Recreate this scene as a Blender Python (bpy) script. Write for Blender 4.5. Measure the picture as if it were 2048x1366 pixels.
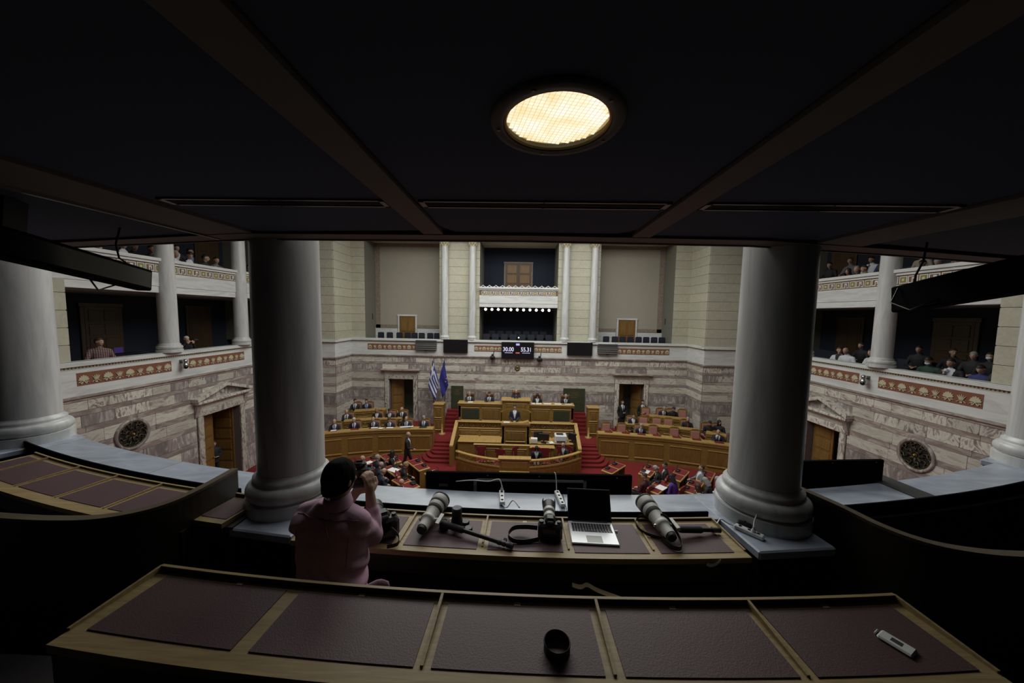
import bpy, bmesh, math, random
import numpy as np
from mathutils import Vector, Matrix, noise
random.seed(11)
SC = bpy.context.scene
COL = SC.collection
for o in list(bpy.data.objects): bpy.data.objects.remove(o)

# ------------------------------------------------------------------ camera
FPX = 682.67
pit, yaw, rol = math.atan(53/FPX), math.atan(16/FPX), math.radians(1.0)
fw = Vector((-math.sin(yaw)*math.cos(pit), math.cos(yaw)*math.cos(pit), -math.sin(pit)))
r0 = Vector((math.cos(yaw), math.sin(yaw), 0)); u0 = r0.cross(fw)
rt = r0*math.cos(rol) + u0*math.sin(rol); up = rt.cross(fw)
cd = bpy.data.cameras.new('camera'); cam = bpy.data.objects.new('camera', cd); COL.objects.link(cam)
cam.matrix_world = Matrix(((rt.x, up.x, -fw.x, 0), (rt.y, up.y, -fw.y, 0), (rt.z, up.z, -fw.z, 5.8), (0, 0, 0, 1)))
cd.sensor_width = 36; cd.lens = 36*FPX/2048; cd.clip_start = 0.05; cd.clip_end = 200
SC.camera = cam
# ------------------------------------------------------------------ world, lights, exposure
w = bpy.data.worlds.new('world'); SC.world = w; w.use_nodes = True
w.node_tree.nodes['Background'].inputs[0].default_value = (0.02, 0.022, 0.026, 1)
w.node_tree.nodes['Background'].inputs[1].default_value = 0.0
vs = SC.view_settings
vs.view_transform = 'Standard'; vs.look = 'None'; vs.gamma = 1.0; vs.exposure = 0.0; vs.use_curve_mapping = False
def area_light(name, loc, size, power, col, rot=(0, 0, 0)):
    l = bpy.data.lights.new(name, 'AREA'); l.shape = 'RECTANGLE'; l.size, l.size_y = size; l.energy = power; l.color = col
    o = bpy.data.objects.new(name, l); COL.objects.link(o); o.location = loc; o.rotation_euler = rot
    return o
# the hall is lit from the glazed laylight in its ceiling
area_light('laylight_lamp', (-0.15, 12.6, 11.1), (12, 8), 1400, (0.985, 1.0, 0.95))
area_light('gallery_edge_fill', (0.0, 4.5, 10.9), (8, 2.0), 120, (0.97, 0.99, 1.0))  # added unseen fill that brightens the ledge and the laptop desk

# ------------------------------------------------------------------ materials
MAT = {}
def nodemat(name):
    m = bpy.data.materials.new(name); m.use_nodes = True
    nt = m.node_tree; b = nt.nodes['Principled BSDF']
    MAT[name] = m
    return m, nt, b
def nd(nt, t, **kw):
    n = nt.nodes.new(t)
    for k, v in kw.items():
        if k in n.inputs.keys(): n.inputs[k].default_value = v
        else: setattr(n, k, v)
    return n
def plain(name, col, rough=0.6, metal=0.0, var=0.12, scale=9.0, spec=0.5, emit=None, estr=1.0, bump=0.0):
    """colour with a faint procedural mottling"""
    m, nt, b = nodemat(name)
    b.inputs['Roughness'].default_value = rough; b.inputs['Metallic'].default_value = metal
    b.inputs['Specular IOR Level'].default_value = spec
    g = nd(nt, 'ShaderNodeNewGeometry'); oi = nd(nt, 'ShaderNodeObjectInfo')
    n = nd(nt, 'ShaderNodeTexNoise', Scale=scale, Detail=3.0)
    nt.links.new(g.outputs['Position'], n.inputs['Vector'])
    mr = nd(nt, 'ShaderNodeMapRange'); mr.inputs['To Min'].default_value = 1-var; mr.inputs['To Max'].default_value = 1+var
    nt.links.new(n.outputs['Fac'], mr.inputs['Value'])
    mx = nd(nt, 'ShaderNodeVectorMath', operation='SCALE'); mx.inputs[0].default_value = col[:3]
    nt.links.new(mr.outputs[0], mx.inputs['Scale']); nt.links.new(mx.outputs[0], b.inputs['Base Color'])
    if bump:
        bp = nd(nt, 'ShaderNodeBump', Strength=bump, Distance=0.01); nt.links.new(n.outputs['Fac'], bp.inputs['Height'])
        nt.links.new(bp.outputs[0], b.inputs['Normal'])
    if emit:
        b.inputs['Emission Color'].default_value = (*emit, 1); b.inputs['Emission Strength'].default_value = estr
    return m
def ramp(nt, stops):
    r = nd(nt, 'ShaderNodeValToRGB'); e = r.color_ramp.elements
    while len(e) < len(stops): e.new(0.5)
    for k, (p, c) in enumerate(stops): e[k].position = p; e[k].color = (*c, 1)
    return r
def stone(name, stops, scale=2.0, stretch=(1, 1, 1), rough=0.35, distort=1.2, detail=7.0, rnd=0.16, bump=0.0, spec=0.4):
    """veined stone, offset and toned for each block"""
    m, nt, b = nodemat(name)
    b.inputs['Roughness'].default_value = rough; b.inputs['Specular IOR Level'].default_value = spec
    g = nd(nt, 'ShaderNodeNewGeometry'); oi = nd(nt, 'ShaderNodeObjectInfo')
    sc = nd(nt, 'ShaderNodeVectorMath', operation='SCALE'); sc.inputs[0].default_value = (37, 23, 51)
    nt.links.new(oi.outputs['Random'], sc.inputs['Scale'])
    ad = nd(nt, 'ShaderNodeVectorMath', operation='ADD'); nt.links.new(g.outputs['Position'], ad.inputs[0]); nt.links.new(sc.outputs[0], ad.inputs[1])
    mp = nd(nt, 'ShaderNodeMapping'); mp.inputs['Scale'].default_value = stretch; nt.links.new(ad.outputs[0], mp.inputs['Vector'])
    n = nd(nt, 'ShaderNodeTexNoise', Scale=scale, Detail=detail, Distortion=distort, Roughness=0.6)
    nt.links.new(mp.outputs[0], n.inputs['Vector'])
    r = ramp(nt, stops); nt.links.new(n.outputs['Fac'], r.inputs['Fac'])
    mr = nd(nt, 'ShaderNodeMapRange'); mr.inputs['To Min'].default_value = 1-rnd; mr.inputs['To Max'].default_value = 1+rnd
    nt.links.new(oi.outputs['Random'], mr.inputs['Value'])
    mx = nd(nt, 'ShaderNodeVectorMath', operation='SCALE'); nt.links.new(r.outputs[0], mx.inputs[0]); nt.links.new(mr.outputs[0], mx.inputs['Scale'])
    nt.links.new(mx.outputs[0], b.inputs['Base Color'])
    if bump:
        bp = nd(nt, 'ShaderNodeBump', Strength=bump, Distance=0.01); nt.links.new(n.outputs['Fac'], bp.inputs['Height']); nt.links.new(bp.outputs[0], b.inputs['Normal'])
    return m
def woodm(name, c0, c1, stretch=(1, 1, 12), scale=4.0, rough=0.42):
    m, nt, b = nodemat(name); b.inputs['Roughness'].default_value = rough
    g = nd(nt, 'ShaderNodeTexCoord')
    mp = nd(nt, 'ShaderNodeMapping'); mp.inputs['Scale'].default_value = stretch; nt.links.new(g.outputs['Object'], mp.inputs['Vector'])
    n = nd(nt, 'ShaderNodeTexNoise', Scale=scale, Detail=6.0, Distortion=0.6); nt.links.new(mp.outputs[0], n.inputs['Vector'])
    r = ramp(nt, [(0.3, c0), (0.7, c1)]); nt.links.new(n.outputs['Fac'], r.inputs['Fac']); nt.links.new(r.outputs[0], b.inputs['Base Color'])
    bp = nd(nt, 'ShaderNodeBump', Strength=0.08, Distance=0.004); nt.links.new(n.outputs['Fac'], bp.inputs['Height']); nt.links.new(bp.outputs[0], b.inputs['Normal'])
    return m
W = (0.66, 0.66, 0.63)
stone('white_marble', [(0.3, (0.50, 0.51, 0.52)), (0.55, (0.66, 0.67, 0.66)), (0.8, (0.72, 0.72, 0.70))], 1.6, (0.5, 0.5, 3.5), rnd=0.03)
stone('column_marble', [(0.3, (0.44, 0.45, 0.46)), (0.55, (0.58, 0.59, 0.58)), (0.8, (0.68, 0.68, 0.66))], 2.2, (3, 3, 0.35), rough=0.3, rnd=0.02)
stone('ledge_marble', [(0.25, (0.25, 0.28, 0.34)), (0.5, (0.36, 0.40, 0.47)), (0.62, (0.42, 0.46, 0.53)), (0.8, (0.55, 0.59, 0.65))], 1.7, (1.1, 3.2, 1), rough=0.28, rnd=0.06)
stone('ashlar', [(0.3, (0.43, 0.42, 0.33)), (0.7, (0.52, 0.50, 0.40))], 5.0, rough=0.8, rnd=0.05, spec=0.2)
stone('marble_cream', [(0.34, (0.30, 0.23, 0.215)), (0.41, (0.50, 0.46, 0.40)), (0.52, (0.62, 0.60, 0.53)), (0.585, (0.42, 0.37, 0.335)), (0.62, (0.57, 0.54, 0.47)), (0.72, (0.48, 0.44, 0.385))], 1.5, (0.55, 0.55, 2.2), distort=2.0)
stone('marble_streak', [(0.36, (0.22, 0.165, 0.16)), (0.43, (0.46, 0.42, 0.37)), (0.50, (0.62, 0.60, 0.53)), (0.56, (0.60, 0.57, 0.50)), (0.60, (0.27, 0.21, 0.205)), (0.66, (0.36, 0.31, 0.29)), (0.72, (0.55, 0.52, 0.46))], 1.9, (1.5, 1.5, 0.7), distort=2.8)
stone('marble_purple', [(0.3, (0.20, 0.165, 0.16)), (0.48, (0.28, 0.24, 0.23)), (0.56, (0.37, 0.33, 0.31)), (0.62, (0.54, 0.51, 0.46)), (0.70, (0.30, 0.26, 0.25))], 2.4, (2.2, 2.2, 0.6), distort=1.6)
stone('marble_brown', [(0.3, (0.21, 0.165, 0.15)), (0.5, (0.30, 0.245, 0.225)), (0.60, (0.45, 0.40, 0.36)), (0.66, (0.27, 0.21, 0.195))], 2.6, (0.6, 0.6, 2.2))
plain('joint', (0.16, 0.13, 0.12), 0.9)
plain('ashlar_joint', (0.17, 0.165, 0.13), 0.9)
plain('niche_plaster', (0.36, 0.335, 0.27), 0.9, var=0.05, scale=3)
stone('niche_border', [(0.4, (0.20, 0.15, 0.125)), (0.6, (0.30, 0.245, 0.20))], 14.0, rough=0.8, rnd=0.0)
plain('navy_wall', (0.012, 0.017, 0.032), 0.85, var=0.1)
plain('gallery_soffit', (0.20, 0.20, 0.19), 0.9)
plain('ceiling_navy', (0.034, 0.066, 0.112), 0.85, var=0.08, scale=40)
plain('ceiling_taupe', (0.125, 0.125, 0.105), 0.7, var=0.05)
plain('shadow_black', (0.006, 0.006, 0.007), 0.9)
plain('grille_metal', (0.20, 0.20, 0.19), 0.4, 0.7)
plain('frieze_red', (0.21, 0.082, 0.045), 0.75, var=0.15)
plain('frieze_cream', (0.52, 0.48, 0.33), 0.7, var=0.1)
plain('meander_brown', (0.19, 0.105, 0.05), 0.75)
plain('meander_olive', (0.22, 0.19, 0.05), 0.75)
plain('gold_trim', (0.24, 0.20, 0.08), 0.6)
woodm('oak', (0.20, 0.115, 0.028), (0.30, 0.175, 0.046), (1, 1, 9), 3.0)
woodm('oak_light', (0.36, 0.225, 0.07), (0.47, 0.30, 0.10), (5, 1, 5), 3.0)
woodm('oak_panel', (0.165, 0.09, 0.022), (0.245, 0.135, 0.036), (6, 6, 0.8), 3.0)
woodm('door_shaded', (0.055, 0.032, 0.015), (0.085, 0.05, 0.022), (6, 6, 0.8), 3.0)  # door wood with the dimness of the galleries put into its colour
woodm('door_wood', (0.15, 0.075, 0.022), (0.22, 0.115, 0.034), (6, 6, 0.8), 3.0)
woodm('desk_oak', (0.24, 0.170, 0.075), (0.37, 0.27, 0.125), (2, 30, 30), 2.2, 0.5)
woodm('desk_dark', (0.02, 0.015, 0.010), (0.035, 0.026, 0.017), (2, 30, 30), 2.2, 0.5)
plain('leather', (0.082, 0.040, 0.045), 0.55, var=0.2, scale=160, bump=0.15)
plain('carpet_red', (0.165, 0.008, 0.009), 0.95, var=0.22, scale=60)
plain('carpet_dark', (0.035, 0.03, 0.03), 0.95)
plain('green_marble', (0.045, 0.052, 0.03), 0.4, var=0.3, scale=6)
plain('bronze', (0.12, 0.095, 0.055), 0.45, 0.7)
plain('gilt', (0.42, 0.30, 0.10), 0.4, 0.7)
plain('black_plastic', (0.010, 0.010, 0.011), 0.45)
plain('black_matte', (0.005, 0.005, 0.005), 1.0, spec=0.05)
plain('screen_glass', (0.006, 0.006, 0.008), 0.12)
plain('frame_grey', (0.26, 0.26, 0.25), 0.6)
plain('dark_grey', (0.045, 0.045, 0.047), 0.5)
plain('rubber', (0.018, 0.018, 0.018), 0.75)
plain('lens_white', (0.52, 0.51, 0.46), 0.4, var=0.03)
plain('lens_glass', (0.015, 0.02, 0.03), 0.05)
plain('aluminium', (0.62, 0.63, 0.65), 0.35, 0.35, var=0.03)
plain('white_plastic', (0.70, 0.70, 0.70), 0.4, var=0.03)
plain('steel', (0.5, 0.5, 0.5), 0.22, 0.9)
plain('paper', (0.75, 0.75, 0.73), 0.8, var=0.03)
plain('ivory', (0.62, 0.58, 0.44), 0.6)
plain('red_leather', (0.16, 0.016, 0.020), 0.45)
plain('pink_leather', (0.47, 0.225, 0.185), 0.55)
plain('blue_chair', (0.014, 0.016, 0.030), 0.6)
plain('led_white', (0.02, 0.02, 0.02), 0.5, emit=(0.75, 0.72, 1.0), estr=0.9)
plain('led_blue', (0.02, 0.02, 0.02), 0.5, emit=(0.52, 0.46, 1.0), estr=0.9)
plain('led_red', (0.02, 0.02, 0.02), 0.5, emit=(0.65, 0.13, 0.13), estr=0.7)
plain('spot_glow', (0.9, 0.9, 0.9), 0.5, emit=(1.0, 0.97, 0.90), estr=14.0)
plain('screen_purple', (0.02, 0.02, 0.02), 0.3, emit=(0.10, 0.05, 0.30), estr=0.25)
plain('flag_white', (0.62, 0.63, 0.68), 0.8, var=0.06)
plain('flag_blue', (0.035, 0.045, 0.26), 0.8, var=0.1)
plain('flag_navy', (0.022, 0.025, 0.20), 0.8, var=0.12)
plain('star_yellow', (0.6, 0.5, 0.08), 0.7)

# ------------------------------------------------------------------ mesh helpers
class MB:
    def __init__(s): s.v = []; s.f = []; s.m = []; s.sm = []
    def add(s, vs_, fs, mi=0, M=None, smooth=False):
        b = len(s.v)
        for p in vs_: s.v.append(tuple(M @ Vector(p)) if M is not None else tuple(p))
        for q in fs: s.f.append(tuple(b+i for i in q)); s.m.append(mi); s.sm.append(smooth)
        return s
    def box(s, x0, x1, y0, y1, z0, z1, mi=0, M=None, bev=0.0):
        if x0 > x1: x0, x1 = x1, x0
        if y0 > y1: y0, y1 = y1, y0
        if z0 > z1: z0, z1 = z1, z0
        b = min(bev, 0.45*min(x1-x0, y1-y0, z1-z0))
        if b <= 0:
            v = [(x, y, z) for z in (z0, z1) for y in (y0, y1) for x in (x0, x1)]
            return s.add(v, [(0, 2, 3, 1), (4, 5, 7, 6), (0, 1, 5, 4), (2, 6, 7, 3), (0, 4, 6, 2), (1, 3, 7, 5)], mi, M)
        return s.add(*chamfer(x0, x1, y0, y1, z0, z1, b), mi, M)
    def prism(s, poly, a0, a1, axis='z', mi=0, M=None, smooth=False):
        """polygon (counter-clockwise seen from +axis) extruded along an axis"""
        n = len(poly)
        def P(p, a):
            if axis == 'z': return (p[0], p[1], a)
            if axis == 'y': return (p[0], a, p[1])
            return (a, p[0], p[1])
        v = [P(p, a0) for p in poly]+[P(p, a1) for p in poly]
        f = [tuple(range(n-1, -1, -1)), tuple(range(n, 2*n))]+[(i, (i+1) % n, n+(i+1) % n, n+i) for i in range(n)]
        return s.add(v, f, mi, M, smooth)
    def lathe(s, prof, n=24, c=(0, 0, 0), mi=0, M=None, cap=True, smooth=True, a0=0.0, a1=2*math.pi):
        full = abs(a1-a0-2*math.pi) < 1e-6; k = n if full else n+1
        v = []
        for r, z in prof:
            for i in range(k):
                a = a0+(a1-a0)*i/n; v.append((c[0]+r*math.cos(a), c[1]+r*math.sin(a), c[2]+z))
        f = []
        for j in range(len(prof)-1):
            for i in range(n):
                i2 = (i+1) % k
                f.append((j*k+i, j*k+i2, (j+1)*k+i2, (j+1)*k+i))
        s.add(v, f, mi, M, smooth)
        if cap and full:
            L = len(prof)-1
            s.add(v[:k], [tuple(range(k-1, -1, -1))], mi, M); s.add(v[L*k:], [tuple(range(k))], mi, M)
        return s
    def cyl(s, p0, p1, r0, r1=None, n=12, mi=0, M=None, smooth=True):
        r1 = r0 if r1 is None else r1
        p0 = Vector(p0); p1 = Vector(p1); d = p1-p0
        q = Vector((0, 0, 1)).rotation_difference(d.normalized()).to_matrix().to_4x4()
        T = Matrix.Translation(p0) @ q
        return s.lathe([(r0, 0), (r1, d.length)], n, (0, 0, 0), mi, (M @ T) if M is not None else T, True, smooth)
    def tube(s, pts, r, n=8, mi=0, M=None):
        pts = [Vector(p) for p in pts]; v = []; f = []
        pr = None
        for i, p in enumerate(pts):
            t = (pts[min(i+1, len(pts)-1)]-pts[max(i-1, 0)]).normalized()
            a = t.orthogonal().normalized() if pr is None else (pr-t*pr.dot(t)).normalized()
            pr = a; b = t.cross(a)
            rr = r[i] if isinstance(r, (list, tuple)) else r
            for k in range(n):
                an = 2*math.pi*k/n; v.append(p+a*(rr*math.cos(an))+b*(rr*math.sin(an)))
        for i in range(len(pts)-1):
            for k in range(n):
                f.append((i*n+k, i*n+(k+1) % n, (i+1)*n+(k+1) % n, (i+1)*n+k))
        f.append(tuple(range(n-1, -1, -1))); f.append(tuple((len(pts)-1)*n+k for k in range(n)))
        return s.add(v, f, mi, M, True)
    def ball(s, c, r, n=12, mi=0, M=None, rot=None):
        if not isinstance(r, (tuple, list)): r = (r, r, r)
        m = max(4, n//2); v = [(0, 0, -1)]; f = []
        for j in range(1, m):
            ph = -math.pi/2+math.pi*j/m
            for i in range(n):
                a = 2*math.pi*i/n; v.append((math.cos(ph)*math.cos(a), math.cos(ph)*math.sin(a), math.sin(ph)))
        v.append((0, 0, 1))
        for i in range(n): f.append((0, 1+(i+1) % n, 1+i))
        for j in range(m-2):
            for i in range(n):
                a = 1+j*n+i; b = 1+j*n+(i+1) % n; f.append((a, b, b+n, a+n))
        t = len(v)-1
        for i in range(n): f.append((t, 1+(m-2)*n+i, 1+(m-2)*n+(i+1) % n))
        T = Matrix.Translation(c) @ (rot.to_4x4() if rot is not None else Matrix.Identity(4)) @ Matrix.Diagonal((*r, 1))
        return s.add(v, f, mi, (M @ T) if M is not None else T, True)
    def mesh(s, name, mats):
        me = bpy.data.meshes.new(name); me.from_pydata(s.v, [], s.f)
        for m in (mats if isinstance(mats, (list, tuple)) else [mats]): me.materials.append(MAT[m] if isinstance(m, str) else m)
        me.polygons.foreach_set('material_index', s.m); me.polygons.foreach_set('use_smooth', s.sm); me.update()
        return me
    def build(s, name, mats, parent=None, world=False):
        if world and parent is not None:
            Mi = parent.matrix_basis.inverted(); s.v = [tuple(Mi @ Vector(p)) for p in s.v]
        return link(name, s.mesh(name, mats), parent)
def chamfer(x0, x1, y0, y1, z0, z1, b):
    v = []; idx = {}
    for iz, z in enumerate((z0, z1)):
        for iy, y in enumerate((y0, y1)):
            for ix, x in enumerate((x0, x1)):
                sx, sy, sz = (1, -1)[ix], (1, -1)[iy], (1, -1)[iz]
                for k in range(3):
                    idx[(ix, iy, iz, k)] = len(v)
                    v.append((x+(0 if k == 0 else sx*b), y+(0 if k == 1 else sy*b), z+(0 if k == 2 else sz*b)))
    f = []
    for k in range(3):
        for e in (0, 1):
            cs = []
            for (a, c) in ((0, 0), (1, 0), (1, 1), (0, 1)):
                key = [0, 0, 0]; key[k] = e; o_ = [q for q in range(3) if q != k]; key[o_[0]] = a; key[o_[1]] = c
                cs.append(idx[(*key, k)])
            if (e == 0) != (k == 1): cs = cs[::-1]
            f.append(tuple(cs))
    for k in range(3):                      # edges along axis k
        o_ = [q for q in range(3) if q != k]
        for a in (0, 1):
            for c in (0, 1):
                q = []
                for e, kk in ((0, o_[0]), (1, o_[0]), (1, o_[1]), (0, o_[1])):
                    key = [0, 0, 0]; key[k] = e; key[o_[0]] = a; key[o_[1]] = c; q.append(idx[(*key, kk)])
                f.append(tuple(q))
    for iz in (0, 1):
        for iy in (0, 1):
            for ix in (0, 1): f.append((idx[(ix, iy, iz, 0)], idx[(ix, iy, iz, 1)], idx[(ix, iy, iz, 2)]))
    # consistent outward normals
    c = Vector(((x0+x1)/2, (y0+y1)/2, (z0+z1)/2)); g = []
    for q in f:
        a, b_, d = Vector(v[q[0]]), Vector(v[q[1]]), Vector(v[q[2]])
        ce = sum((Vector(v[i]) for i in q), Vector())/len(q)
        g.append(q if (b_-a).cross(d-a).dot(ce-c) > 0 else q[::-1])
    return v, g
def link(name, me, parent=None, M=None):
    o = bpy.data.objects.new(name, me); COL.objects.link(o)
    if M is not None: o.matrix_basis = M
    if parent is not None: o.parent = parent
    return o
def tag(o, label=None, cat=None, group=None, kind=None):
    if label: o['label'] = label
    if cat: o['category'] = cat
    if group: o['group'] = group
    if kind: o['kind'] = kind
    return o
def thing(name, label, cat, loc=(0, 0, 0), rz=0.0, group=None):
    o = bpy.data.objects.new(name, None); COL.objects.link(o)
    o.empty_display_size = 0.1
    o.matrix_basis = Matrix.Translation(loc) @ Matrix.Rotation(rz, 4, 'Z')
    return tag(o, label, cat, group)
def struct(name, mb, mats): return tag(mb.build(name, mats), kind='structure')
def kids(o): return [c for c in bpy.data.objects if c.parent == o]
def dup(root, loc, rz=0.0, label=None, group=None, M=None):
    r = root.copy(); COL.objects.link(r)
    r.matrix_basis = M if M is not None else Matrix.Translation(loc) @ Matrix.Rotation(rz, 4, 'Z')
    if label: r['label'] = label
    if group: r['group'] = group
    for ch in kids(root):
        c = ch.copy(); COL.objects.link(c); c.parent = r
        for g in kids(ch):
            d = g.copy(); COL.objects.link(d); d.parent = c
    return r
def frame(o, u, n):
    """local x = u along the wall, local y = up, local z = n out of the wall"""
    u = Vector(u).normalized(); n = Vector(n).normalized(); z = Vector((0, 0, 1))
    return Matrix(((u.x, z.x, n.x, o[0]), (u.y, z.y, n.y, o[1]), (u.z, z.z, n.z, o[2]), (0, 0, 0, 1)))
v_, f_ = chamfer(-.5, .5, -.5, .5, -.5, .5, 0.02)
UNIT = {}
def unit(mat):
    if mat not in UNIT:
        b = MB(); b.add(v_, f_, 0); UNIT[mat] = b.mesh('block', mat)
    return UNIT[mat]
def block(name, mat, parent, F, u0, u1, z0, z1, d0, d1):
    """one stone on a wall frame F (parent at the origin)"""
    return link(name, unit(mat), parent, F @ Matrix.Translation(((u0+u1)/2, (z0+z1)/2, (d0+d1)/2)) @ Matrix.Diagonal((u1-u0, z1-z0, d1-d0, 1)))
# ================================================================== the hall
XL, XR, YF, YP = -11.75, 11.45, 19.1, 17.4       # side walls, far wall, corner piers
XPL, XPR = -9.6, 9.35                            # inner edges of the corner piers
FZ = -1.1                                        # hall floor
# z0, z1, stones, min/max length
COURSES = [(3.03, 3.30, 'mix', .45, .95), (2.89, 3.03, 'marble_brown', 1.0, 1.8), (2.58, 2.89, 'mix2', .5, 1.1), (2.42, 2.58, 'marble_brown', 1.0, 1.8),
           (2.06, 2.42, 'marble_cream', 1.1, 2.0), (1.90, 2.06, 'marble_brown', 1.1, 1.9), (1.56, 1.90, 'marble_cream', 1.1, 2.0), (1.40, 1.56, 'marble_brown', 1.1, 1.9),
           (0.98, 1.40, 'marble_purple', .6, 1.1), (0.80, 0.98, 'marble_brown', 1.0, 1.8), (0.40, 0.80, 'mix3', .6, 1.1), (-0.05, 0.40, 'mix3', .6, 1.1), (-0.5, -0.05, 'marble_purple', .8, 1.3), (-1.1, -.5, 'marble_purple', 1.0, 1.6)]
def pick(k):
    r = random.random()
    if k == 'mix': return 'marble_streak' if r < .45 else ('marble_cream' if r < .75 else 'marble_purple')
    if k == 'mix2': return 'marble_purple' if r < .5 else ('marble_streak' if r < .8 else 'marble_cream')
    if k == 'mix3': return 'marble_purple' if r < .62 else 'marble_cream'
    return k
def courses(parent, F, u0, u1, holes=(), zmin=-9, zmax=9):
    """lay the marble courses on a wall frame, stopping at the holes (u0,u1,z0,z1)"""
    for (z0, z1, k, a, b) in COURSES:
        if z1 <= zmin or z0 >= zmax: continue
        spans = [(u0, u1)]
        for h in holes:
            if h[2] < z1-.02 and h[3] > z0+.02:
                ns = []
                for s in spans:
                    if h[1] <= s[0] or h[0] >= s[1]: ns.append(s); continue
                    if h[0] > s[0]+.03: ns.append((s[0], h[0]))
                    if h[1] < s[1]-.03: ns.append((h[1], s[1]))
                spans = ns
        for s in spans:
            u = s[0]
            while u < s[1]-1e-4:
                n = u+random.uniform(a, b)
                if s[1]-n < a*.5: n = s[1]
                block('marble_block', pick(k), parent, F, u+.004, n-.004, z0+.004, z1-.004, 0.0, random.uniform(.024, .03))
                u = n
def ashlar(parent, F, u0, u1, z0, z1, h=.455, length=3.0, d=.03):
    n = max(1, round((z1-z0)/h)); h = (z1-z0)/n
    for i in range(n):
        k = max(1, round((u1-u0)/length))
        for j in range(k):
            block('stone_block', 'ashlar', parent, F, u0+(u1-u0)*j/k+.004, u0+(u1-u0)*(j+1)/k-.004, z0+i*h+.006, z0+(i+1)*h-.006, 0, d)

# floor of the hall
m = MB(); m.box(XL-.3, XR+.3, 2.5, 22, FZ-.2, FZ); struct('floor', m, 'carpet_red')
# ---- far wall: backing, marble courses, stone above
m = MB()
DL, DR = (-7.42, -6.03), (5.62, 7.0)             # the two doorways
ZD = 2.05
for (x0, x1) in ((XPL-.1, DL[0]), (DL[1], DR[0]), (DR[1], XPR+.1)): m.box(x0, x1, YF, YF+.45, FZ, 3.4)
for d in (DL, DR): m.box(d[0], d[1], YF, YF+.45, ZD, 3.4)
m.box(XL-.4, XPL, YP, YF+.4, FZ, 3.4); m.box(XPR, XR+.4, YP, YF+.4, FZ, 3.4)
wall_far = struct('wall_far', m, 'joint')
FF = frame((0, YF, 0), (1, 0, 0), (0, -1, 0))
courses(wall_far, FF, XPL, XPR, [(DL[0]-.26, DL[1]+.26, -2, 2.55), (DR[0]-.26, DR[1]+.26, -2, 2.55)])
courses(wall_far, frame((XPL, YP, 0), (0, 1, 0), (1, 0, 0)), 0.03, YF-YP-.03)
courses(wall_far, frame((XPR, YF, 0), (0, -1, 0), (-1, 0, 0)), 0.03, YF-YP-.03)
courses(wall_far, frame((0, YP, 0), (1, 0, 0), (0, -1, 0)), XL, XPL)
courses(wall_far, frame((0, YP, 0), (1, 0, 0), (0, -1, 0)), XPR, XR)
# upper part of the far wall
m = MB()
NL, NR = (-8.8, -4.62), (4.42, 8.45); NC = (-2.33, 2.07); ZT = 10.3; YN, YC = 20.6, 21.6
m.box(XL-.4, XPL, YP, YN+.4, 4.3, ZT); m.box(XPR, XR+.4, YP, YN+.4, 4.3, ZT)
m.box(XPL, NL[0], YF+.1, YN+.4, 3.4, ZT); m.box(NR[1], XPR, YF+.1, YN+.4, 3.4, ZT)
m.box(NL[1], NC[0], YF+.35, YC+.4, 3.4, ZT); m.box(NC[1], NR[0], YF+.35, YC+.4, 3.4, ZT)
wall_up = struct('wall_far_upper', m, 'ashlar_joint')
ZA = 4.34
F1 = frame((0, YF+.1, 0), (1, 0, 0), (0, -1, 0)); F2 = frame((0, YF+.35, 0), (1, 0, 0), (0, -1, 0)); F3 = frame((0, YP, 0), (1, 0, 0), (0, -1, 0))
ashlar(wall_up, F1, XPL, NL[0], ZA, ZT); ashlar(wall_up, F1, NR[1], XPR, ZA, ZT)
ashlar(wall_up, F2, NL[1], NC[0], ZA-.5, ZT); ashlar(wall_up, F2, NC[1], NR[0], ZA-.5, ZT)
ashlar(wall_up, F3, XL, XPL, ZA, ZT); ashlar(wall_up, F3, XPR, XR, ZA, ZT)
ashlar(wall_up, frame((XPL, YP, 0), (0, 1, 0), (1, 0, 0)), 0.0, YF-YP+.1, ZA, ZT)
ashlar(wall_up, frame((XPR, YF+.1, 0), (0, -1, 0), (-1, 0, 0)), 0.0, YF-YP+.1, ZA, ZT)
# niche walls with painted border
for nm, (x0, x1), s in (('wall_niche_left', NL, 1), ('wall_niche_right', NR, -1)):
    m = MB(); m.box(x0-.1, x1+.1, YN, YN+.2, 3.4, ZT); w_ = struct(nm, m, 'niche_plaster')
    a, b = (x0+.02, x0+.30) if s > 0 else (x1-.30, x1-.02)
    q = MB(); q.box(a, b, YN-.02, YN, 4.86, 9.75); q.box(x0+.02, x1-.02, YN-.02, YN, 9.75, 10.05); q.build('border_band', 'niche_border', w_)
    dx = (-7.45, -6.25) if s > 0 else (5.72, 6.98)
    q = MB(); q.box(x0, dx[0], YN-.02, YN, 4.88, 5.09); q.box(dx[1], x1, YN-.02, YN, 4.88, 5.09); q.build('border_band', 'niche_border', w_)
    q = MB(); q.box(x0, dx[0], YN-.025, YN, 3.5, 4.87); q.box(dx[1], x1, YN-.025, YN, 3.5, 4.87); q.build('dado', 'white_marble', w_)
    q = MB(); xx = x0+.004 if s > 0 else x1-.004; q.box(xx, xx+.01*s, YF+1.0, YF+1.12, 5.4, 5.75); q.build('speaker_grille', 'dark_grey', w_)
m = MB(); m.box(NC[0]-.2, NC[1]+.2, YC, YC+.2, 3.4, ZT)
for k in range(6): m.box(NC[0]+.35+k*.72, NC[0]+.36+k*.72, YC-.01, YC, 3.5, ZT, 0)
struct('wall_niche_middle', m, 'navy_wall')
m = MB(); m.box(XPL, XPR, YF+.06, YC+.3, 3.25, 3.7); struct('floor_far_gallery', m, 'carpet_dark')
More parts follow.
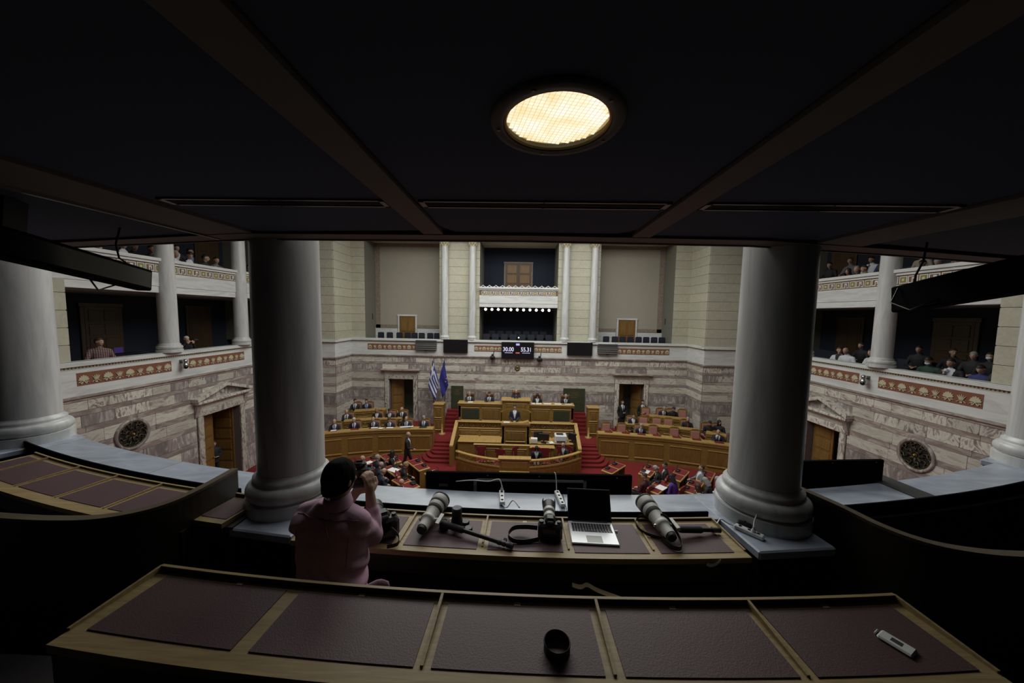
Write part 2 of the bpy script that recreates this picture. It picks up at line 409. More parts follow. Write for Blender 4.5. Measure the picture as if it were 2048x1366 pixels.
# entablature and ceiling of the hall with its glazed laylight
m = MB()
m.box(XL-4, XR+4, YF-.15, YC+.5, ZT-.35, ZT+.6); m.box(XL-.35, XL+.4, 2, YF, ZT-.35, ZT+.6); m.box(XR-.4, XR+.35, 2, YF, ZT-.35, ZT+.6)
struct('trim_1', m, 'ashlar')
m = MB(); m.box(XL-5, XR+5, -2, 23, 11.3, 11.5); struct('ceiling', m, 'niche_plaster')

# ---- doors
def door_leaf(parent, w_, h, t=.05, name='leaf', rows=5, mats=('door_wood', 'oak_panel')):
    """leaf with raised panels, local x along leaf, y thickness, z up"""
    q = MB(); q.box(0, w_, -t/2, t/2, 0, h); lf = q.build(name, mats[0], parent)
    cols = 2 if w_ > .9 else 1
    for c in range(cols):
        for r in range(rows):
            a0 = .09+c*(w_-.09)/cols; a1 = a0+(w_-.09)/cols-.09; z0 = .12+r*(h-.12)/rows; z1 = z0+(h-.12)/rows-.1
            p = MB(); p.box(a0, a1, -t/2-.018, -t/2, z0, z1, 0, None, .012); p.box(a0, a1, t/2, t/2+.018, z0, z1, 0, None, .012)
            p.build('panel', mats[1], lf)
    return lf
def doorway(name, F, u0, u1, z0, z1, fw=.24, style='flat', leaves=()):
    """marble surround on a wall frame"""
    d = tag(link(name, MB().box(u0-fw, u0, z0, z1, .0, .09, 0, None, .02).box(u1, u1+fw, z0, z1, .0, .09, 0, None, .02).box(u0-fw, u1+fw, z1, z1+.24, .0, .1, 0, None, .02)
                 .mesh(name, 'marble_streak'), None, F), kind='structure')
    q = MB(); q.box(u0-fw-.02, u1+fw+.02, z1+.24, z1+.44, 0, .07, 0, None, .015); q.build('frieze_stone', 'marble_cream', d)
    q = MB(); q.box(u0-fw-.1, u1+fw+.1, z1+.44, z1+.50, 0, .2, 0, None, .02); q.box(u0-fw-.16, u1+fw+.16, z1+.50, z1+.60, 0, .28, 0, None, .02); q.build('cornice', 'marble_brown' if style == 'flat' else 'marble_streak', d)
    if style == 'pediment':
        a, b, zb = u0-fw-.2, u1+fw+.2, z1+.60; c = (a+b)/2
        q = MB(); q.prism([(a+.15, zb), (b-.15, zb), (c, zb+.36)], 0, .06, 'z'); q.build('tympanum', 'marble_purple', d)
        for e in (1, -1):
            x0, x1 = (a, c) if e > 0 else (b, c)
            pts = [(x0, zb), (x1, zb+.40), (x1, zb+.52), (x0, zb+.12)]
            q = MB(); q.prism(pts if e > 0 else pts[::-1], 0, .3, 'z'); q.build('raking_cornice', 'marble_streak', d)
        for x in (u0-fw-.1, u1+fw-.06):
            q = MB(); q.prism([(.0, z1+.44), (.0, z1+.02), (.06, z1+.0), (.18, z1+.44)], x, x+.16, 'x', 0, Matrix(((1, 0, 0, 0), (0, 0, 1, 0), (0, 1, 0, 0), (0, 0, 0, 1)))); q.build('console', 'marble_brown', d)
        q = MB(); q.ball((c, zb+.17, .07), (.09, .09, .05), 10); q.build('rosette', 'marble_cream', d)
    return d
d1 = doorway('door_1', FF, DL[0], DL[1], -.5, ZD); d2 = doorway('door_2', FF, DR[0], DR[1], -.5, ZD)
FL = frame((XL, 0, 0), (0, 1, 0), (1, 0, 0)); FR = frame((XR, 0, 0), (0, -1, 0), (-1, 0, 0))
DS = (12.13, 13.8); ZDS = 1.86
d3 = doorway('door_3', FL, DS[0], DS[1], -1.1, ZDS, .22, 'pediment'); d4 = doorway('door_4', FR, -13.5, -12.1, -1.1, ZDS, .22, 'pediment')
def leafM(F, u, ang): return F @ Matrix.Translation((u, 0, -.25)) @ Matrix.Rotation(ang, 4, 'Y') @ Matrix(((1, 0, 0, 0), (0, 0, 1, 0), (0, 1, 0, 0), (0, 0, 0, 1)))
def leaf_on(parent, F, u, z, ang, w_, h, rows=5):
    lf = door_leaf(parent, w_, h, rows=rows); lf.matrix_basis = parent.matrix_basis.inverted() @ leafM(F, u, ang) @ Matrix.Translation((0, 0, z))
    k = MB(); k.ball((w_-.07, -.06, 1.05), .03, 8); k.ball((w_-.07, .06, 1.05), .03, 8); k.build('door_knob', 'gilt', lf)
leaf_on(d1, FF, DL[0]+.03, -.5, math.radians(28), .70, 2.5); leaf_on(d1, FF, DL[1]-.03, -.5, math.radians(105), .66, 2.5)
leaf_on(d2, FF, DR[0]+.03, -.5, math.radians(50), .70, 2.5); leaf_on(d2, FF, DR[1]-.03, -.5, math.radians(125), .68, 2.5)
leaf_on(d3, FL, DS[0]+.03, -1.1, math.radians(10), .80, 2.92, 6); leaf_on(d3, FL, DS[1]-.03, -1.1, math.radians(95), .8, 2.92, 6)
leaf_on(d4, FR, -12.13, -1.1, math.radians(95), .68, 2.92, 6); leaf_on(d4, FR, -13.47, -1.1, math.radians(5), .78, 2.92, 6)
# lobbies behind the open doors
m = MB()
for d in (DL, DR):
    m.box(d[0]-.9, d[1]+.9, YF+2.2, YF+2.4, -.6, 3.2); m.box(d[0]-1, d[0]-.9, YF+.45, YF+2.4, -.6, 3.2); m.box(d[1]+.9, d[1]+1, YF+.45, YF+2.4, -.6, 3.2)
    m.box(d[0]-1, d[1]+1, YF, YF+2.4, -.7, -.5); m.box(d[0]-1, d[1]+1, YF+.45, YF+2.4, 3.1, 3.2)
struct('wall_lobby_far', m, 'niche_plaster')
m = MB()
for (X0, s, (a, b)) in ((XL, -1, DS), (XR, 1, (12.1, 13.5))):
    m.box(X0+s*2.2, X0+s*2.4, a-1, b+1, -1.2, 3.2); m.box(X0+s*.45, X0+s*2.4, a-1.1, a-1, -1.2, 3.2); m.box(X0+s*.45, X0+s*2.4, b+1, b+1.1, -1.2, 3.2)
    m.box(X0, X0+s*2.4, a-1, b+1, -1.3, -1.1); m.box(X0+s*.45, X0+s*2.4, a-1, b+1, 3.1, 3.2)
struct('wall_lobby_sides', m, 'niche_plaster')
# gallery doors of the far wall
def small_door(name, x0, x1, z0, z1, Y, mat='door_wood', trim='white_marble', rows=2, leaves=1, mats=('door_wood', 'oak_panel')):
    d = tag(link(name, MB().box(x0-.1, x0, Y-.05, Y, z0, z1, 0, None, .01).box(x1, x1+.1, Y-.05, Y, z0, z1, 0, None, .01).box(x0-.12, x1+.12, Y-.06, Y, z1, z1+.1, 0, None, .01).mesh(name, trim)), kind='structure')
    w_ = (x1-x0)/leaves
    for i in range(leaves):
        lf = door_leaf(d, w_-.01, z1-z0, rows=rows, mats=mats); lf.matrix_basis = Matrix.Translation((x0+i*w_+.005, Y-.03, z0))
        k = MB(); k.ball((w_-.08, -.06, (z1-z0)*.42), .028, 8); k.build('door_knob', 'gilt', lf)
    return d
small_door('door_5', -7.32, -6.36, 3.7, 5.62, YN-.03); small_door('door_6', 5.86, 6.86, 3.7, 5.62, YN-.03)
small_door('door_7', -.98, .62, 6.45, 9.0, YC, trim='niche_border', rows=4, leaves=2, mats=('door_shaded', 'door_wood'))

# ---- balcony parapet round the hall: brown moulding, white slab, dentils, cap
def palmette():
    q = MB()
    for k in range(7):
        a = math.radians(-72+24*k); L = .135-.02*abs(k-3)/3
        c, s_ = math.sin(a), math.cos(a)
        pts = []
        for (t, wd) in ((.02, .006), (.5, .017), (.85, .020), (1.0, .006)):
            pts.append((t*L, wd))
        poly = [(c*t-s_*wd, s_*t+c*wd) for t, wd in pts]+[(c*t+s_*wd, s_*t-c*wd) for t, wd in pts[::-1]]
        q.prism([(x, y-.02) for x, y in poly[::-1]], 0, .014, 'z')
    for e in (1, -1):
        q.tube([(e*(.012+.06*math.sin(t*.5)), -.05-.05*math.sin(t)*.7, .006) for t in [i*.5 for i in range(7)]], .010, 5)
        q.tube([(e*(.06+.05*math.cos(t)*(1-t/9)), -.075+.04*math.sin(t)*(1-t/9), .006) for t in [i*.6 for i in range(9)]], .009, 5)
    q.ball((0, -.03, .008), (.025, .022, .012), 8)
    return q.mesh('palmette', 'frieze_cream')
def lotus():
    q = MB()
    for k in (-2, -1, 0, 1, 2):
        L = .16-.015*abs(k); pts = []
        for t in (0, .4, .75, 1.0): pts.append((k*.012+k*.032*t*t, -.06+L*t, .006))
        q.tube(pts, [.014, .013, .012, .004], 5)
    for e in (1, -1): q.tube([(e*(.01+.085*t), -.065+.02*math.sin(t*5), .006) for t in (0, .25, .5, .75, 1)], .009, 5)
    q.box(-.025, .025, -.1, -.05, 0, .012)
    return q.mesh('lotus', 'frieze_cream')
PALM, LOTUS = palmette(), lotus()
def frieze(parent, F, u0, u1, z0, z1, d):
    q = MB(); q.box(u0, u1, z0, z1, d-.01, d+.004)
    p = link('frieze_panel', q.mesh('frieze_panel', 'frieze_red'), parent, F)
    n = max(3, round((u1-u0)/.27)); n += 1-n % 2
    for i in range(n):
        u = u0+(u1-u0)*(i+.5)/n
        link('palmette' if i % 2 == 0 else 'lotus', PALM if i % 2 == 0 else LOTUS, p, Matrix.Translation((u, (z0+z1)/2-.02, d+.004)) @ Matrix.Diagonal((1.05, 1.12, 1.2, 1)))
def parapet(parent, F, u0, u1, e0=0, e1=0):
    """F at the wall face; e0/e1 lengthen the projecting mouldings at outer corners"""
    for nm, mt, z0, z1, d in (('base_moulding', 'marble_brown', 3.30, 3.38, .05), ('base_moulding', 'marble_brown', 3.38, 3.44, .10), ('parapet_slab', 'white_marble', 3.44, 4.15, .04), ('cap', 'white_marble', 4.24, 4.33, .13), ('cap', 'white_marble', 4.33, 4.36, .1)):
        q = MB(); q.box(u0-e0*d, u1+e1*d, z0, z1, -.25, d, 0, None, .008); link(nm, q.mesh(nm, mt), parent, F)
    q = MB(); q.box(u0, u1, 4.15, 4.18, -.2, .045, 1); q.box(u0, u1, 4.18, 4.24, -.2, .05)
    n = int((u1-u0)/.075)
    for i in range(n): q.box(u0+(u1-u0)*i/n+.01, u0+(u1-u0)*i/n+.05, 4.186, 4.232, .05, .062, 2)
    tag(link('dentil_course', q.mesh('dentil_course', ['gold_trim', 'white_marble', 'frieze_cream']), parent, F), kind='stuff')
trim2 = thing('trim_2', None, None); tag(trim2, kind='structure')
parapet(trim2, FF, XPL, XPR)
parapet(trim2, frame((XPL, YP, 0), (0, 1, 0), (1, 0, 0)), 0, YF-YP, 0, 0); parapet(trim2, frame((XPR, YF, 0), (0, -1, 0), (-1, 0, 0)), 0, YF-YP, 0, 0)
parapet(trim2, F3, XL, XPL, 0, .97); parapet(trim2, F3, XPR, XR, .97, 0)
for (a, b) in ((-8.62, -5.0), (-2.56, -1.02), (.80, 2.34), (4.9, 8.3)): frieze(trim2, FF, a, b, 3.72, 4.06, .04)
trim3 = tag(thing('trim_3', None, None), kind='structure'); parapet(trim3, FL, 3.6, YP)
for (a, b) in ((8.64, 11.1), (11.71, 14.13), (14.7, 17.2)): frieze(trim3, FL, a, b, 3.71, 4.06, .04)
trim4 = tag(thing('trim_4', None, None), kind='structure'); parapet(trim4, FR, -YP, -3.6)
for (a, b) in ((-11.0, -8.53), (-14.05, -11.62), (-17.2, -14.7)): frieze(trim4, FR, a, b, 3.69, 4.05, .04)

# ---- upper balcony fronts with the running key
def key_mesh():
    q = MB(); t = .026; d = .012
    for (x0, x1, y0, y1) in ((0, .26, .19, .19+t), (0, t, 0.02, .19+t), (0.0, .10, .0, t), (.10, .10+t, 0, .14), (.26-t, .26, 0, .19), (.16, .26, 0, t), (.16, .16+t, .06, .14+t), (.10, .16, .12, .14+t)):
        q.box(x0, x1, y0, y1, 0, d)
    return q.mesh('key_fret', 'white_marble')
def sq_mesh():
    q = MB(); q.box(0, .21, 0, .216, 0, .010, 0); q.box(.022, .188, .022, .194, .010, .012, 1); q.box(.07, .14, .072, .144, .012, .016, 2)
    return q.mesh('fret_square', ['white_marble', 'meander_olive', 'frieze_cream'])
KEY, SQ = key_mesh(), sq_mesh()
def upper_front(parent, F, u0, u1, dz=0.0, back=-.5):
    for nm, z0, z1, d in (('cornice', 7.30, 7.40, .12), ('cornice', 7.22, 7.30, .06), ('fascia', 6.50, 6.94, .035), ('fascia', 6.29, 6.50, .015), ('fascia', 6.94, 7.22, .0)):
        q = MB(); q.box(u0, u1, z0+dz, z1+dz, back, d, 0, None, .006); link(nm, q.mesh(nm, 'white_marble'), parent, F)
    q = MB(); q.box(u0, u1, 6.945+dz, 7.215+dz, 0, .012); gr = link('key_ground', q.mesh('key_ground', 'meander_brown'), parent, F)
    n = int((u1-u0)/.52)
    for i in range(n):
        u = u0+(u1-u0-n*.52)/2+i*.52
        link('key_fret', KEY, gr, Matrix.Translation((u+.01, 6.972+dz, .012))); link('fret_square', SQ, gr, Matrix.Translation((u+.30, 6.972+dz, .012)))
trim5 = tag(thing('trim_5', None, None), kind='structure'); upper_front(trim5, frame((0, YF+.2, 0), (1, 0, 0), (0, -1, 0)), NC[0], NC[1], -.06, -1.2)
q = MB()
for i in range(12):
    c = NC[0]+.2+i*.365; q.tube([(c-.16, 7.35, .02), (c-.08, 7.37, .02), (c, 7.44, .02), (c+.08, 7.37, .02), (c+.16, 7.35, .02)], .022, 6)
link('cresting', q.mesh('cresting', 'white_marble'), trim5, frame((0, YF+.2, 0), (1, 0, 0), (0, -1, 0)))
trim6 = tag(thing('trim_6', None, None), kind='structure'); upper_front(trim6, FL, 3.6, YP, .03)
trim7 = tag(thing('trim_7', None, None), kind='structure'); upper_front(trim7, FR, -YP, -3.6, -.03)

# ---- side walls
GY, GR = (9.83, 1.99), .42
for nm, F, X0, s, hole, gu in (('wall_left', FL, XL, -1, (DS[0], DS[1]), 9.83), ('wall_right', FR, XR, 1, (-13.5, -12.1), -9.83)):
    a, b = (hole if s < 0 else (12.1, 13.5))
    m = MB()
    for (y0, y1) in ((3.0, a), (b, YP)): m.box(X0, X0+s*.45, y0, y1, FZ, 3.4)
    m.box(X0, X0+s*.45, a, b, ZDS, 3.4)
    w_ = struct(nm, m, 'joint')
    u0, u1 = (7.2, YP) if s < 0 else (-YP, -7.2)
    courses(w_, F, u0, u1, [(hole[0]-.24, hole[1]+.24, -2, 2.3)], zmin=-.6)
    # pier of ashlar beside the galleries
    m = MB(); yp = 8.57 if s < 0 else 8.46
    m.box(X0, X0+s*3.4, 3.2, yp, 4.3, ZT); m.box(X0, X0+s*3.4, YP-.3, YP, 4.3, ZT)
    p = struct('wall_pier_left' if s < 0 else 'wall_pier_right', m, 'ashlar_joint')
    if s < 0: ashlar(p, F, 6.6, yp, 4.36, 9.82, .47, 2.0)
    else: ashlar(p, F, -yp, -6.6, 4.36, 9.82, .47, 2.0)
    ashlar(p, frame((X0, yp, 0), (-1, 0, 0), (0, 1, 0)), *((0, 3.3) if s < 0 else (-3.3, 0)), 4.36, 9.82, .47, 3.4, .02)
    # galleries behind the columns: floors, back wall, soffit
    m = MB(); m.box(X0, X0+s*3.6, yp-.2, YP, 3.3, 3.47); m.box(X0+s*.25, X0+s*3.6, yp-.2, YP, 6.33, 6.46); struct('floor_gallery_left' if s < 0 else 'floor_gallery_right', m, 'carpet_dark')
    m = MB(); m.box(X0+s*3.3, X0+s*3.5, yp-.2, YP+.2, 3.3, ZT+1); struct('wall_gallery_left' if s < 0 else 'wall_gallery_right', m, 'navy_wall')
    m = MB(); m.box(X0+s*.3, X0+s*3.4, yp, YP, 6.27, 6.33); m.box(X0+s*.1, X0+s*3.4, yp, YP, 9.9, 10); struct('ceiling_gallery_left' if s < 0 else 'ceiling_gallery_right', m, 'gallery_soffit')
    # risers under the rear seats
    m = MB(); m.box(X0+s*1.0, X0+s*3.3, yp, YP-.3, 3.47, 3.72); m.box(X0+s*1.0, X0+s*3.3, yp, YP-.3, 6.46, 6.95); struct('floor_riser_left' if s < 0 else 'floor_riser_right', m, 'carpet_dark')
    # doors of the galleries
    for k, (yy, zz) in enumerate(((11.9, 3.72), (15.6, 3.72), (16.2, 6.95), (11.2, 6.95))):
        d = tag(thing('door_%d' % ((8 if s < 0 else 12)+k), None, None), kind='structure')
        d.matrix_basis = Matrix(((0, -s, 0, X0+s*3.28), (s, 0, 0, yy), (0, 0, 1, zz), (0, 0, 0, 1)))
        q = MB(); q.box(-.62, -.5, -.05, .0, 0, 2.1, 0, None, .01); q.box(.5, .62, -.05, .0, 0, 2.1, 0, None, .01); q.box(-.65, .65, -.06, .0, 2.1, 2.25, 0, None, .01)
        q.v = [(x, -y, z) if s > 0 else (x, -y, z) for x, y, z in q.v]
        q.build('door_frame', 'door_shaded', d)
        lf = door_leaf(d, 1.0, 2.1, rows=4, mats=('door_shaded', 'door_shaded')); lf.matrix_basis = Matrix.Translation((-.5, .03, 0))
# round bronze grilles
def grille(name, F, u, z, label):
    g = tag(link(name, MB().lathe([(.39, 0), (.39, .035), (.41, .05), (.46, .055), (.48, .03), (.48, 0)], 40, (0, 0, 0), 0, None, False).mesh(name, 'marble_purple'), None, F @ Matrix.Translation((u, z, .028))), label, 'grille')
    q = MB(); q.lathe([(.0, .004), (.395, .004)], 40, cap=False); q.build('dark_opening', 'shadow_black', g)
    q = MB()
    def ring(r, t, n=32): q.tube([(r*math.cos(2*math.pi*i/n), r*math.sin(2*math.pi*i/n), .028) for i in range(n+1)], t, 6)
    ring(.37, .014); ring(.10, .010, 16); ring(.045, .012, 12)
    for k in range(8):
        a = 2*math.pi*k/8
        P_ = lambda r, b: (r*math.cos(a+b), r*math.sin(a+b), .028)
        q.tube([P_(.10, 0), P_(.20, 0), P_(.20, .42), P_(.30, .42), P_(.30, .1), P_(.37, .1)], .015, 5)
        q.tube([P_(.05, 0), P_(.15, .25), P_(.25, .15)], .007, 5)
    q.build('fretwork', 'bronze', g)
    q = MB()
    for k in range(16):
        a = 2*math.pi*k/16; q.ball((.34*math.cos(a), .34*math.sin(a), .036), .012, 6)
    tag(q.build('gilt_studs', 'gilt', g), kind='stuff')
    q = MB(); q.ball((0, 0, .045), .035, 10); q.build('boss', 'gilt', g)
    return g
grille('round_grille', FL, 9.84, 1.99, 'round bronze fretwork grille on the marble wall below the balcony with the plaid shirted man')
grille('round_grille', FR, -9.80, 1.99, 'round bronze fretwork grille on the marble wall below the crowded balcony')

# ---- columns
def column(name, label, loc, z0, z1, r, cap=False, seg=40):
    c = thing(name, label, 'column', (*loc, z0))
    k = r/.25; H = z1-z0; hc = .40 if cap else 0
    q = MB(); q.lathe([(.34*k, 0), (.34*k, .10*k)], seg, (0, 0, 0)); q.build('plinth', 'column_marble', c)
    q = MB()
    pr = [(.33*k, .10*k)]+[((.285+.05*math.cos(t))*k, (.165+.065*math.sin(t))*k) for t in [math.radians(a) for a in range(-80, 81, 16)]]+[(.285*k, .235*k), (.285*k, .255*k)]
    q.lathe(pr, seg); q.lathe([(.285*k, .255*k), (.283*k, .275*k), (.262*k, .285*k), (.252*k, .31*k)], seg, cap=False); q.build('base_torus', 'column_marble', c)
    q = MB(); n = 12
    q.lathe([(r*(1.0-.10*(i/n)**1.7), .31*k+(H-.31*k-hc)*i/n) for i in range(n+1)], seg); q.build('shaft', 'column_marble', c)
    if cap:
        rt_ = r*.9; zc = H-hc
        q = MB(); q.lathe([(rt_*1.02, zc-.03), (rt_*1.12, zc), (rt_*1.02, zc+.03)], 24); q.build('astragal', 'frieze_cream', c)
        q = MB(); q.lathe([(rt_*.95, zc+.02), (rt_*.97, zc+.18), (rt_*1.15, zc+.30), (rt_*1.3, zc+.33)], 20)
        q.box(-rt_*1.45, rt_*1.45, -rt_*1.45, rt_*1.45, zc+.34, zc+.40, 0, None, .015); q.build('bell', 'frieze_cream', c)
        for tier, (nz, h_, nn) in enumerate(((zc+.03, .15, 8), (zc+.12, .18, 8))):
            for i in range(nn):
                a = 2*math.pi*(i+.5*tier)/nn; q = MB()
                q.tube([(rt_*1.0, 0, nz), (rt_*1.10, 0, nz+h_*.5), (rt_*1.28, 0, nz+h_*.9), (rt_*1.42, 0, nz+h_*.82)], [.035, .04, .034, .012], 6, 0, Matrix.Rotation(a, 4, 'Z')); q.build('acanthus_leaf', 'frieze_cream', c)
        for i in range(4):
            a = math.pi/4+i*math.pi/2; q = MB(); q.ball((rt_*1.62*math.cos(a), rt_*1.62*math.sin(a), zc+.29), .045, 8); q.build('volute', 'frieze_cream', c)
    return c
column('slender_column', 'slender white column with leafy capital above the flags, at the edge of a beige niche', (-4.27, YF+.12), 4.36, 9.95, .2, True, 24)
column('slender_column', 'slender white column with leafy capital between flag side wall bay and dark middle niche', (-2.72, YF+.12), 4.36, 9.95, .2, True, 24)
column('slender_column', 'slender white column with leafy capital at the clock edge of the wall bay away from the flags', (2.49, YF+.12), 4.36, 9.95, .2, True, 24)
column('slender_column', 'slender white column with leafy capital at the niche edge farthest from the flags', (4.06, YF+.12), 4.36, 9.95, .2, True, 24)
column('gallery_column', 'white marble column on the balcony between plaid shirted man and white haired man', (XL, 11.12), 4.36, 9.95, .25)
column('gallery_column', 'white marble column on the balcony behind the white haired man', (XL, 14.1), 4.36, 9.95, .25)
column('gallery_column', 'white marble column on the crowded balcony beside a seated person in white shirt', (XR, 11.02), 4.36, 9.95, .25)
column('gallery_column', 'white marble column farther along the crowded balcony, mostly hidden', (XR, 14.0), 4.36, 9.95, .25)
# ================================================================== things on the far balcony
def far_screen(name, x0, x1, z0, z1, label, y=YF-.14):
    t = thing(name, label, 'screen', ((x0+x1)/2, y, z0)); w_, h = (x1-x0)/2, z1-z0
    q = MB(); q.box(-w_, w_, -.05, .05, 0, h, 0, None, .01); q.build('housing', 'black_plastic', t)
    q = MB(); q.box(-w_+.03, w_-.03, -.056, -.05, .03, h-.03); q.build('glass', 'screen_glass', t)
    q = MB(); q.box(-.2, .2, .05, .14, h*.3, h*.7); q.build('bracket', 'dark_grey', t)
    return t
far_screen('wall_screen', -4.28, -2.92, 3.62, 4.38, 'switched-off black wall screen on the balcony above the flags')
far_screen('wall_screen', 2.63, 4.02, 3.61, 4.34, 'switched-off black wall screen on the balcony away from the flags')
def text(parent, s, size, M, mat, name='digits'):
    c = bpy.data.curves.new('txt', 'FONT'); c.body = s; c.size = size; c.align_x = 'CENTER'; c.align_y = 'CENTER'; c.extrude = 0.002; c.offset = size*.018
    o = bpy.data.objects.new('txt', c); COL.objects.link(o)
    dg = bpy.context.evaluated_depsgraph_get(); me = bpy.data.meshes.new_from_object(o.evaluated_get(dg))
    bpy.data.objects.remove(o); me.materials.clear(); me.materials.append(MAT[mat])
    return link(name, me, parent, M)
ck = far_screen('clock_screen', -1.02, .79, 3.36, 4.30, 'black timer screen showing 30:00 and 55:31 on the balcony front', YF-.2)
RX = Matrix.Rotation(math.pi/2, 4, 'X')
text(ck, '30.00', .29, Matrix.Translation((-.52, -.062, .53)) @ RX @ Matrix.Diagonal((.95, 1.1, 1, 1)), 'led_white')
text(ck, '55.31', .29, Matrix.Translation((.47, -.062, .53)) @ RX @ Matrix.Diagonal((.95, 1.1, 1, 1)), 'led_white')
for x in (-.5, .47):
    q = MB(); q.box(x-.22, x+.22, -.062, -.056, .335, .36); q.build('caption_bar', 'led_white', ck)
q = MB(); q.box(-.10, .10, -.062, -.056, .76, .87); q.build('emblem', 'led_blue', ck)
q = MB(); q.box(-.11, .11, -.062, -.056, .31, .38); q.build('warning_bar', 'led_red', ck)
# louvred grey boxes either side
def louvre(x0, x1, z0, z1, label):
    t = thing('line_speaker', label, 'speaker', ((x0+x1)/2, YF-.16, z0)); w_ = (x1-x0)/2; h = z1-z0
    q = MB(); q.box(-w_+.03, w_-.03, -.02, .1, 0, h); q.build('cabinet', 'dark_grey', t)
    for i in range(5): q = MB(); q.box(-w_, w_, -.09, .0, h*i/5+.01, h*i/5+h/5-.02, 0, Matrix.Rotation(-.18, 4, 'X'), .01); q.build('louvre', 'grille_metal', t)
    q = MB(); q.prism([(-.12, 0), (.0, -.07), (.12, 0)], -.05, .05, 'y'); q.build('cable_box', 'dark_grey', t)
louvre(-5.86, -4.66, 3.74, 4.30, 'grey louvred speaker box on the balcony between the flags and a painted frieze')
louvre(4.30, 5.42, 3.72, 4.28, 'grey louvred speaker box on the balcony beside the black screen away from the flags')
def ptz(x, z, label):
    t = thing('remote_camera', label, 'camera', (x, YF-.22, z))
    q = MB(); q.box(-.05, .05, -.05, .2, -.04, .04, 0, None, .01); q.build('bracket', 'black_plastic', t)
    q = MB(); q.box(-.13, .13, -.17, .10, -.26, -.05, 0, Matrix.Rotation(.25, 4, 'Z'), .04); q.build('head', 'black_plastic', t)
    q = MB(); q.cyl((0, -.16, -.16), (0, -.27, -.18), .07, .06, 14); q.build('lens', 'screen_glass', t)
    q = MB(); q.cyl((.05, .02, -.05), (.08, .02, .24), .02, .02, 8); q.build('aerial', 'black_plastic', t)
ptz(-1.52, 3.56, 'black remote camera under the balcony on the flag side of the timer'); ptz(1.1, 3.50, 'black remote camera under the balcony on the far side of the timer from the flags')
# small round emblem on the marble below the timer
t = tag(link('wall_medallion', MB().lathe([(0, .0), (.15, .0), (.15, .03), (.12, .045), (.1, .03), (0, .035)], 20, cap=False).mesh('wall_medallion', 'bronze'), None, FF @ Matrix.Translation((-.12, 2.82, .03))), 'small round bronze medallion on the marble wall below the timer screen', 'medallion')
q = MB(); q.lathe([(.07, .035), (.085, .05), (.1, .035)], 16, cap=False); q.build('ring', 'gilt', t)
# spot lamps on a bar
bar = thing('lamp_bar', 'bar of eleven lit spot lamps under the upper balcony of the dark niche', 'spotlights', (-.15, YF+.55, 6.1))
q = MB(); q.box(-2.1, 2.15, .03, .07, -.02, .02); q.build('rail', 'dark_grey', bar)
for i in range(11):
    x = -1.85+i*.362
    q = MB(); q.cyl((x, -.06, 0), (x, .04, 0), .085, .07, 12); c = q.build('lamp_can', 'black_plastic', bar)
    q = MB(); q.lathe([(0, .012), (.045, .008), (.07, 0)], 12, (0, 0, 0), 0, Matrix.Translation((x, -.062, 0)) @ Matrix.Rotation(math.pi/2, 4, 'X'), False); q.build('bulb', 'spot_glow', c)
# tiny microphone lamp on the rail
t = thing('rail_lamp', 'small bright lamp on a stem standing on the rail above the timer', 'lamp', (-.08, YF+.0, 4.36))
q = MB(); q.cyl((0, 0, 0), (0, 0, .16), .012, .01, 8); q.cyl((0, 0, 0), (0, 0, .02), .04, .03, 10); q.build('stem', 'dark_grey', t)
q = MB(); q.ball((0, 0, .18), .028, 8); q.build('bulb', 'spot_glow', t)
# balcony chairs
def side_chair(name, label, loc, rz, seat, legm, group, bw=.40, bh=.46, z=.44, hw=.22):
    t = thing(name, label, 'chair', loc, rz, group)
    q = MB(); q.box(-hw, hw, -.22, .22, z-.06, z, 0, None, .02); q.build('seat', seat, t)
    q = MB(); q.prism([(-bw/2, z+.12), (bw/2, z+.12), (bw/2, z+.06+bh-.04), (bw/2-.05, z+.06+bh), (-bw/2+.05, z+.06+bh), (-bw/2, z+.06+bh-.04)], .19, .24, 'y', 0); q.build('backrest', seat, t)
    for sx in (-hw+.03, hw-.03):
        q = MB(); q.box(sx-.02, sx+.02, -.2, -.16, 0, z-.06); q.build('leg', legm, t)
        q = MB(); q.box(sx-.02, sx+.02, .17, .21, 0, z+.3); q.build('leg', legm, t)
    return t
bc = None
for px in (757, 775, 795, 812, 825.6, 840.6, 857.4, 871.8, 919, 933, 1147, 1213.6, 1231, 1246, 1262, 1278, 1293.5, 1308.5, 1325.7):
    x = (px-1040.5)*.0290
    x = max(-8.5, min(8.24, x)); k_ = (0 if px < 900 else 1) if px < 1040 else (2 if px < 1180 else 3)
    lab = ('dark navy chair behind the balcony rail before the beige niche on the flag side', 'dark navy chair behind the balcony between the two columns above the flags', 'dark navy chair behind the balcony between the two columns away from the flags', 'dark navy chair behind the balcony rail before the beige niche away from the flags')[k_]
    grp = 'navy chairs of the far balcony, part %s' % 'abcd'[k_]
    if bc is None: bc = side_chair('balcony_chair', lab, (x, 19.75, 3.7), 0.0, 'blue_chair', 'black_plastic', grp, .36, .46, .44, .185)
    else: dup(bc, (x, 19.75+.03*(int(px) % 2), 3.7), random.uniform(-.06, .06), lab, grp)
bm_ = side_chair('niche_chair', 'dark chair in the front row inside the dark middle niche', (-2.0, 20.0, 3.7), 0.0, 'blue_chair', 'black_plastic', 'chairs inside the dark niche')
for i in range(1, 8): dup(bm_, (-2.0+i*.53, 20.0, 3.7))
for i in range(7): dup(bm_, (-1.75+i*.53, 20.9, 3.85), 0, 'dark chair in the raised rear row inside the dark middle niche', 'rear row chairs inside the dark niche')
m = MB(); m.box(NC[0], NC[1], 20.5, YC, 3.7, 3.85); struct('floor_riser_middle', m, 'carpet_dark')
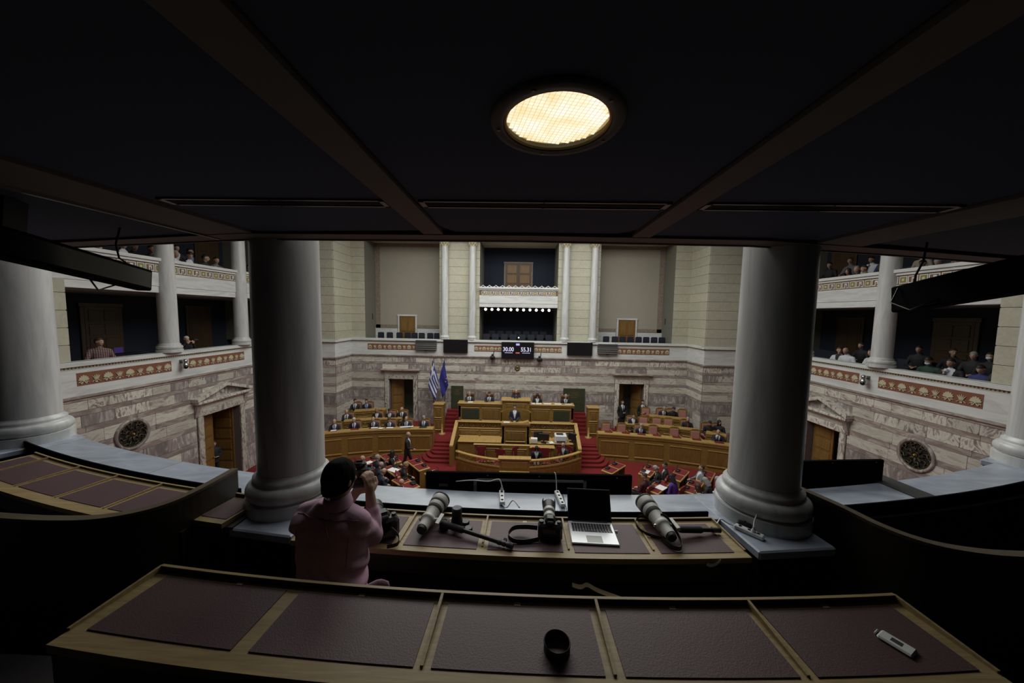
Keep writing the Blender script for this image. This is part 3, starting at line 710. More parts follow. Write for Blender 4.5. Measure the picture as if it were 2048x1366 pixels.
# silver dome cameras on the side parapets
def dome(X, Yv, z, nx, label):
    t = thing('dome_camera', label, 'camera', (X, Yv, z))
    q = MB(); q.ball((0, 0, .02), (.10, .10, .12), 16); q.build('globe', 'steel', t)
    q = MB(); q.ball((0, 0, .18), (.075, .075, .07), 14); q.cyl((0, 0, .1), (0, 0, .18), .04, .04, 10); q.build('cap', 'steel', t)
    q = MB(); q.box(-.16*nx-.03, -.16*nx+.03, -.05, .05, .1, .22); q.cyl((0, 0, .16), (-.16*nx, 0, .16), .025, .025, 8); q.build('bracket', 'grille_metal', t)
    q = MB(); q.ball((.05*nx, -.03, -.02), (.06, .07, .07), 12); q.build('lens_window', 'screen_glass', t)
dome(XL+.20, 11.42, 3.84, 1, 'polished dome camera on the white parapet below the white haired man'); dome(XR-.20, 11.31, 3.80, -1, 'polished dome camera on the white parapet of the crowded balcony')

# ================================================================== podium, stairs, benches
# floors at the far end: landing, stairs, platforms
m = MB(); m.box(XPL, -3.0, 16.62, YF, FZ, -.5); m.box(2.75, XPR, 16.5, YF, FZ, -.5); m.box(-3.0, 2.75, 16.3, YF, FZ, -.36); struct('floor_landing', m, 'carpet_red')
m = MB(); m.box(-3.3, 3.0, 17.56, YF, FZ, .42); m.box(-.85, .55, 17.6, YF, .42, .58); struct('floor_platform', m, 'carpet_red')
def stair(name, x0, x1, y0, y1, z0, z1, n, curved=0, side=1):
    t = tag(thing(name, None, None), kind='structure'); h = (z1-z0)/n
    for i in range(n):
        ya = y0+(y1-y0)*i/n; q = MB(); wid = max(0, curved-i)
        if wid > 0:
            a, b = (x0-.55*wid/curved, x1+.0) if side > 0 else (x0, x1+.55*wid/curved)
            k = 8; c0 = a if side > 0 else b
            r = y1-ya; pts = [((c0+(r*.45 if side > 0 else -r*.45))-(1 if side > 0 else -1)*r*.45*math.cos(t_*math.pi/2/k), y1-r*math.sin(t_*math.pi/2/k)) for t_ in range(k+1)]
            poly = pts+[(b, ya), (b, y1)] if side > 0 else ([(a, y1), (a, ya)]+pts[::-1])
            q.prism(poly, FZ, z0+h*(i+1), 'z')
        else: q.box(x0, x1, ya, y1, FZ, z0+h*(i+1), 0, None, .015)
        q.build('step', 'carpet_red', t)
    return t
stair('stair_1', -4.15, -3.0, 15.2, 16.65, FZ, -.5, 6, 3, 1); stair('stair_2', 2.75, 3.85, 15.15, 16.55, FZ, -.5, 6, 3, -1)
stair('stair_3', -4.05, -3.3, 17.75, 19.0, -.5, .42, 6); stair('stair_4', 3.0, 3.75, 17.75, 19.0, -.5, .42, 6)

def panelled(q, x0, x1, z0, z1, y, n, mi=0, mp=1, ml=2, fr=.09):
    """raised-and-fielded panels on a front at y, facing -y"""
    w_ = (x1-x0)/n
    for i in range(n):
        a, b = x0+i*w_+fr, x0+(i+1)*w_-fr
        q.append((a, b, z0+fr, z1-fr, y))
def add_panels(parent, spec, mats=('oak_panel', 'oak_light')):
    for (a, b, z0, z1, y) in spec:
        q = MB(); q.box(a, b, y-.012, y, z0, z1, 0); q.box(a+.06, b-.06, y-.024, y-.012, z0+.06, z1-.06, 0, None, .01); p = q.build('panel', mats[0], parent)
        q = MB(); q.box(a-.03, b+.03, y-.045, y, z0-.05, z0, 0, None, .012); q.box(a-.03, b+.03, y-.03, y, z1, z1+.025, 0, None, .008); q.build('panel_moulding', mats[1], p)
# presidium desk
t = thing('presidium_desk', 'long oak presidium desk with raised middle, below the timer screen', 'desk', (-.14, 17.5, .42))
q = MB(); q.box(-3.0, 2.98, 0, .10, -1.0, .72); q.box(-3.0, -2.9, 0, .6, 0, .72); q.box(2.88, 2.98, 0, .6, 0, .72); q.build('front', 'oak', t)
for (a, b) in ((-3.06, -.7), (.7, 3.04)):
    q = MB(); q.box(a, b, -.06, .5, .70, .76, 0, None, .012); q.build('worktop', 'oak_light', t)
    q = MB(); q.box(a, b, -.03, .0, .60, .70, 0, None, .01); q.build('moulding', 'oak', t)
q = MB(); q.box(-.72, .70, -.10, .42, -.2, .92); q.build('middle_front', 'oak', t)
q = MB(); q.box(-.78, .76, -.16, .50, .92, 1.0, 0, None, .015); q.build('middle_worktop', 'oak_light', t)
sp = []; panelled(sp, -2.95, -.75, -.22, .58, -.0, 2); panelled(sp, .75, 2.93, -.22, .58, -.0, 2); panelled(sp, -.6, .6, .1, .86, -.10, 1)
add_panels(t, sp)
for (a, b) in ((-2.82, -1.92), (1.96, 2.78)):
    q = MB(); q.box(a, b, -.035, -.02, -.08, .44); q.build('green_panel', 'green_marble', t)
# tablets of green marble on the wall behind
for (a, b, l) in ((-3.86, -3.16, 'dark green marble tablet on the wall beside the flags'), (2.5, 3.72, 'dark green marble tablet on the wall on the side away from the flags')):
    t = thing('marble_tablet', l, 'tablet', ((a+b)/2, YF-.03, .42)); w_ = (b-a)/2
    q = MB(); q.box(-w_, w_, -.04, 0, 0, 1.32, 0, None, .01); q.build('slab', 'green_marble', t)
    q = MB()
    for k, ln in enumerate((.4, .28, .5, .33)): q.box(-w_*ln, w_*ln, -.044, -.04, 1.08-k*.09, 1.095-k*.09)
    q.build('inscription', 'gilt', t)
# rostrum for the speaker
t = thing('speaker_rostrum', 'tall oak speaker rostrum with panelled front and curved back screen', 'rostrum', (-.13, 16.2, -.5))
q = MB(); q.box(-.64, .64, 0, .12, -.6, 1.0); q.box(-.64, -.56, 0, .55, 0, 1.0); q.box(.56, .64, 0, .55, 0, 1.0); q.build('front', 'oak', t)
q = MB(); q.box(-.70, .70, -.08, .40, 1.0, 1.06, 0, None, .012); q.box(-.70, .70, -.05, .0, .93, 1.0, 0, None, .01); q.build('worktop', 'oak_light', t)
q = MB(); q.box(-.7, .7, -.08, -.05, 1.06, 1.10); q.prism([(.25, 1.06), (.62, 1.06), (.62, 1.16)], .0, .3, 'y'); q.build('reading_ledge', 'oak_light', t)
q = MB(); q.lathe([(.74, .2), (.74, 1.5)], 24, (0, .35, 0), 0, None, False, True, 0, math.pi); q.lathe([(.70, 1.5), (.70, .2)], 24, (0, .35, 0), 0, None, False, True, 0, math.pi); q.lathe([(.70, 1.5), (.74, 1.5)], 24, (0, .35, 0), 0, None, False, True, 0, math.pi); q.build('back_screen', 'oak', t)
add_panels(t, [(-.46, .46, .18, .66, 0)])
q = MB(); q.box(-.6, -.3, -.02, .2, 1.065, 1.075); tag(link('paper_sheet', q.mesh('paper_sheet', 'paper'), None, Matrix.Translation((-.13, 16.2, -.5))), 'white sheets lying on the speaker rostrum', 'paper')
# carved front of the clerks' enclosure
def carved(parent, pts, z0, z1, n=7, mat='oak_light', back=True):
    """row of scrolls between two rails following a plan polyline"""
    for i in range(len(pts)-1):
        a, b = Vector((*pts[i], 0)), Vector((*pts[i+1], 0)); d = b-a; L = d.length; u = d/L
        nn = max(1, round(L/.26)); q = MB(); h = z1-z0
        for k in range(nn):
            c = a+u*(L*(k+.5)/nn); s_ = 1 if k % 2 else -1
            P_ = [c+u*(math.cos(th)*(.10-.012*th))+Vector((0, 0, (z0+z1)/2+s_*math.sin(th)*(h*.42-.012*th))) for th in [j*.55 for j in range(10)]]
            q.tube(P_, .016, 5)
            q.tube([c-u*(L/nn*.5)+Vector((0, 0, z0+.02)), c+Vector((0, 0, z1-.03)), c+u*(L/nn*.5)+Vector((0, 0, z0+.02))], .013, 5)
        q.build('carved_scrolls', mat, parent, True)
t = thing('clerk_balustrade', 'carved oak balustrade wall at the back of the clerks enclosure behind the rostrum', 'balustrade', (-.13, 16.28, FZ))
for (a, b) in ((-2.87, -.62), (.62, 2.88)):
    q = MB(); q.box(a, b, 0, .08, 0, 1.34); q.build('wall', 'oak', t)
    q = MB(); q.box(a, b, -.05, .13, 1.64, 1.69, 0, None, .01); q.build('handrail', 'oak_light', t); q = MB(); q.box(a, b, -.02, .1, 1.32, 1.38, 0, None, .01); q.build('lower_rail', 'oak_light', t)
    q = MB(); q.box(a, b, .05, .07, 1.38, 1.64); q.build('fret_back', 'oak_panel', t)
    for x in (a, b-.06): q = MB(); q.box(x, x+.06, -.02, .1, 1.34, 1.66); q.build('post', 'oak', t)
    carved(t, [(a-.13+.05, 16.29), (b-.13-.05, 16.29)], FZ+1.40, FZ+1.63, mat='oak')
sp = []; panelled(sp, -2.82, -.7, .92, 1.3, 0, 2, fr=.07); panelled(sp, .7, 2.84, .92, 1.3, 0, 2, fr=.07); add_panels(t, sp)
# sloped side parapets of the enclosure
for s_, x, l in ((-1, -3.02, 'sloping oak side parapet of the clerks enclosure on the flag side'), (1, 2.78, 'sloping oak side parapet of the clerks enclosure on the computer side')):
    t = thing('side_parapet', l, 'parapet', (x, 15.0, FZ))
    q = MB(); q.prism([(0, 0), (1.36, 0), (1.36, 1.64), (1.3, 1.64), (.0, .92)], -.05, .05, 'x'); q.build('panel', 'oak', t)
    q = MB(); q.prism([(-.05, .90), (1.36, 1.64), (1.36, 1.70), (-.05, .97)], -.08, .08, 'x'); q.build('handrail', 'oak_light', t)
    q = MB(); q.box(-.08, .08, -.08, .08, 0, .95, 0, None, .01); q.build('post', 'oak', t)
# clerks' desk along the wall and the middle desk
t = thing('clerk_desk', 'oak clerks desk inside the carved enclosure', 'desk', (-.13, 15.55, FZ))
for (a, b) in ((-2.7, -.66), (.66, 2.7)): q = MB(); q.box(a, b, -.05, .7, .92, .97, 0, None, .01); q.build('worktop', 'oak_light', t)
q = MB(); q.box(-2.7, -.66, .0, .05, 0, .92); q.box(.66, 2.7, .0, .05, 0, .92); q.build('front', 'oak', t)
t = thing('clerk_table', 'lower oak clerks table with panelled back in front of the rostrum', 'table', (-.13, 15.1, FZ))
q = MB(); q.box(-1.85, -.62, 0, .06, 0, .98); q.box(.62, 1.75, 0, .06, 0, .90); q.box(-.62, .62, -.05, .06, 0, .98); q.build('front', 'oak', t)
q = MB(); q.box(-1.9, .66, -.06, .1, .98, 1.02, 0, None, .01); q.build('worktop', 'oak_light', t); q = MB(); q.box(.665, 1.8, -.06, .3, .90, .94, 0, None, .01); q.build('worktop', 'oak_light', t)
add_panels(t, [(-1.7, -.75, .25, .82, 0), (-.5, .5, .2, .82, -.05)])
# curved front balustrade
t = thing('curved_balustrade', 'curved oak balustrade with pierced scrollwork in front of the clerks', 'balustrade', (-.13, 14.2, FZ))
def arcpts(a, b, n=10): # circle through ends bulging to the viewer
    R_ = 4.3; cy = 13.62+R_
    return [(-.13+R_*math.sin(math.radians(a+(b-a)*i/n)), cy-R_*math.cos(math.radians(a+(b-a)*i/n))) for i in range(n+1)]
def arcwall(pts, t0, t1, z0, z1, q):
    for i in range(len(pts)-1):
        a, b = Vector(pts[i]), Vector(pts[i+1]); d = (b-a).normalized(); n_ = Vector((d.y, -d.x))
        v = []
        for z in (z0, z1):
            for p in (a+n_*t0, b+n_*t0, b+n_*t1, a+n_*t1): v.append((p.x, p.y, z))
        q.add(v, [(0, 1, 2, 3)[::-1], (4, 5, 6, 7), (0, 4, 5, 1), (1, 5, 6, 2), (2, 6, 7, 3), (3, 7, 4, 0)])
for (a0, a1) in ((-36, -8), (8, 42)):
    pts = arcpts(a0, a1, 8)
    q = MB(); arcwall(pts, 0, .07, FZ, FZ+.66, q); q.build('wall', 'oak', t, True)
    q = MB(); arcwall(pts, -.04, .11, FZ+.92, FZ+.97, q); q.build('handrail', 'oak_light', t, True); q = MB(); arcwall(pts, -.02, .09, FZ+.64, FZ+.69, q); q.build('lower_rail', 'oak_light', t, True)
    carved(t, [pts[i] for i in range(0, 9, 1)], FZ+.70, FZ+.92)
    for i in range(0, 8, 2):
        q = MB(); pa, pb, pc = Vector(pts[i]), Vector(pts[i+1]), Vector(pts[i+2])
        arcwall([pa.lerp(pb, .2), pb, pb.lerp(pc, .8)], .065, .085, FZ+.14, FZ+.52, q); q.build('panel', 'oak_panel', t, True)
    for i in (0, 8):
        q = MB(); p = pts[i]; q.box(p[0]-.05, p[0]+.05, p[1]-.05, p[1]+.05, FZ, FZ+.97); q.build('post', 'oak', t, True)
q = MB(); q.box(-.62+(-.13), .62-.13, 13.62, 13.8, FZ, FZ+.98); q.build('middle_block', 'oak', t, True)
q = MB(); q.box(-.68-.13, .68-.13, 13.56, 13.86, FZ+.98, FZ+1.03, 0, None, .01); q.build('middle_cap', 'oak_light', t, True)
q = MB(); q.box(-.55-.13, .55-.13, 13.58, 13.62, FZ+.62, FZ+.88, 0, None, .01); q.build('middle_panel', 'oak_panel', t, True)
t = thing('oak_bench', 'pale oak bench shelf fixed before the curved balustrade', 'bench', (-.13, 13.4, FZ))
q = MB(); q.box(-.62, .62, -.18, .2, .44, .5, 0, None, .012); q.build('seat', 'oak_light', t)
for x in (-.5, .5): q = MB(); q.box(x-.03, x+.03, -.12, .16, 0, .44); q.build('leg', 'oak', t)
# plinths with flag stands at the side stairs
for x0, x1, l, s_ in ((-4.50, -3.98, 'oak newel cabinet beside the flags at the red stairs', 1), (3.62, 4.2, 'oak newel cabinet beside the red stairs away from the flags', -1)):
    t = thing('newel_cabinet', l, 'cabinet', ((x0+x1)/2, 17.75, -.5)); w_ = (x1-x0)/2
    q = MB(); q.box(-w_, w_, -.18, .3, 0, 1.5, 0, None, .015); q.build('body', 'oak', t)
    q = MB(); q.box(-w_-.03, w_+.03, -.21, .33, 1.5, 1.56, 0, None, .012); q.build('cap', 'oak_light', t)
    add_panels(t, [(-w_+.1, w_-.1, .2, .7, -.18), (-w_+.1, w_-.1, .85, 1.35, -.18)])
    q = MB(); q.lathe([(.17, -.02), (.18, .03), (.05, .06), (.04, .5)], 16, (w_*s_*.9, -.35, .02)); q.build('foot_ring', 'oak_light', t)
# ---- government benches: curved desks on three levels
def bench(name, label, pts, z0, ztop, depth, npan, rows=True, frontz=None):
    """pts: plan polyline of the front edge, from the middle of the hall outward"""
    c = Vector(pts[0]); t = thing(name, label, 'bench', (*pts[0], z0))
    P2 = [Vector(p) for p in pts]
    def off(d):
        o = []
        for i, p in enumerate(P2):
            tn = (P2[min(i+1, len(P2)-1)]-P2[max(i-1, 0)]).normalized(); n_ = Vector((-tn.y, tn.x))
            if n_.y < 0: n_ = -n_
            o.append(p+n_*d)
        return o
    def band(a, b, za, zb, mat, nm):
        A, B = off(a), off(b); q = MB()
        for i in range(len(A)-1):
            v = [(*A[i], za), (*A[i+1], za), (*B[i+1], za), (*B[i], za), (*A[i], zb), (*A[i+1], zb), (*B[i+1], zb), (*B[i], zb)]
            q.add(v, [(3, 2, 1, 0), (4, 5, 6, 7), (0, 1, 5, 4), (1, 2, 6, 5), (2, 3, 7, 6), (3, 0, 4, 7)])
        return q.build(nm, mat, t, True)
    band(0, .06, z0, ztop-.05, 'oak', 'front'); band(-.05, depth, ztop-.05, ztop, 'oak_light', 'worktop'); band(-.03, .02, ztop-.17, ztop-.05, 'oak', 'moulding'); band(-.04, .0, z0, z0+.12, 'oak', 'skirting')
    for e in (0, -1):
        q = MB(); a, b = off(0)[e], off(depth)[e]; d = (b-a).normalized(); s_ = Vector((d.y, -d.x))*.03
        q.prism([tuple(a-s_), tuple(a+s_), tuple(b+s_), tuple(b-s_)], z0, ztop-.05, 'z'); q.build('end_panel', 'oak', t, True)
    # panels
    A, B, Cc, D = off(-.014), off(0), off(-.05), off(-.03)
    L = [0]
    for i in range(len(P2)-1): L.append(L[-1]+(P2[i+1]-P2[i]).length)
    def at(Q, s):
        for i in range(len(L)-1):
            if s <= L[i+1]+1e-6: return Q[i].lerp(Q[i+1], (s-L[i])/(L[i+1]-L[i]))
        return Q[-1]
    H = ztop-z0
    for k in range(npan):
        s0, s1 = L[-1]*k/npan+.14, L[-1]*(k+1)/npan-.14
        if H > .8: zs = [(z0+.26, ztop-.36)]
        else: zs = [(z0+H*.30, z0+H*.52), (z0+H*.56, z0+H*.78)]
        for (za, zb) in zs:
            q = MB(); ss = [s0+(s1-s0)*j/4 for j in range(5)]
            def strip(Q1, Q2, a_, b_):
                for j in range(4):
                    v = [(*at(Q1, ss[j]), a_), (*at(Q1, ss[j+1]), a_), (*at(Q2, ss[j+1]), a_), (*at(Q2, ss[j]), a_)]; v += [(x, y, b_) for x, y, _ in v]
                    q.add(v, [(3, 2, 1, 0), (4, 5, 6, 7), (0, 1, 5, 4), (1, 2, 6, 5), (2, 3, 7, 6), (3, 0, 4, 7)])
            strip(A, B, za+.05, zb-.05); p = q.build('panel', 'oak_panel', t, True)
            q = MB(); strip(Cc, B, za-.035, za+.012); strip(D, B, zb-.01, zb+.02)
            q.build('panel_moulding', 'oak_light', p)
            p2 = kids(p)[0]; p2.data.transform(t.matrix_basis.inverted())
    return t
LB = [(-4.16, 16.16), (-4.8, 16.12), (-5.41, 16.05), (-6.03, 15.97), (-6.64, 15.88), (-7.2, 15.75), (-7.77, 15.58), (-8.22, 15.43), (-8.67, 15.26), (-9.4, 14.95)]
RB = [(3.85, 16.13), (4.6, 16.07), (5.45, 15.95), (6.2, 15.85), (6.95, 15.70), (7.6, 15.54), (8.18, 15.35), (8.7, 15.19), (9.17, 15.03), (9.9, 14.7)]
bench('government_bench', 'curved oak front bench with seated ministers on the flag side', LB, FZ, .2, .38, 4)
bench('government_bench', 'curved oak front bench with empty pink chairs away from the flags', RB, FZ, .2, .38, 4)
def shift(P_, d, a, b): return [(x, y+d) for x, y in P_[a:b]]
bench('second_bench', 'narrow oak second row bench behind the ministers on the flag side', shift(LB, 1.12, 3, 9), -.35, .4, .34, 4)
bench('third_bench', 'short oak back row bench under the marble wall on the flag side', shift(LB, 2.2, 5, 9), -.15, .6, .34, 2)
bench('second_bench', 'narrow oak second row bench behind the empty pink chairs', shift(RB, 1.12, 2, 8), -.35, .4, .34, 4)
bench('third_bench', 'short oak back row bench under the marble wall away from the flags', shift(RB, 2.2, 4, 8), -.15, .6, .34, 2)
bench('side_bench', 'short oak bench by the wall corner beyond the pink chairs', [(8.9, 16.0), (9.25, 15.8), (9.6, 15.6)], -.35, .4, .4, 1)
m = MB()
for P_, xe in ((LB, XPL), (RB, XPR)):
    for d, z0, z1, a, b in ((.06, FZ, -.55, 0, 10), (1.12, -.56, -.35, 2, 10), (2.2, -.36, -.15, 4, 10)):
        seg = shift(P_, d, a, b); poly = [(x, y) for x, y in seg]+[(seg[-1][0], YF), (seg[0][0], YF)]
        if P_ is LB: poly = poly[::-1]
        m.prism(poly, z0, z1, 'z')
struct('floor_terraces', m, 'carpet_red')
# papers and desk pads on the front benches
def flat(name, x, y, z, w_, d, rz, mat, label, cat, group=None, h=.006):
    q = MB(); q.box(-w_/2, w_/2, -d/2, d/2, 0, h); o = link(name, q.mesh(name, mat), None, Matrix.Translation((x, y, z)) @ Matrix.Rotation(rz, 4, 'Z'))
    return tag(o, label, cat, group)
for i, (x, y) in enumerate([(4.4, 16.35), (5.2, 16.25), (6.6, 16.02), (7.45, 15.83), (8.25, 15.6), (9.1, 15.28), (5.9, 16.12)]):
    flat('desk_pad', x, y, .2, .36, .2, -.2, 'red_leather', 'dark red leather desk pad on the front bench before the pink chairs', 'desk pad', 'desk pads on the pink chair bench', .03)
for i, (x, y) in enumerate([(-8.75, 15.55), (-7.85, 15.85), (-7.05, 16.05), (-6.3, 16.15), (-5.45, 16.27), (-4.7, 16.35)]):
    flat('desk_pad', x, y, .2, .36, .2, .15, 'blue_chair' if i > 3 else 'red_leather', ['dark desk pad before the minister next to the marble pier', 'dark red desk pad before the white haired minister', 'dark red desk pad with a document before the third minister from the pier', 'dark red desk pad with a document before the fourth minister from the pier', 'dark blue folder before the bald minister with spread papers', 'dark blue folder before the minister nearest the red stairs'][i], 'desk pad', None, .02)
for (x, y, rz, l, w_) in ((-6.98, 16.02, .2, 'white document on a desk pad before the third minister from the pier', .3), (-6.25, 16.08, .1, 'white document on a desk pad before the fourth minister from the pier', .32), (-5.5, 16.3, .3, 'spread of white papers before the bald minister', .62), (-6.65, 15.98, .0, 'small white note between two ministers on the front bench', .2), (-8.7, 15.5, .3, 'white document before the minister next to the marble pier', .24)):
    flat('document', x, y, .225, w_, .2, rz, 'paper', l, 'paper')
for (x, w_, l) in ((-2.55, .26, 'white papers before the presidium member nearest the flags'), (.75, .2, 'white sheet on the presidium desk beside the woman'), (1.05, .3, 'white document before the woman on the presidium desk'), (1.5, .4, 'white papers on the presidium desk beyond the woman'), (2.05, .36, 'tilted white sheet before the last presidium member'), (2.6, .36, 'yellowish folder at the end of the presidium desk')):
    flat('document', x, 17.62, 1.19, w_, .22, 0, 'ivory' if 'yellow' in l else 'paper', l, 'paper')
# flags
def flag(name, label, P0, P1, P2, P3, pole, matfn, mats, nu=24, nv=36, w=.035):
    t = thing(name, label, 'flag', pole)
    q = MB(); q.cyl((0, 0, 0), (0, 0, 3.4-pole[2]), .022, .02, 10); q.lathe([(.16, 0), (.16, .03), (.05, .06), (.03, .12)], 16); q.build('pole', 'dark_grey', t)
    q = MB(); q.ball((0, 0, 3.44-pole[2]), (.03, .03, .06), 8); q.build('finial', 'gilt', t)
    V = []; A, B, C_, D = Vector(P0), Vector(P1), Vector(P2), Vector(P3)
    for j in range(nv+1):
        for i in range(nu+1):
            u, v = i/nu, j/nv
            p = A.lerp(B, v).lerp(D.lerp(C_, v), u)
            p.y += w*math.sin(v*9+u*4)*(.3+.7*u)-.05*math.sin(u*math.pi)
            V.append(tuple(p))
    F_ = []; mi = []
    for j in range(nv):
        for i in range(nu): F_.append((j*(nu+1)+i, j*(nu+1)+i+1, (j+1)*(nu+1)+i+1, (j+1)*(nu+1)+i)); mi.append(matfn((i+.5)/nu, (j+.5)/nv))
    q = MB(); q.add(V, F_, 0, None, True); q.m = mi; o = q.build('cloth', mats, t, True)
    md = o.modifiers.new('thickness', 'SOLIDIFY'); md.thickness = .006
    return t
def greek(u, v):
    k = int(v*9); s_ = k % 2
    if u < .37 and v < 5/9:
        cu, cv = u/.37, v/(5/9)
        return 1 if (abs(cu-.5) < .13 or abs(cv-.5) < .13) else 0
    return 0 if s_ == 0 else 1
flag('striped_flag', 'blue and white striped flag with white cross draped on a pole', (-4.75, 18.42, 3.28), (-5.0, 18.42, 1.85), (-4.60, 18.42, 1.02), (-4.42, 18.42, 2.15), (-4.73, 18.56, -.5), greek, ['flag_blue', 'flag_white'])
fl = flag('blue_flag', 'plain deep blue flag with yellow stars draped on a pole', (-4.13, 18.42, 3.28), (-4.40, 18.42, 2.2), (-4.2, 18.42, 1.15), (-3.88, 18.42, 1.9), (-4.12, 18.56, -.5), lambda u, v: 0, ['flag_navy'])
for k, (x, z) in enumerate(((-3.98, 2.28), (-4.02, 2.1), (-3.93, 2.42))):
    q = MB(); st = [(.045*(1 if i % 2 == 0 else .42)*math.sin(i*math.pi/5), .045*(1 if i % 2 == 0 else .42)*math.cos(i*math.pi/5)) for i in range(10)]
    q.prism([(x+a, z+b) for a, b in st], 18.325, 18.335, 'y'); q.build('star', 'star_yellow', fl, True)
# computers on the clerks' desk
t = thing('printer', 'white office printer on the clerks desk', 'printer', (2.0, 15.75, FZ+.97))
q = MB(); q.box(-.28, .28, -.2, .25, 0, .36, 0, None, .03); q.build('body', 'white_plastic', t); q = MB(); q.box(-.2, .12, -.1, .15, .36, .38); q.build('lid', 'dark_grey', t); q = MB(); q.box(-.2, .2, -.24, -.2, .08, .12); q.build('tray', 'dark_grey', t)
def monitor(x, y, z, rz, label, w_=.5):
    t = thing('computer_monitor', label, 'monitor', (x, y, z), rz)
    q = MB(); q.box(-w_/2, w_/2, -.03, .03, .1, .44, 0, None, .012); q.build('panel', 'black_plastic', t); q = MB(); q.box(-.12, .12, -.1, .1, 0, .02); q.box(-.03, .03, -.02, .02, .02, .14); q.build('stand', 'black_plastic', t)
    q = MB(); q.box(-w_/2+.02, w_/2-.02, .03, .034, .12, .42); q.build('screen', 'screen_glass', t)
monitor(.95, 15.85, FZ+.97, .1, 'black computer monitor on the clerks desk beside the rostrum', .42); monitor(1.2, 15.6, FZ+.97, -.1, 'wide black computer monitor in front of the stacked trays on the clerks desk', .5); monitor(2.55, 15.75, FZ+.97, -.5, 'black computer monitor between the printer and the side parapet', .4)
for k in range(3): flat('paper_tray', .75, 15.6, FZ+.98+k*.07, .3, .22, 0, 'paper', 'white paper tray in the stack on the clerks desk', 'paper tray', 'paper trays on the clerks desk', .05)
flat('document', 1.55, 15.62, FZ+.975, .22, .28, .3, 'paper', 'single white sheet on the clerks desk between monitor and printer', 'paper')
# clerks' red chairs
rc = None
for (x, y, rz) in ((-1.64, 14.75, .1), (-.83, 14.5, -.2), (.05, 14.85, .4), (1.23, 14.75, 0), (1.85, 15.0, -.6)):
    if rc is None: rc = side_chair('clerk_chair', 'red leather chair in the clerks enclosure', (x, y, FZ), rz, 'red_leather', 'oak', 'red clerks chairs', .46, .44, .46)
    else: dup(rc, (x, y, FZ), rz)
# pink chairs
pc = None
def pink(x, y, z, rz, lab, grp):
    global pc
    if pc is None:
        t = thing('bench_chair', lab, 'chair', (x, y, z), rz, grp); pc = t
        q = MB(); q.box(-.24, .24, -.24, .24, .38, .46, 0, None, .02); q.build('seat', 'pink_leather', t)
        q = MB(); q.box(-.19, .19, -.235, -.205, .56, .95, 0, None, .01); q.box(-.19, .19, -.265, -.235, .56, .95, 0, None, .01); q.build('back_pad', 'pink_leather', t)
        q = MB(); q.prism([(-.24, .5), (.24, .5), (.24, .98), (.12, 1.05), (-.12, 1.05), (-.24, .98)], -.275, -.235, 'y'); q.build('back_frame', 'oak', t)
        for sx in (-.22, .22):
            q = MB(); q.box(sx-.02, sx+.02, .18, .22, 0, .40); q.build('leg', 'oak', t); q = MB(); q.box(sx-.02, sx+.02, -.27, -.23, 0, .55); q.build('leg', 'oak', t)
            q = MB(); q.box(sx-.025, sx+.025, -.25, .15, .64, .68, 0, None, .01); q.build('armrest', 'oak', t)
    else: dup(pc, (x, y, z), rz, lab, grp)
for (x, y) in ((4.45, 16.75), (5.2, 16.68), (6.68, 16.5), (7.6, 16.25), (8.45, 15.95)): pink(x, y, -.55, math.pi+.1*(x-6)*-.5, 'empty oak chair with pink back pad at the front bench', 'empty pink chairs at the front bench')
for (x, y) in ((6.45, 17.15), (7.1, 17.05), (7.65, 16.95)): pink(x, y+.15, -.35, math.pi-.15, 'empty oak chair with pink back pad at the second bench', 'empty pink chairs at the second bench')
for (x, y) in ((6.95, 18.35), (8.85, 18.15)): pink(x, y, -.15, math.pi-.1, 'empty oak chair with pink back pad at the back bench', 'empty pink chairs at the back bench')
# MPs' double desks
md_ = None
def mp_desk(x, y, rz, lab):
    global md_
    if md_ is None:
        t = thing('double_desk', lab, 'desk', (x, y, FZ), rz, 'double desks on the hall floor'); md_ = t
        q = MB(); q.box(-.58, .58, -.24, .24, .70, .76, 0, None, .012); q.build('worktop', 'oak_light', t)
        for e in (-1, 1):
            q = MB(); q.box(e*.28-.24, e*.28+.24, -.2, .2, .755, .772); q.build('desk_pad', 'red_leather', t)
            q = MB(); q.box(e*.28-.10, e*.28+.10, .05, .2, .772, .83, 0, None, .01); q.build('console', 'black_plastic', t)
            q = MB(); q.tube([(e*.28+.06, .16, .82), (e*.28+.06, .17, .95), (e*.28+.05, .08, 1.05)], .008, 5); q.build('microphone', 'black_plastic', t)
        q = MB(); q.box(-.56, .56, .18, .22, 0, .70); q.build('front', 'oak', t)
        for e in (-.55, 0, .55): q = MB(); q.box(e-.02, e+.02, -.2, .2, 0, .70); q.build('side', 'oak', t)
    else: dup(md_, (x, y, FZ), rz, lab)
for (x, y, rz, l) in ((-4.06, 13.40, -.83, 'double desk by the walking man, beside the red carpet'), (-4.77, 12.8, -.76, 'double desk with an open white document'), (-4.05, 11.85, -.7, 'double desk before the lone bald man'), (-6.0, 13.55, -.75, 'double desk under the front bench near the marble pier'), (-5.4, 13.9, -.8, 'double desk behind the walking man, under the ministers bench'), (-6.53, 13.02, -.7, 'double desk before the deputy hidden behind the photographer head'), (-3.02, 12.42, -.75, 'double desk beside the red carpet, mostly hidden by the ledge display'), (3.93, 13.6, .80, 'empty double desk by the red carpet on the pink chair side'), (5.3, 13.45, .9, 'double desk of the man in dark suit with turned head'), (5.15, 12.15, .8, 'double desk with red papers before the woman in purple'), (6.35, 13.15, .85, 'double desk beside the man in light grey suit'), (7.35, 13.05, .9, 'double desk before the man in light grey suit'), (6.42, 12.2, .85, 'double desk before the grey haired woman')):
    mp_desk(x, y, rz, l)
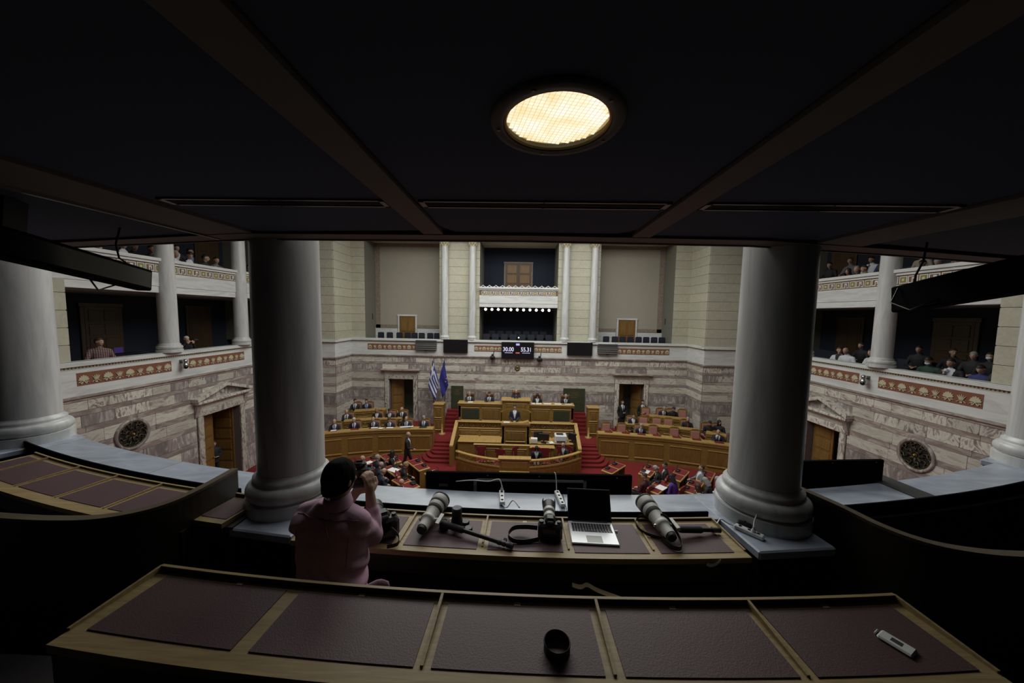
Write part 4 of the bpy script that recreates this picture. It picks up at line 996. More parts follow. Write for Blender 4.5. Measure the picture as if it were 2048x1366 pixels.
for (x, y, rz, w_, l) in ((-4.85, 12.82, -.5, .42, 'open white document on a double desk among the deputies'), (-3.28, 12.62, -.75, .4, 'white papers on the desk edge by the red carpet'), (5.2, 12.02, .7, .36, 'white newspaper on the desk before the woman in purple'), (5.1, 13.3, .9, .3, 'white paper on the desk beside the grey haired man'), (-6.1, 13.4, -.6, .24, 'small white paper on the desk under the front bench')):
    flat('document', x, y, FZ+.775, w_, .3, rz, 'paper', l, 'paper')
# ================================================================== the gallery we stand in
C0 = (0.1, 17.67)
def rg(R, th): return (C0[0]+R*math.sin(th), C0[1]-R*math.cos(th))
def th_at(x, R=15.3): return math.asin((x-C0[0])/R)
def sector(q, R0, R1, t0, t1, z0, z1, n=24, mi=0):
    """ring segment; R0 nearer the hall"""
    v = []
    for z in (z0, z1):
        for i in range(n+1):
            t = t0+(t1-t0)*i/n; v.append((*rg(R0, t), z)); v.append((*rg(R1, t), z))
    k = 2*(n+1); f = []
    for i in range(n):
        a = 2*i
        f += [(a, a+2, a+3, a+1), (k+a, k+a+1, k+a+3, k+a+2), (a+1, a+3, k+a+3, k+a+1), (a+2, a, k+a, k+a+2)]
    f += [(0, 1, k+1, k), (2*n+1, 2*n, k+2*n, k+2*n+1)]
    return q.add(v, f, mi)
ZL = 4.25
# floors and enclosing walls of the gallery
m = MB(); m.box(-9, 9, 1.62, 3.0, 3.3, 3.57); m.box(-9, 9, -2.2, 1.62, 3.3, 3.95); struct('floor_press_gallery', m, 'carpet_dark')
m = MB(); m.box(-9, 9, -2.4, -2.2, 3.3, 6.6); struct('wall_back', m, 'navy_wall')
m = MB(); m.box(-9.2, -9, -2.4, 6.2, FZ, 6.6); m.box(9, 9.2, -2.4, 6.2, FZ, 6.6); struct('wall_gallery_ends', m, 'navy_wall')
m = MB(); sector(m, 14.86, 15.0, -.62, .62, FZ, 4.15, 40); struct('wall_near', m, 'marble_purple')
# marble ledge, one slab per bay
ts = [-.62, -.36, -.24, -.1245, .02, .129, .245, .36, .62]
led = tag(thing('trim_8', None, None), kind='structure')
for i in range(len(ts)-1):
    q = MB(); sector(q, 14.80, 15.17, ts[i]+.0002, ts[i+1]-.0002, 4.15, ZL, 8); q.build('ledge_slab', 'ledge_marble', led)
# the columns that stand on the ledge
TC = [-.363, -.1285, .1225, .357]
CP = [(-5.67, 3.75), (-1.84, 2.66), (1.94, 2.66), (5.72, 3.77)]
for k, ((x, y), l) in enumerate(zip(CP, ('thick white marble column at the end of the side desk with empty pads', 'thick white marble column behind the photographer in pink', 'thick white marble column beside the white power strip with a plug', 'thick white marble column at the far end of the bare ledge'))):
    q = MB(); a = -math.atan2(x-C0[0], C0[1]-y)
    e0, e1 = ((-.36, .36), (-.34, .34), (-.37, .20), (-.36, .36))[k]
    q.box(e0, e1, -.42, .30, 4.19, ZL+.004, 0, Matrix.Translation((x, y, 0)) @ Matrix.Rotation(-a, 4, 'Z'), .01); q.build('column_pad', 'ledge_marble', led)
    q = MB(); q.box(e0+.015, e1-.015, -.40, .28, 3.58, 4.19, 0, Matrix.Translation((x, y, 0)) @ Matrix.Rotation(-a, 4, 'Z')); q.build('pad_support', 'black_matte', led)
    column('gallery_column', l, (x, y), ZL+.004, 10.3, .235, False, 56)
# ceiling: taupe bands, recessed navy panels
ZC = 6.33
edge = [(-8.9, 5.2), (-5.2, 3.22), (-3.82, 2.87), (-2.71, 2.63), (-1.9, 2.45), (0, 2.41), (1.6, 2.47), (2.83, 2.74), (3.89, 3.01), (5.3, 3.35), (8.9, 5.4)]
m = MB(); m.prism([(-9, -2.3), (9, -2.3)]+[(x, y) for x, y in edge[::-1]], ZC+.012, ZC+.25, 'z'); cl = struct('ceiling_press_gallery', m, 'shadow_black')
def plate(nm, poly, z0, z1, mat, parent=cl):
    q = MB(); q.prism(poly, z0, z1, 'z'); return q.build(nm, mat, parent)
g = .012
lx, ly, lr, ln = .09, .98, .15, 64                      # middle panel with the round hole of the lamp
q = MB(); v = []
for k in range(ln):
    a = 2*math.pi*k/ln; c_, s_ = math.cos(a), math.sin(a)
    tt = min((.715-g-lx)/c_ if c_ > 1e-6 else 9, (-.515+g-lx)/c_ if c_ < -1e-6 else 9, (2.245-ly)/s_ if s_ > 1e-6 else 9, (-2.2-ly)/s_ if s_ < -1e-6 else 9)
    v += [(lx+lr*c_, ly+lr*s_, ZC), (lx+tt*c_, ly+tt*s_, ZC), (lx+lr*c_, ly+lr*s_, ZC+.012)]
q.add(v, [(3*k, 3*((k+1) % ln), 3*((k+1) % ln)+1, 3*k+1) for k in range(ln)]+[(3*k, 3*k+2, 3*((k+1) % ln)+2, 3*((k+1) % ln)) for k in range(ln)])
q.build('ceiling_panel', 'ceiling_navy', cl)
plate('ceiling_panel', [(-1.95+g, -2.2), (-.645-g, -2.2), (-.645-g, 2.22), (-1.80+g, 2.30)], ZC, ZC+.012, 'ceiling_navy')
plate('ceiling_panel', [(.835+g, -2.2), (2.28-g, -2.2), (1.98-g, 2.36), (.835+g, 2.28)], ZC, ZC+.012, 'ceiling_navy')
plate('ceiling_panel', [(-4.9, -2.2), (-2.45, -2.2), (-2.22, 2.43), (-3.9, 2.70), (-4.9, 2.95)], ZC, ZC+.012, 'ceiling_navy')
plate('ceiling_panel', [(2.62, -2.2), (5.0, -2.2), (5.0, 3.1), (3.7, 2.76), (2.40, 2.43)], ZC, ZC+.012, 'ceiling_navy')
zb = ZC-.012
plate('ceiling_band', [(-.645, -2.2), (-.515, -2.2), (-.515, 2.3), (-.645, 2.3)], zb, ZC+.012, 'ceiling_taupe')
plate('ceiling_band', [(.715, -2.2), (.835, -2.2), (.835, 2.35), (.715, 2.35)], zb, ZC+.012, 'ceiling_taupe')
plate('ceiling_band', [(-2.42, -2.2), (-1.97, -2.2), (-1.81, 2.35), (-2.19, 2.45)], zb, ZC+.012, 'ceiling_taupe')
plate('ceiling_band', [(2.29, -2.2), (2.6, -2.2), (2.37, 2.5), (1.99, 2.4)], zb, ZC+.012, 'ceiling_taupe')
plate('band_trim', [(-2.44, -2.2), (-2.42, -2.2), (-2.19, 2.48), (-2.21, 2.48)], zb-.01, ZC+.012, 'grille_metal')
for i in range(1, len(edge)-2):
    (x0, y0), (x1, y1) = edge[i], edge[i+1]
    plate('edge_band', [(x0, y0-.15), (x1, y1-.15), (x1, y1), (x0, y0)], zb-.004, ZC+.012, 'ceiling_taupe')
    plate('edge_trim', [(x0, y0-.0), (x1, y1-.0), (x1, y1+.02), (x0, y0+.02)], zb-.012, ZC+.012, 'ceiling_taupe')
m = MB(); m.prism([(x, y) for x, y in edge]+[(x, y-.3) for x, y in edge[::-1]], ZC+.25, 7.35, 'z'); m.f = [f[::-1] for f in m.f]; struct('wall_press_gallery_front', m, 'white_marble')
m = MB(); m.box(-9, 9, -2.4, 2.3, ZC+.25, ZC+.4); struct('floor_upper_gallery', m, 'carpet_dark')
m = MB(); m.box(-9, 9, -2.4, -2.2, 6.6, 11.3); struct('wall_upper_back', m, 'navy_wall')
# slot air grilles
for (x0, x1, l) in ((-1.75, -.655, 'long slot air grille in the ceiling above the photographer'), (-.49, .69, 'long slot air grille in the ceiling before the round lamp'), (.85, 2.0, 'long slot air grille in the ceiling on the power strip side')):
    t = thing('air_grille', l, 'vent', ((x0+x1)/2, 1.68, ZC)); w_ = (x1-x0)/2
    q = MB(); q.box(-w_, w_, -.05, -.036, -.008, .0); q.box(-w_, w_, .036, .05, -.008, 0); q.box(-w_, -w_+.025, -.05, .05, -.008, 0); q.box(w_-.025, w_, -.05, .05, -.008, 0); q.build('frame', 'grille_metal', t)
    q = MB(); q.box(-w_+.02, w_-.02, -.037, .037, -.003, .004); q.build('slot', 'shadow_black', t)
    for k in range(2): q = MB(); q.box(-w_+.02, w_-.02, -.012+k*.02, -.009+k*.02, -.006, 0); q.build('blade', 'dark_grey', t)
    for sx in (-w_+.012, 0, w_-.012):
        for sy in (-.043, .043): q = MB(); q.lathe([(.004, -.0095), (.004, -.008)], 8, (sx, sy, 0)); q.build('screw', 'black_plastic', t)
# round ceiling lamp
m_, nt, b_ = nodemat('lamp_prisms')
b_.inputs['Base Color'].default_value = (.8, .75, .6, 1)
g_ = nd(nt, 'ShaderNodeTexCoord'); n_ = nd(nt, 'ShaderNodeTexNoise', Scale=14.0, Detail=1.0); nt.links.new(g_.outputs['Object'], n_.inputs['Vector'])
r_ = ramp(nt, [(.3, (0.95, 0.78, 0.47)), (.52, (1.0, .93, .72)), (.68, (1.0, 1.0, .92))]); nt.links.new(n_.outputs['Fac'], r_.inputs['Fac'])
nt.links.new(r_.outputs[0], b_.inputs['Emission Color']); b_.inputs['Emission Strength'].default_value = 1.0
plain('lamp_joint', (.3, .25, .15), .5, emit=(.50, .34, .13), estr=.75)
t = thing('ceiling_lamp', 'lit round ceiling lamp with prismatic glass and wide dark flange', 'lamp', (.09, .98, ZC))
q = MB(); q.lathe([(.144, .011), (.144, -.004), (.148, -.012), (.176, -.012), (.182, -.004), (.182, .0)], 48, cap=False); q.build('flange', 'ceiling_taupe', t)
q = MB(); q.lathe([(.147, -.006), (.142, -.010), (.138, -.004)], 48, cap=False); q.build('inner_lip', 'gilt', t)
for k in range(5):
    a = .5+k*2*math.pi/5; q = MB(); q.lathe([(.005, -.015), (.005, -.011)], 8, (.163*math.cos(a), .163*math.sin(a), 0)); q.build('screw', 'grille_metal', t)
q = MB(); q.lathe([(0, .0105), (.146, .0105)], 32, cap=False); q.f = [f[::-1] for f in q.f]; q.build('glass_back', 'lamp_joint', t)
q = MB(); p = .0133
for i in range(-11, 11):
    for j in range(-11, 11):
        x, y = (i+.5)*p, (j+.5)*p
        if x*x+y*y < .1375**2:
            h = p*.44; a = .24; X_, Y_ = x*math.cos(a)-y*math.sin(a), x*math.sin(a)+y*math.cos(a)
            M = Matrix.Translation((X_, Y_, .0075)) @ Matrix.Rotation(a, 4, 'Z')
            q.add([(-h, -h, 0), (h, -h, 0), (h, h, 0), (-h, h, 0), (0, 0, -.003)], [(1, 0, 4), (2, 1, 4), (3, 2, 4), (0, 3, 4)], 0, M)
tag(q.build('glass_prisms', 'lamp_prisms', t), kind='stuff')

# ---- desks with leather pads
def fin(parent, R0, R1, th, z, hb):
    (x0, y0), (x1, y1) = rg(R0, th), rg(R1, th)
    d = Vector((x1-x0, y1-y0)).normalized(); n = Vector((d.y, -d.x))*.006
    q = MB(); v = []
    for s in (1, -1):
        v += [(x0+s*n.x, y0+s*n.y, z), (x1+s*n.x, y1+s*n.y, z), (x1+s*n.x, y1+s*n.y, z+.008), (x0+s*n.x, y0+s*n.y, z+hb)]
    q.add(v, [(0, 1, 2, 3), (7, 6, 5, 4), (0, 4, 5, 1), (1, 5, 6, 2), (2, 6, 7, 3), (3, 7, 4, 0)]); q.build('divider', 'desk_oak', parent, True)
    xk, yk = rg(R1-.02, th)
    q = MB(); q.lathe([(.006, 0), (.006, .007)], 10, (xk, yk, z)); q.build('switch', 'black_plastic', parent, True)
def desk(name, label, R0, R1, x0, x1, z, pads, fins, floor, rim=.04, ends=(True, True), padR=None, plates=(), edge=.06):
    Rm = (R0+R1)/2; t0, t1 = th_at(x0, Rm), th_at(x1, Rm)
    c = rg(Rm, (t0+t1)/2); t = thing(name, label, 'desk', (c[0], c[1], floor))
    def bp(nm, q, mat): return q.build(nm, mat, t, True)
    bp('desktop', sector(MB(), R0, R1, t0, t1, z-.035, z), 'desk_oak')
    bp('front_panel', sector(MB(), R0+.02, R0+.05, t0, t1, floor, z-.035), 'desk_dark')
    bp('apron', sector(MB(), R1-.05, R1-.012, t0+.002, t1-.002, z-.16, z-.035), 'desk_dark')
    bp('back_rim', sector(MB(), R0-.006, R0+.008, t0, t1, z, z+rim), 'desk_oak')
    bp('rim_shadow_gap', sector(MB(), R0+.008, R0+.010, t0, t1, z+.001, z+rim-.006), 'desk_dark')
    for e, tt in zip(ends, (t0, t1)):
        if e:
            s = .0006
            q = MB(); a, b = rg(R0, tt), rg(R1-edge, tt); v = [(a[0]-.006, a[1], z), (b[0]-.006, b[1], z), (b[0]-.006, b[1], z+.01), (a[0]-.006, a[1], z+rim)]; v += [(x+.012, y, k) for x, y, k in v]
            q.add(v, [(0, 1, 2, 3), (7, 6, 5, 4), (0, 4, 5, 1), (1, 5, 6, 2), (2, 6, 7, 3), (3, 7, 4, 0)]); bp('end_rim', q, 'desk_oak')
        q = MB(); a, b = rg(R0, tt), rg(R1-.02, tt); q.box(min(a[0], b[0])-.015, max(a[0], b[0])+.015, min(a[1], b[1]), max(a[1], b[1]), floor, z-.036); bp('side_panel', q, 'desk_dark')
    pr0, pr1 = padR or (R0+.055, R1-edge)
    for (a, b) in pads:
        bp('leather_pad', sector(MB(), pr0, pr1, th_at(a, Rm), th_at(b, Rm), z, z+.004, 6), 'leather')
    for f_ in fins: fin(t, R0, R1-.075, th_at(f_, Rm), z, rim)
    for k, x in enumerate(plates):
        M = Matrix.Translation((*rg(pr0-.012, th_at(x, Rm)), z+.0015)) @ Matrix.Rotation(th_at(x, Rm), 4, 'Z')
        q = MB(); q.box(-.014, .014, -.009, .009, -.001, .001, 0, M); pl_ = bp('number_plate', q, 'ivory')
    return t
desk('press_desk', 'near curved press desk with five maroon pads and a black lens hood', 16.235, 16.62, -1.75, 1.76, 4.525, [(-1.68, -1.055), (-.985, -.36), (-.295, .325), (.396, 1.018), (1.082, 1.70)], [-.33, .36, 1.05], 3.95, .028, (True, True), (16.268, 16.548), [-1.3, -.7, .01, .7, 1.4])
desk('press_desk', 'middle press desk on which the laptop and cameras lie', 15.255, 15.655, -1.46, 1.47, 4.302, [(-1.27, -.80), (-.725, -.25), (-.18, .30), (.372, .845), (.918, 1.39)], [-.76, -.216, .338, .881], 3.57, .019, (False, True), (15.308, 15.607), [-.48, .06, .62, 1.16])
desk('press_desk', 'side press desk with a row of bare maroon pads beside the column', 15.255, 15.70, -5.0, -2.36, 4.302, [(-4.95, -4.72), (-4.68, -4.19), (-4.12, -3.64), (-3.57, -3.10), (-3.03, -2.5)], [-4.7, -4.155, -3.605, -3.065], 3.57, .019, (False, False), (15.308, 15.62))
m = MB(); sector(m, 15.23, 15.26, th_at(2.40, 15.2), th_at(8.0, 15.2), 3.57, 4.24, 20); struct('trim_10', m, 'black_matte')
q = MB(); sector(q, 15.315, 15.64, th_at(-2.2, 15.5), th_at(-2.28, 15.5), 4.30, 4.32, 2)
# black upstand of the ledge
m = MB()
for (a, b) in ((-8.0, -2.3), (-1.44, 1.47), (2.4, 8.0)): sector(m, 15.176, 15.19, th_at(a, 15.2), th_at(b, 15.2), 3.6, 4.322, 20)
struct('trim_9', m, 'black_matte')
# small desk leaf between partition and column
t = desk('desk_leaf', 'short maroon padded desk leaf between the dark partition and the column', 15.255, 15.58, -2.29, -2.05, 4.30, [(-2.28, -2.07)], [], 3.57, .03, (False, False), (15.30, 15.53))
# curved dark partitions
def partition(label, pts, top, floor):
    from mathutils.geometry import interpolate_bezier
    P_ = []
    for i in range(len(pts)-1):
        a = Vector((*pts[max(i-1, 0)], 0)); b = Vector((*pts[i], 0)); c = Vector((*pts[i+1], 0)); d = Vector((*pts[min(i+2, len(pts)-1)], 0))
        for k in range(6):
            t_ = k/6; P_.append(.5*((2*b)+(c-a)*t_+(2*a-5*b+4*c-d)*t_*t_+(3*b-a-3*c+d)*t_**3))
    P_.append(Vector((*pts[-1], 0)))
    t = thing('curved_partition', label, 'partition', (*pts[0], floor))
    def wall(off, th, z0, z1, nm, mat):
        q = MB(); v = []; n = len(P_)
        for z in (z0, z1):
            for i in range(n):
                tn = (P_[min(i+1, n-1)]-P_[max(i-1, 0)]).normalized(); nn = Vector((-tn.y, tn.x, 0))
                for s in (-th, th): p = P_[i]+nn*s; v.append((p.x, p.y, z))
        k = 2*n; f = []
        for i in range(n-1):
            a = 2*i; f += [(a, a+1, a+3, a+2), (k+a, k+a+2, k+a+3, k+a+1), (a, a+2, k+a+2, k+a), (a+1, k+a+1, k+a+3, a+3)]
        f += [(0, k, k+1, 1), (2*n-2, 2*n-1, k+2*n-1, k+2*n-2)]
        q.add(v, f); q.build(nm, mat, t, True)
    wall(0, .022, floor, top-.02, 'board', 'desk_dark'); wall(0, .026, top-.02, top, 'top_rail', 'desk_oak2')
    return t
woodm('desk_oak2', (0.075, 0.055, 0.032), (0.11, 0.085, 0.05), (2, 30, 30), 2.2, 0.4)
partition('dark curved wooden partition enclosing the side desk with bare pads', [(-2.33, 2.67), (-2.33, 2.28), (-2.41, 2.09), (-2.6, 1.98), (-2.88, 1.95), (-3.22, 1.96), (-3.9, 2.0)], 4.5, 3.57)
partition('dark curved wooden partition on the power strip side', [(2.20, 2.62), (2.29, 2.37), (2.34, 2.15), (2.45, 2.0), (2.63, 1.93), (2.88, 1.91), (3.4, 1.93), (4.2, 2.0)], 4.5, 3.57)
# flat displays hung on the hall side of the ledge (seen from behind)
def ledge_screen(x0, x1, y, z0, z1, label, rz=0, frame_=None):
    t = thing('ledge_display', label, 'display', ((x0+x1)/2, y, z0), rz); w_ = (x1-x0)/2; h = z1-z0
    q = MB(); q.box(-w_, w_, 0, .035, 0, h, 0, None, .004); q.build('housing', 'black_matte', t)
    if frame_:
        a, b, hh = frame_
        q = MB(); q.box(a, a+.028, -.012, 0, 0, hh); q.box(b-.028, b, -.012, 0, 0, hh); q.box(a, b, -.012, 0, hh-.02, hh); q.build('mount_frame', 'frame_grey', t)
    q = MB(); q.box(-w_+.12, -w_+.2, -.002, .001, h-.13, h-.105); q.build('label_plate', 'grille_metal', t)
    for sx in (-.4*w_, .1*w_, .85*w_): q = MB(); q.lathe([(.006, 0), (.006, .004)], 8, (0, 0, 0), 0, Matrix.Translation((sx, 0, h-.02)) @ Matrix.Rotation(math.pi/2, 4, 'X')); q.build('screw', 'grille_metal', t)
    q = MB(); q.box(-w_+.02, w_-.02, .035, .039, .02, h-.02); q.build('screen', 'screen_glass', t)
    q = MB(); q.box(-.2, .2, -.12, 0, .0, .05); q.build('clamp', 'dark_grey', t)
    return t
ledge_screen(-.83, 1.04, 2.99, 4.02, 4.368, 'long black display fixed outside the ledge behind the laptop', 0.02, (-.5, .52, .30))
ledge_screen(2.35, 3.56, 3.24, 4.10, 4.46, 'black display fixed outside the ledge beyond the thick column', .10)
q = MB(); q.box(-.11, .11, -.26, .22, 0, .006, 0, Matrix.Translation((3.60, 3.2, ZL+.001)) @ Matrix.Rotation(.12, 4, 'Z')); tag(q.build('ledge_plate', 'dark_grey'), 'flat dark grey plate across the bare ledge beside the display', 'plate')
# hanging slim displays near the ceiling
def hanging(label, pa, pb, h, th, post):
    a, b = Vector(pa), Vector(pb); d = (b-a); L = d.length; u = d.normalized(); zax = Vector((0, 0, 1)); n = u.cross(zax).normalized(); zz = n.cross(u)
    M = Matrix(((u.x, n.x, zz.x, a.x), (u.y, n.y, zz.y, a.y), (u.z, n.z, zz.z, a.z), (0, 0, 0, 1)))
    t = thing('hanging_display', label, 'display'); t.matrix_basis = M
    q = MB(); q.box(0, L, -th/2, th/2, -h, 0, 0, None, .008); q.build('housing', 'black_matte', t)
    q = MB(); q.box(.02, L-.02, -th/2-.004, -th/2, -h+.02, -.02); q.build('screen', 'screen_glass', t)
    q = MB(); q.box(L*post-.05, L*post+.05, -.03, .03, 0, ZC-(a.z+(b.z-a.z)*post)-.004); q.build('ceiling_post', 'black_plastic', t)
    q = MB(); c = L*.12; q.tube([(c, 0, .0), (c+.05, .03, .04), (c+.09, .02, .12), (c+.09, 0, .24)], .006, 6); q.tube([(c-.05, th/2+.005, -.02), (c-.04, th/2+.05, -.12), (c+.10, th/2+.05, -.19), (c+.22, th/2, -.14)], .005, 6); q.build('cable', 'black_plastic', t)
    return t
hanging('black slim display hung from the ceiling above the side desk with bare pads', (-2.70, 2.42, 6.075), (-2.47, 1.45, 6.20), .15, .09, .80)
hanging('black slim display with cable loops hung from the ceiling on the power strip side', (2.58, 2.42, 6.035), (2.36, 1.45, 6.16), .175, .09, .85)

# ================================================================== things on the desks
ZD1 = 4.306
def along(p0, p1): # frame with local z from p0 to p1
    p0, p1 = Vector(p0), Vector(p1); return Matrix.Translation(p0) @ Vector((0, 0, 1)).rotation_difference((p1-p0).normalized()).to_matrix().to_4x4()
def strap(parent, pts, w_=.02, name='strap'):
    q = MB(); v = []; f = []
    for i, p in enumerate(pts):
        p = Vector(p); v += [p+Vector((0, 0, -w_/2)), p+Vector((0, 0, w_/2)), p+Vector((.003, .003, w_/2)), p+Vector((.003, .003, -w_/2))]
    for i in range(len(pts)-1):
        for k in range(4): f.append((4*i+k, 4*i+(k+1) % 4, 4*i+4+(k+1) % 4, 4*i+4+k))
    f += [(3, 2, 1, 0), tuple(4*(len(pts)-1)+k for k in range(4))]
    q.add(v, f); q.build(name, 'black_plastic', parent, True)
def catmull(pts, n=6):
    P_ = [Vector(p) for p in pts]; o = []
    for i in range(len(P_)-1):
        a, b, c, d = P_[max(i-1, 0)], P_[i], P_[i+1], P_[min(i+2, len(P_)-1)]
        for k in range(n):
            t = k/n; o.append(.5*((2*b)+(c-a)*t+(2*a-5*b+4*c-d)*t*t+(3*b-a-3*c+d)*t**3))
    o.append(P_[-1]); return o
def big_tele(label, p0, p1, foot_dir, s=1.0):
    """white super-telephoto; p0 mount end, p1 hood end (axis)"""
    t = thing('telephoto_lens', label, 'lens'); t.matrix_basis = along(p0, p1); L = (Vector(p1)-Vector(p0)).length
    def seg(nm, mat, prof): q = MB(); q.lathe([(r*s, z*L) for r, z in prof], 32, cap=True); return q.build(nm, mat, t)
    seg('rear_mount', 'black_plastic', [(.030, -.03), (.033, 0), (.033, .03)])
    seg('rear_barrel', 'lens_white', [(.036, .03), (.038, .08), (.038, .22), (.043, .24), (.046, .25)])
    seg('collar_ring', 'lens_white', [(.046, .25), (.05, .26), (.05, .34), (.046, .35)])
    seg('barrel', 'lens_white', [(.046, .35), (.047, .50), (.053, .55)])
    seg('focus_ring', 'rubber', [(.053, .55), (.056, .56), (.057, .64), (.056, .65)])
    seg('front_barrel', 'lens_white', [(.056, .65), (.060, .70), (.061, .74)])
    seg('grip_ring', 'rubber', [(.061, .74), (.0635, .745), (.0635, .80), (.062, .805)])
    seg('hood', 'lens_white', [(.062, .805), (.066, .83), (.066, .95)])
    seg('hood_rim', 'rubber', [(.066, .95), (.068, .955), (.068, 1.0), (.060, 1.0)])
    q = MB(); q.lathe([(0, L*.99), (.060*s, L*.99)], 24, cap=False); q.build('front_glass', 'lens_glass', t)
    q = MB(); q.lathe([(0, -.031*L), (.026*s, -.031*L)], 24, cap=False); q.f = [f[::-1] for f in q.f]; q.build('rear_glass', 'lens_glass', t)
    M3 = t.matrix_basis.to_3x3().inverted(); d = (M3 @ Vector(foot_dir)); d.z = 0; d.normalize()
    q = MB(); a = Vector((0, 0, L*.30)); q.cyl(a+d*.045, a+d*.085, .012, .012, 10); q.box(-.012, .012, -.012, .012, -.05, .05, 0, Matrix.Translation(a+d*.088)); q.build('tripod_foot', 'lens_white', t)
    q = MB(); q.cyl(a-d*.045+Vector((0, 0, .0)), a-d*.062, .012, .010, 10); q.build('collar_knob', 'steel', t)
    return t
def monopod(label, p0, p1, foam=.32):
    t = thing('monopod', label, 'monopod'); t.matrix_basis = along(p0, p1); L = (Vector(p1)-Vector(p0)).length
    q = MB(); q.lathe([(.020, 0), (.022, .02), (.022, L*foam), (.018, L*foam+.01)], 16); q.build('foam_grip', 'rubber', t)
    q = MB(); q.lathe([(.014, L*foam), (.014, L*.93)], 14); q.build('leg_tube', 'black_plastic', t)
    for k in range(3):
        z = L*(.80+.06*k); q = MB(); q.lathe([(.0165, z), (.0175, z+.004), (.0175, z+.018), (.0165, z+.022)], 14); q.build('lock_ring', 'dark_grey', t)
    q = MB(); q.lathe([(.016, L*.93), (.018, L*.95), (.018, L)], 14); q.box(-.008, .008, .012, .034, L*.86, L*.90); q.build('foot', 'rubber', t)
    return t
big_tele('white telephoto lens lying on the desk beside two black lens cases', (-.635, 2.165, ZD1+.052), (-.575, 2.485, ZD1+.085), (1, -.3, .15))
monopod('black monopod lying across two maroon pads', (-.515, 2.25, ZD1+.045), (-.02, 2.07, ZD1+.022), .30)
big_tele('white telephoto lens with black straps lying beside the thick column', (1.02, 2.16, ZD1+.06), (.965, 2.52, ZD1+.10), (1, .1, .0), 1.0)
monopod('short collapsed black monopod pointing at the thick column', (1.115, 2.26, ZD1+.05), (1.42, 2.31, ZD1+.022), .52)
ob = [o for o in bpy.data.objects if o.name.startswith('telephoto_lens') and 'straps' in o['label']][0]
strap(ob, catmull([(.985, 2.36, ZD1+.05), (.90, 2.40, ZD1+.05), (.85, 2.35, ZD1+.03), (.87, 2.28, ZD1+.015), (.94, 2.23, ZD1+.012), (1.0, 2.20, ZD1+.02)]), .022)
strap(ob, catmull([(.97, 2.2, ZD1+.02), (1.0, 2.12, ZD1+.02), (1.06, 2.11, ZD1+.02), (1.09, 2.2, ZD1+.03), (1.05, 2.3, ZD1+.1), (1.0, 2.3, ZD1+.12)]), .03)
def dslr(label, loc, rz, lens, tilt=0):
    t = thing('dslr_camera', label, 'camera', loc, rz)
    q = MB(); q.box(-.075, .075, -.035, .03, .0, .115, 0, None, .014); q.box(.04, .082, -.04, .055, .005, .11, 0, None, .016); q.box(-.08, -.055, -.03, .03, .01, .105, 0, None, .01); q.build('body', 'black_plastic', t)
    q = MB(); q.box(-.036, .036, -.03, .045, .11, .152, 0, None, .016); q.build('prism_hump', 'black_plastic', t)
    q = MB(); q.box(-.02, .02, -.05, -.03, .118, .146, 0, None, .006); q.build('eyepiece', 'rubber', t)
    q = MB(); q.box(-.018, .018, -.02, .01, .152, .157); q.build('hot_shoe', 'dark_grey', t)
    q = MB(); q.box(-.05, .035, -.038, -.035, .025, .095); q.build('rear_screen', 'screen_glass', t)
    for x, r in ((-.058, .016), (.058, .012)): q = MB(); q.lathe([(r, .113), (r, .126)], 14, (x, 0, 0)); q.build('dial', 'dark_grey', t)
    z = .06
    for (r0, r1, a, b, mat, nm) in lens:
        q = MB(); q.lathe([(r0, a), (r1, b)], 28, (0, 0, 0), 0, Matrix.Translation((0, .03, z)) @ Matrix.Rotation(-math.pi/2, 4, 'X')); q.build(nm, mat, t)
    return t
zoomw = [(.034, .036, 0, .03, 'lens_white', 'lens_barrel'), (.037, .037, .03, .035, 'rubber', 'ring'), (.037, .040, .035, .07, 'lens_white', 'lens_barrel'), (.041, .041, .07, .10, 'rubber', 'zoom_ring'), (.040, .040, .10, .14, 'lens_white', 'lens_barrel'), (.042, .042, .14, .17, 'rubber', 'focus_ring'), (.041, .042, .17, .205, 'lens_white', 'lens_barrel'), (.044, .050, .205, .275, 'black_plastic', 'lens_hood')]
cm = dslr('black camera with white zoom lens and petal hood lying beside the laptop', (.225, 2.19, ZD1), -.06, zoomw)
for a in (0, math.pi): # petals of the hood
    q = MB(); q.lathe([(.050, .27), (.052, .32)], 10, (0, 0, 0), 0, Matrix.Translation((0, .03, .06)) @ Matrix.Rotation(-math.pi/2, 4, 'X'), False, True, a-.6, a+.6); o = q.build('hood_petal', 'black_plastic', cm); o.modifiers.new('t', 'SOLIDIFY').thickness = .003
strap(cm, catmull([(.14, 2.21, ZD1+.06), (.06, 2.24, ZD1+.045), (-.02, 2.23, ZD1+.04), (-.055, 2.17, ZD1+.03), (-.02, 2.13, ZD1+.02), (.06, 2.13, ZD1+.015), (.15, 2.15, ZD1+.02)]), .032)
cb = dslr('black camera with black zoom lens lying by the photographer elbow', (-.885, 2.14, ZD1), .62, [(.036, .040, 0, .05, 'black_plastic', 'lens_barrel'), (.043, .043, .05, .09, 'rubber', 'zoom_ring'), (.042, .046, .09, .15, 'black_plastic', 'lens_barrel'), (.048, .054, .15, .20, 'black_plastic', 'lens_hood')])
cb.matrix_basis = cb.matrix_basis @ Matrix.Diagonal((1.22, 1.22, 1.22, 1))
strap(cb, catmull([(-.82, 2.12, ZD1+.08), (-.77, 2.10, ZD1+.05), (-.76, 2.06, ZD1+.02), (-.82, 2.04, ZD1+.012)]), .025)
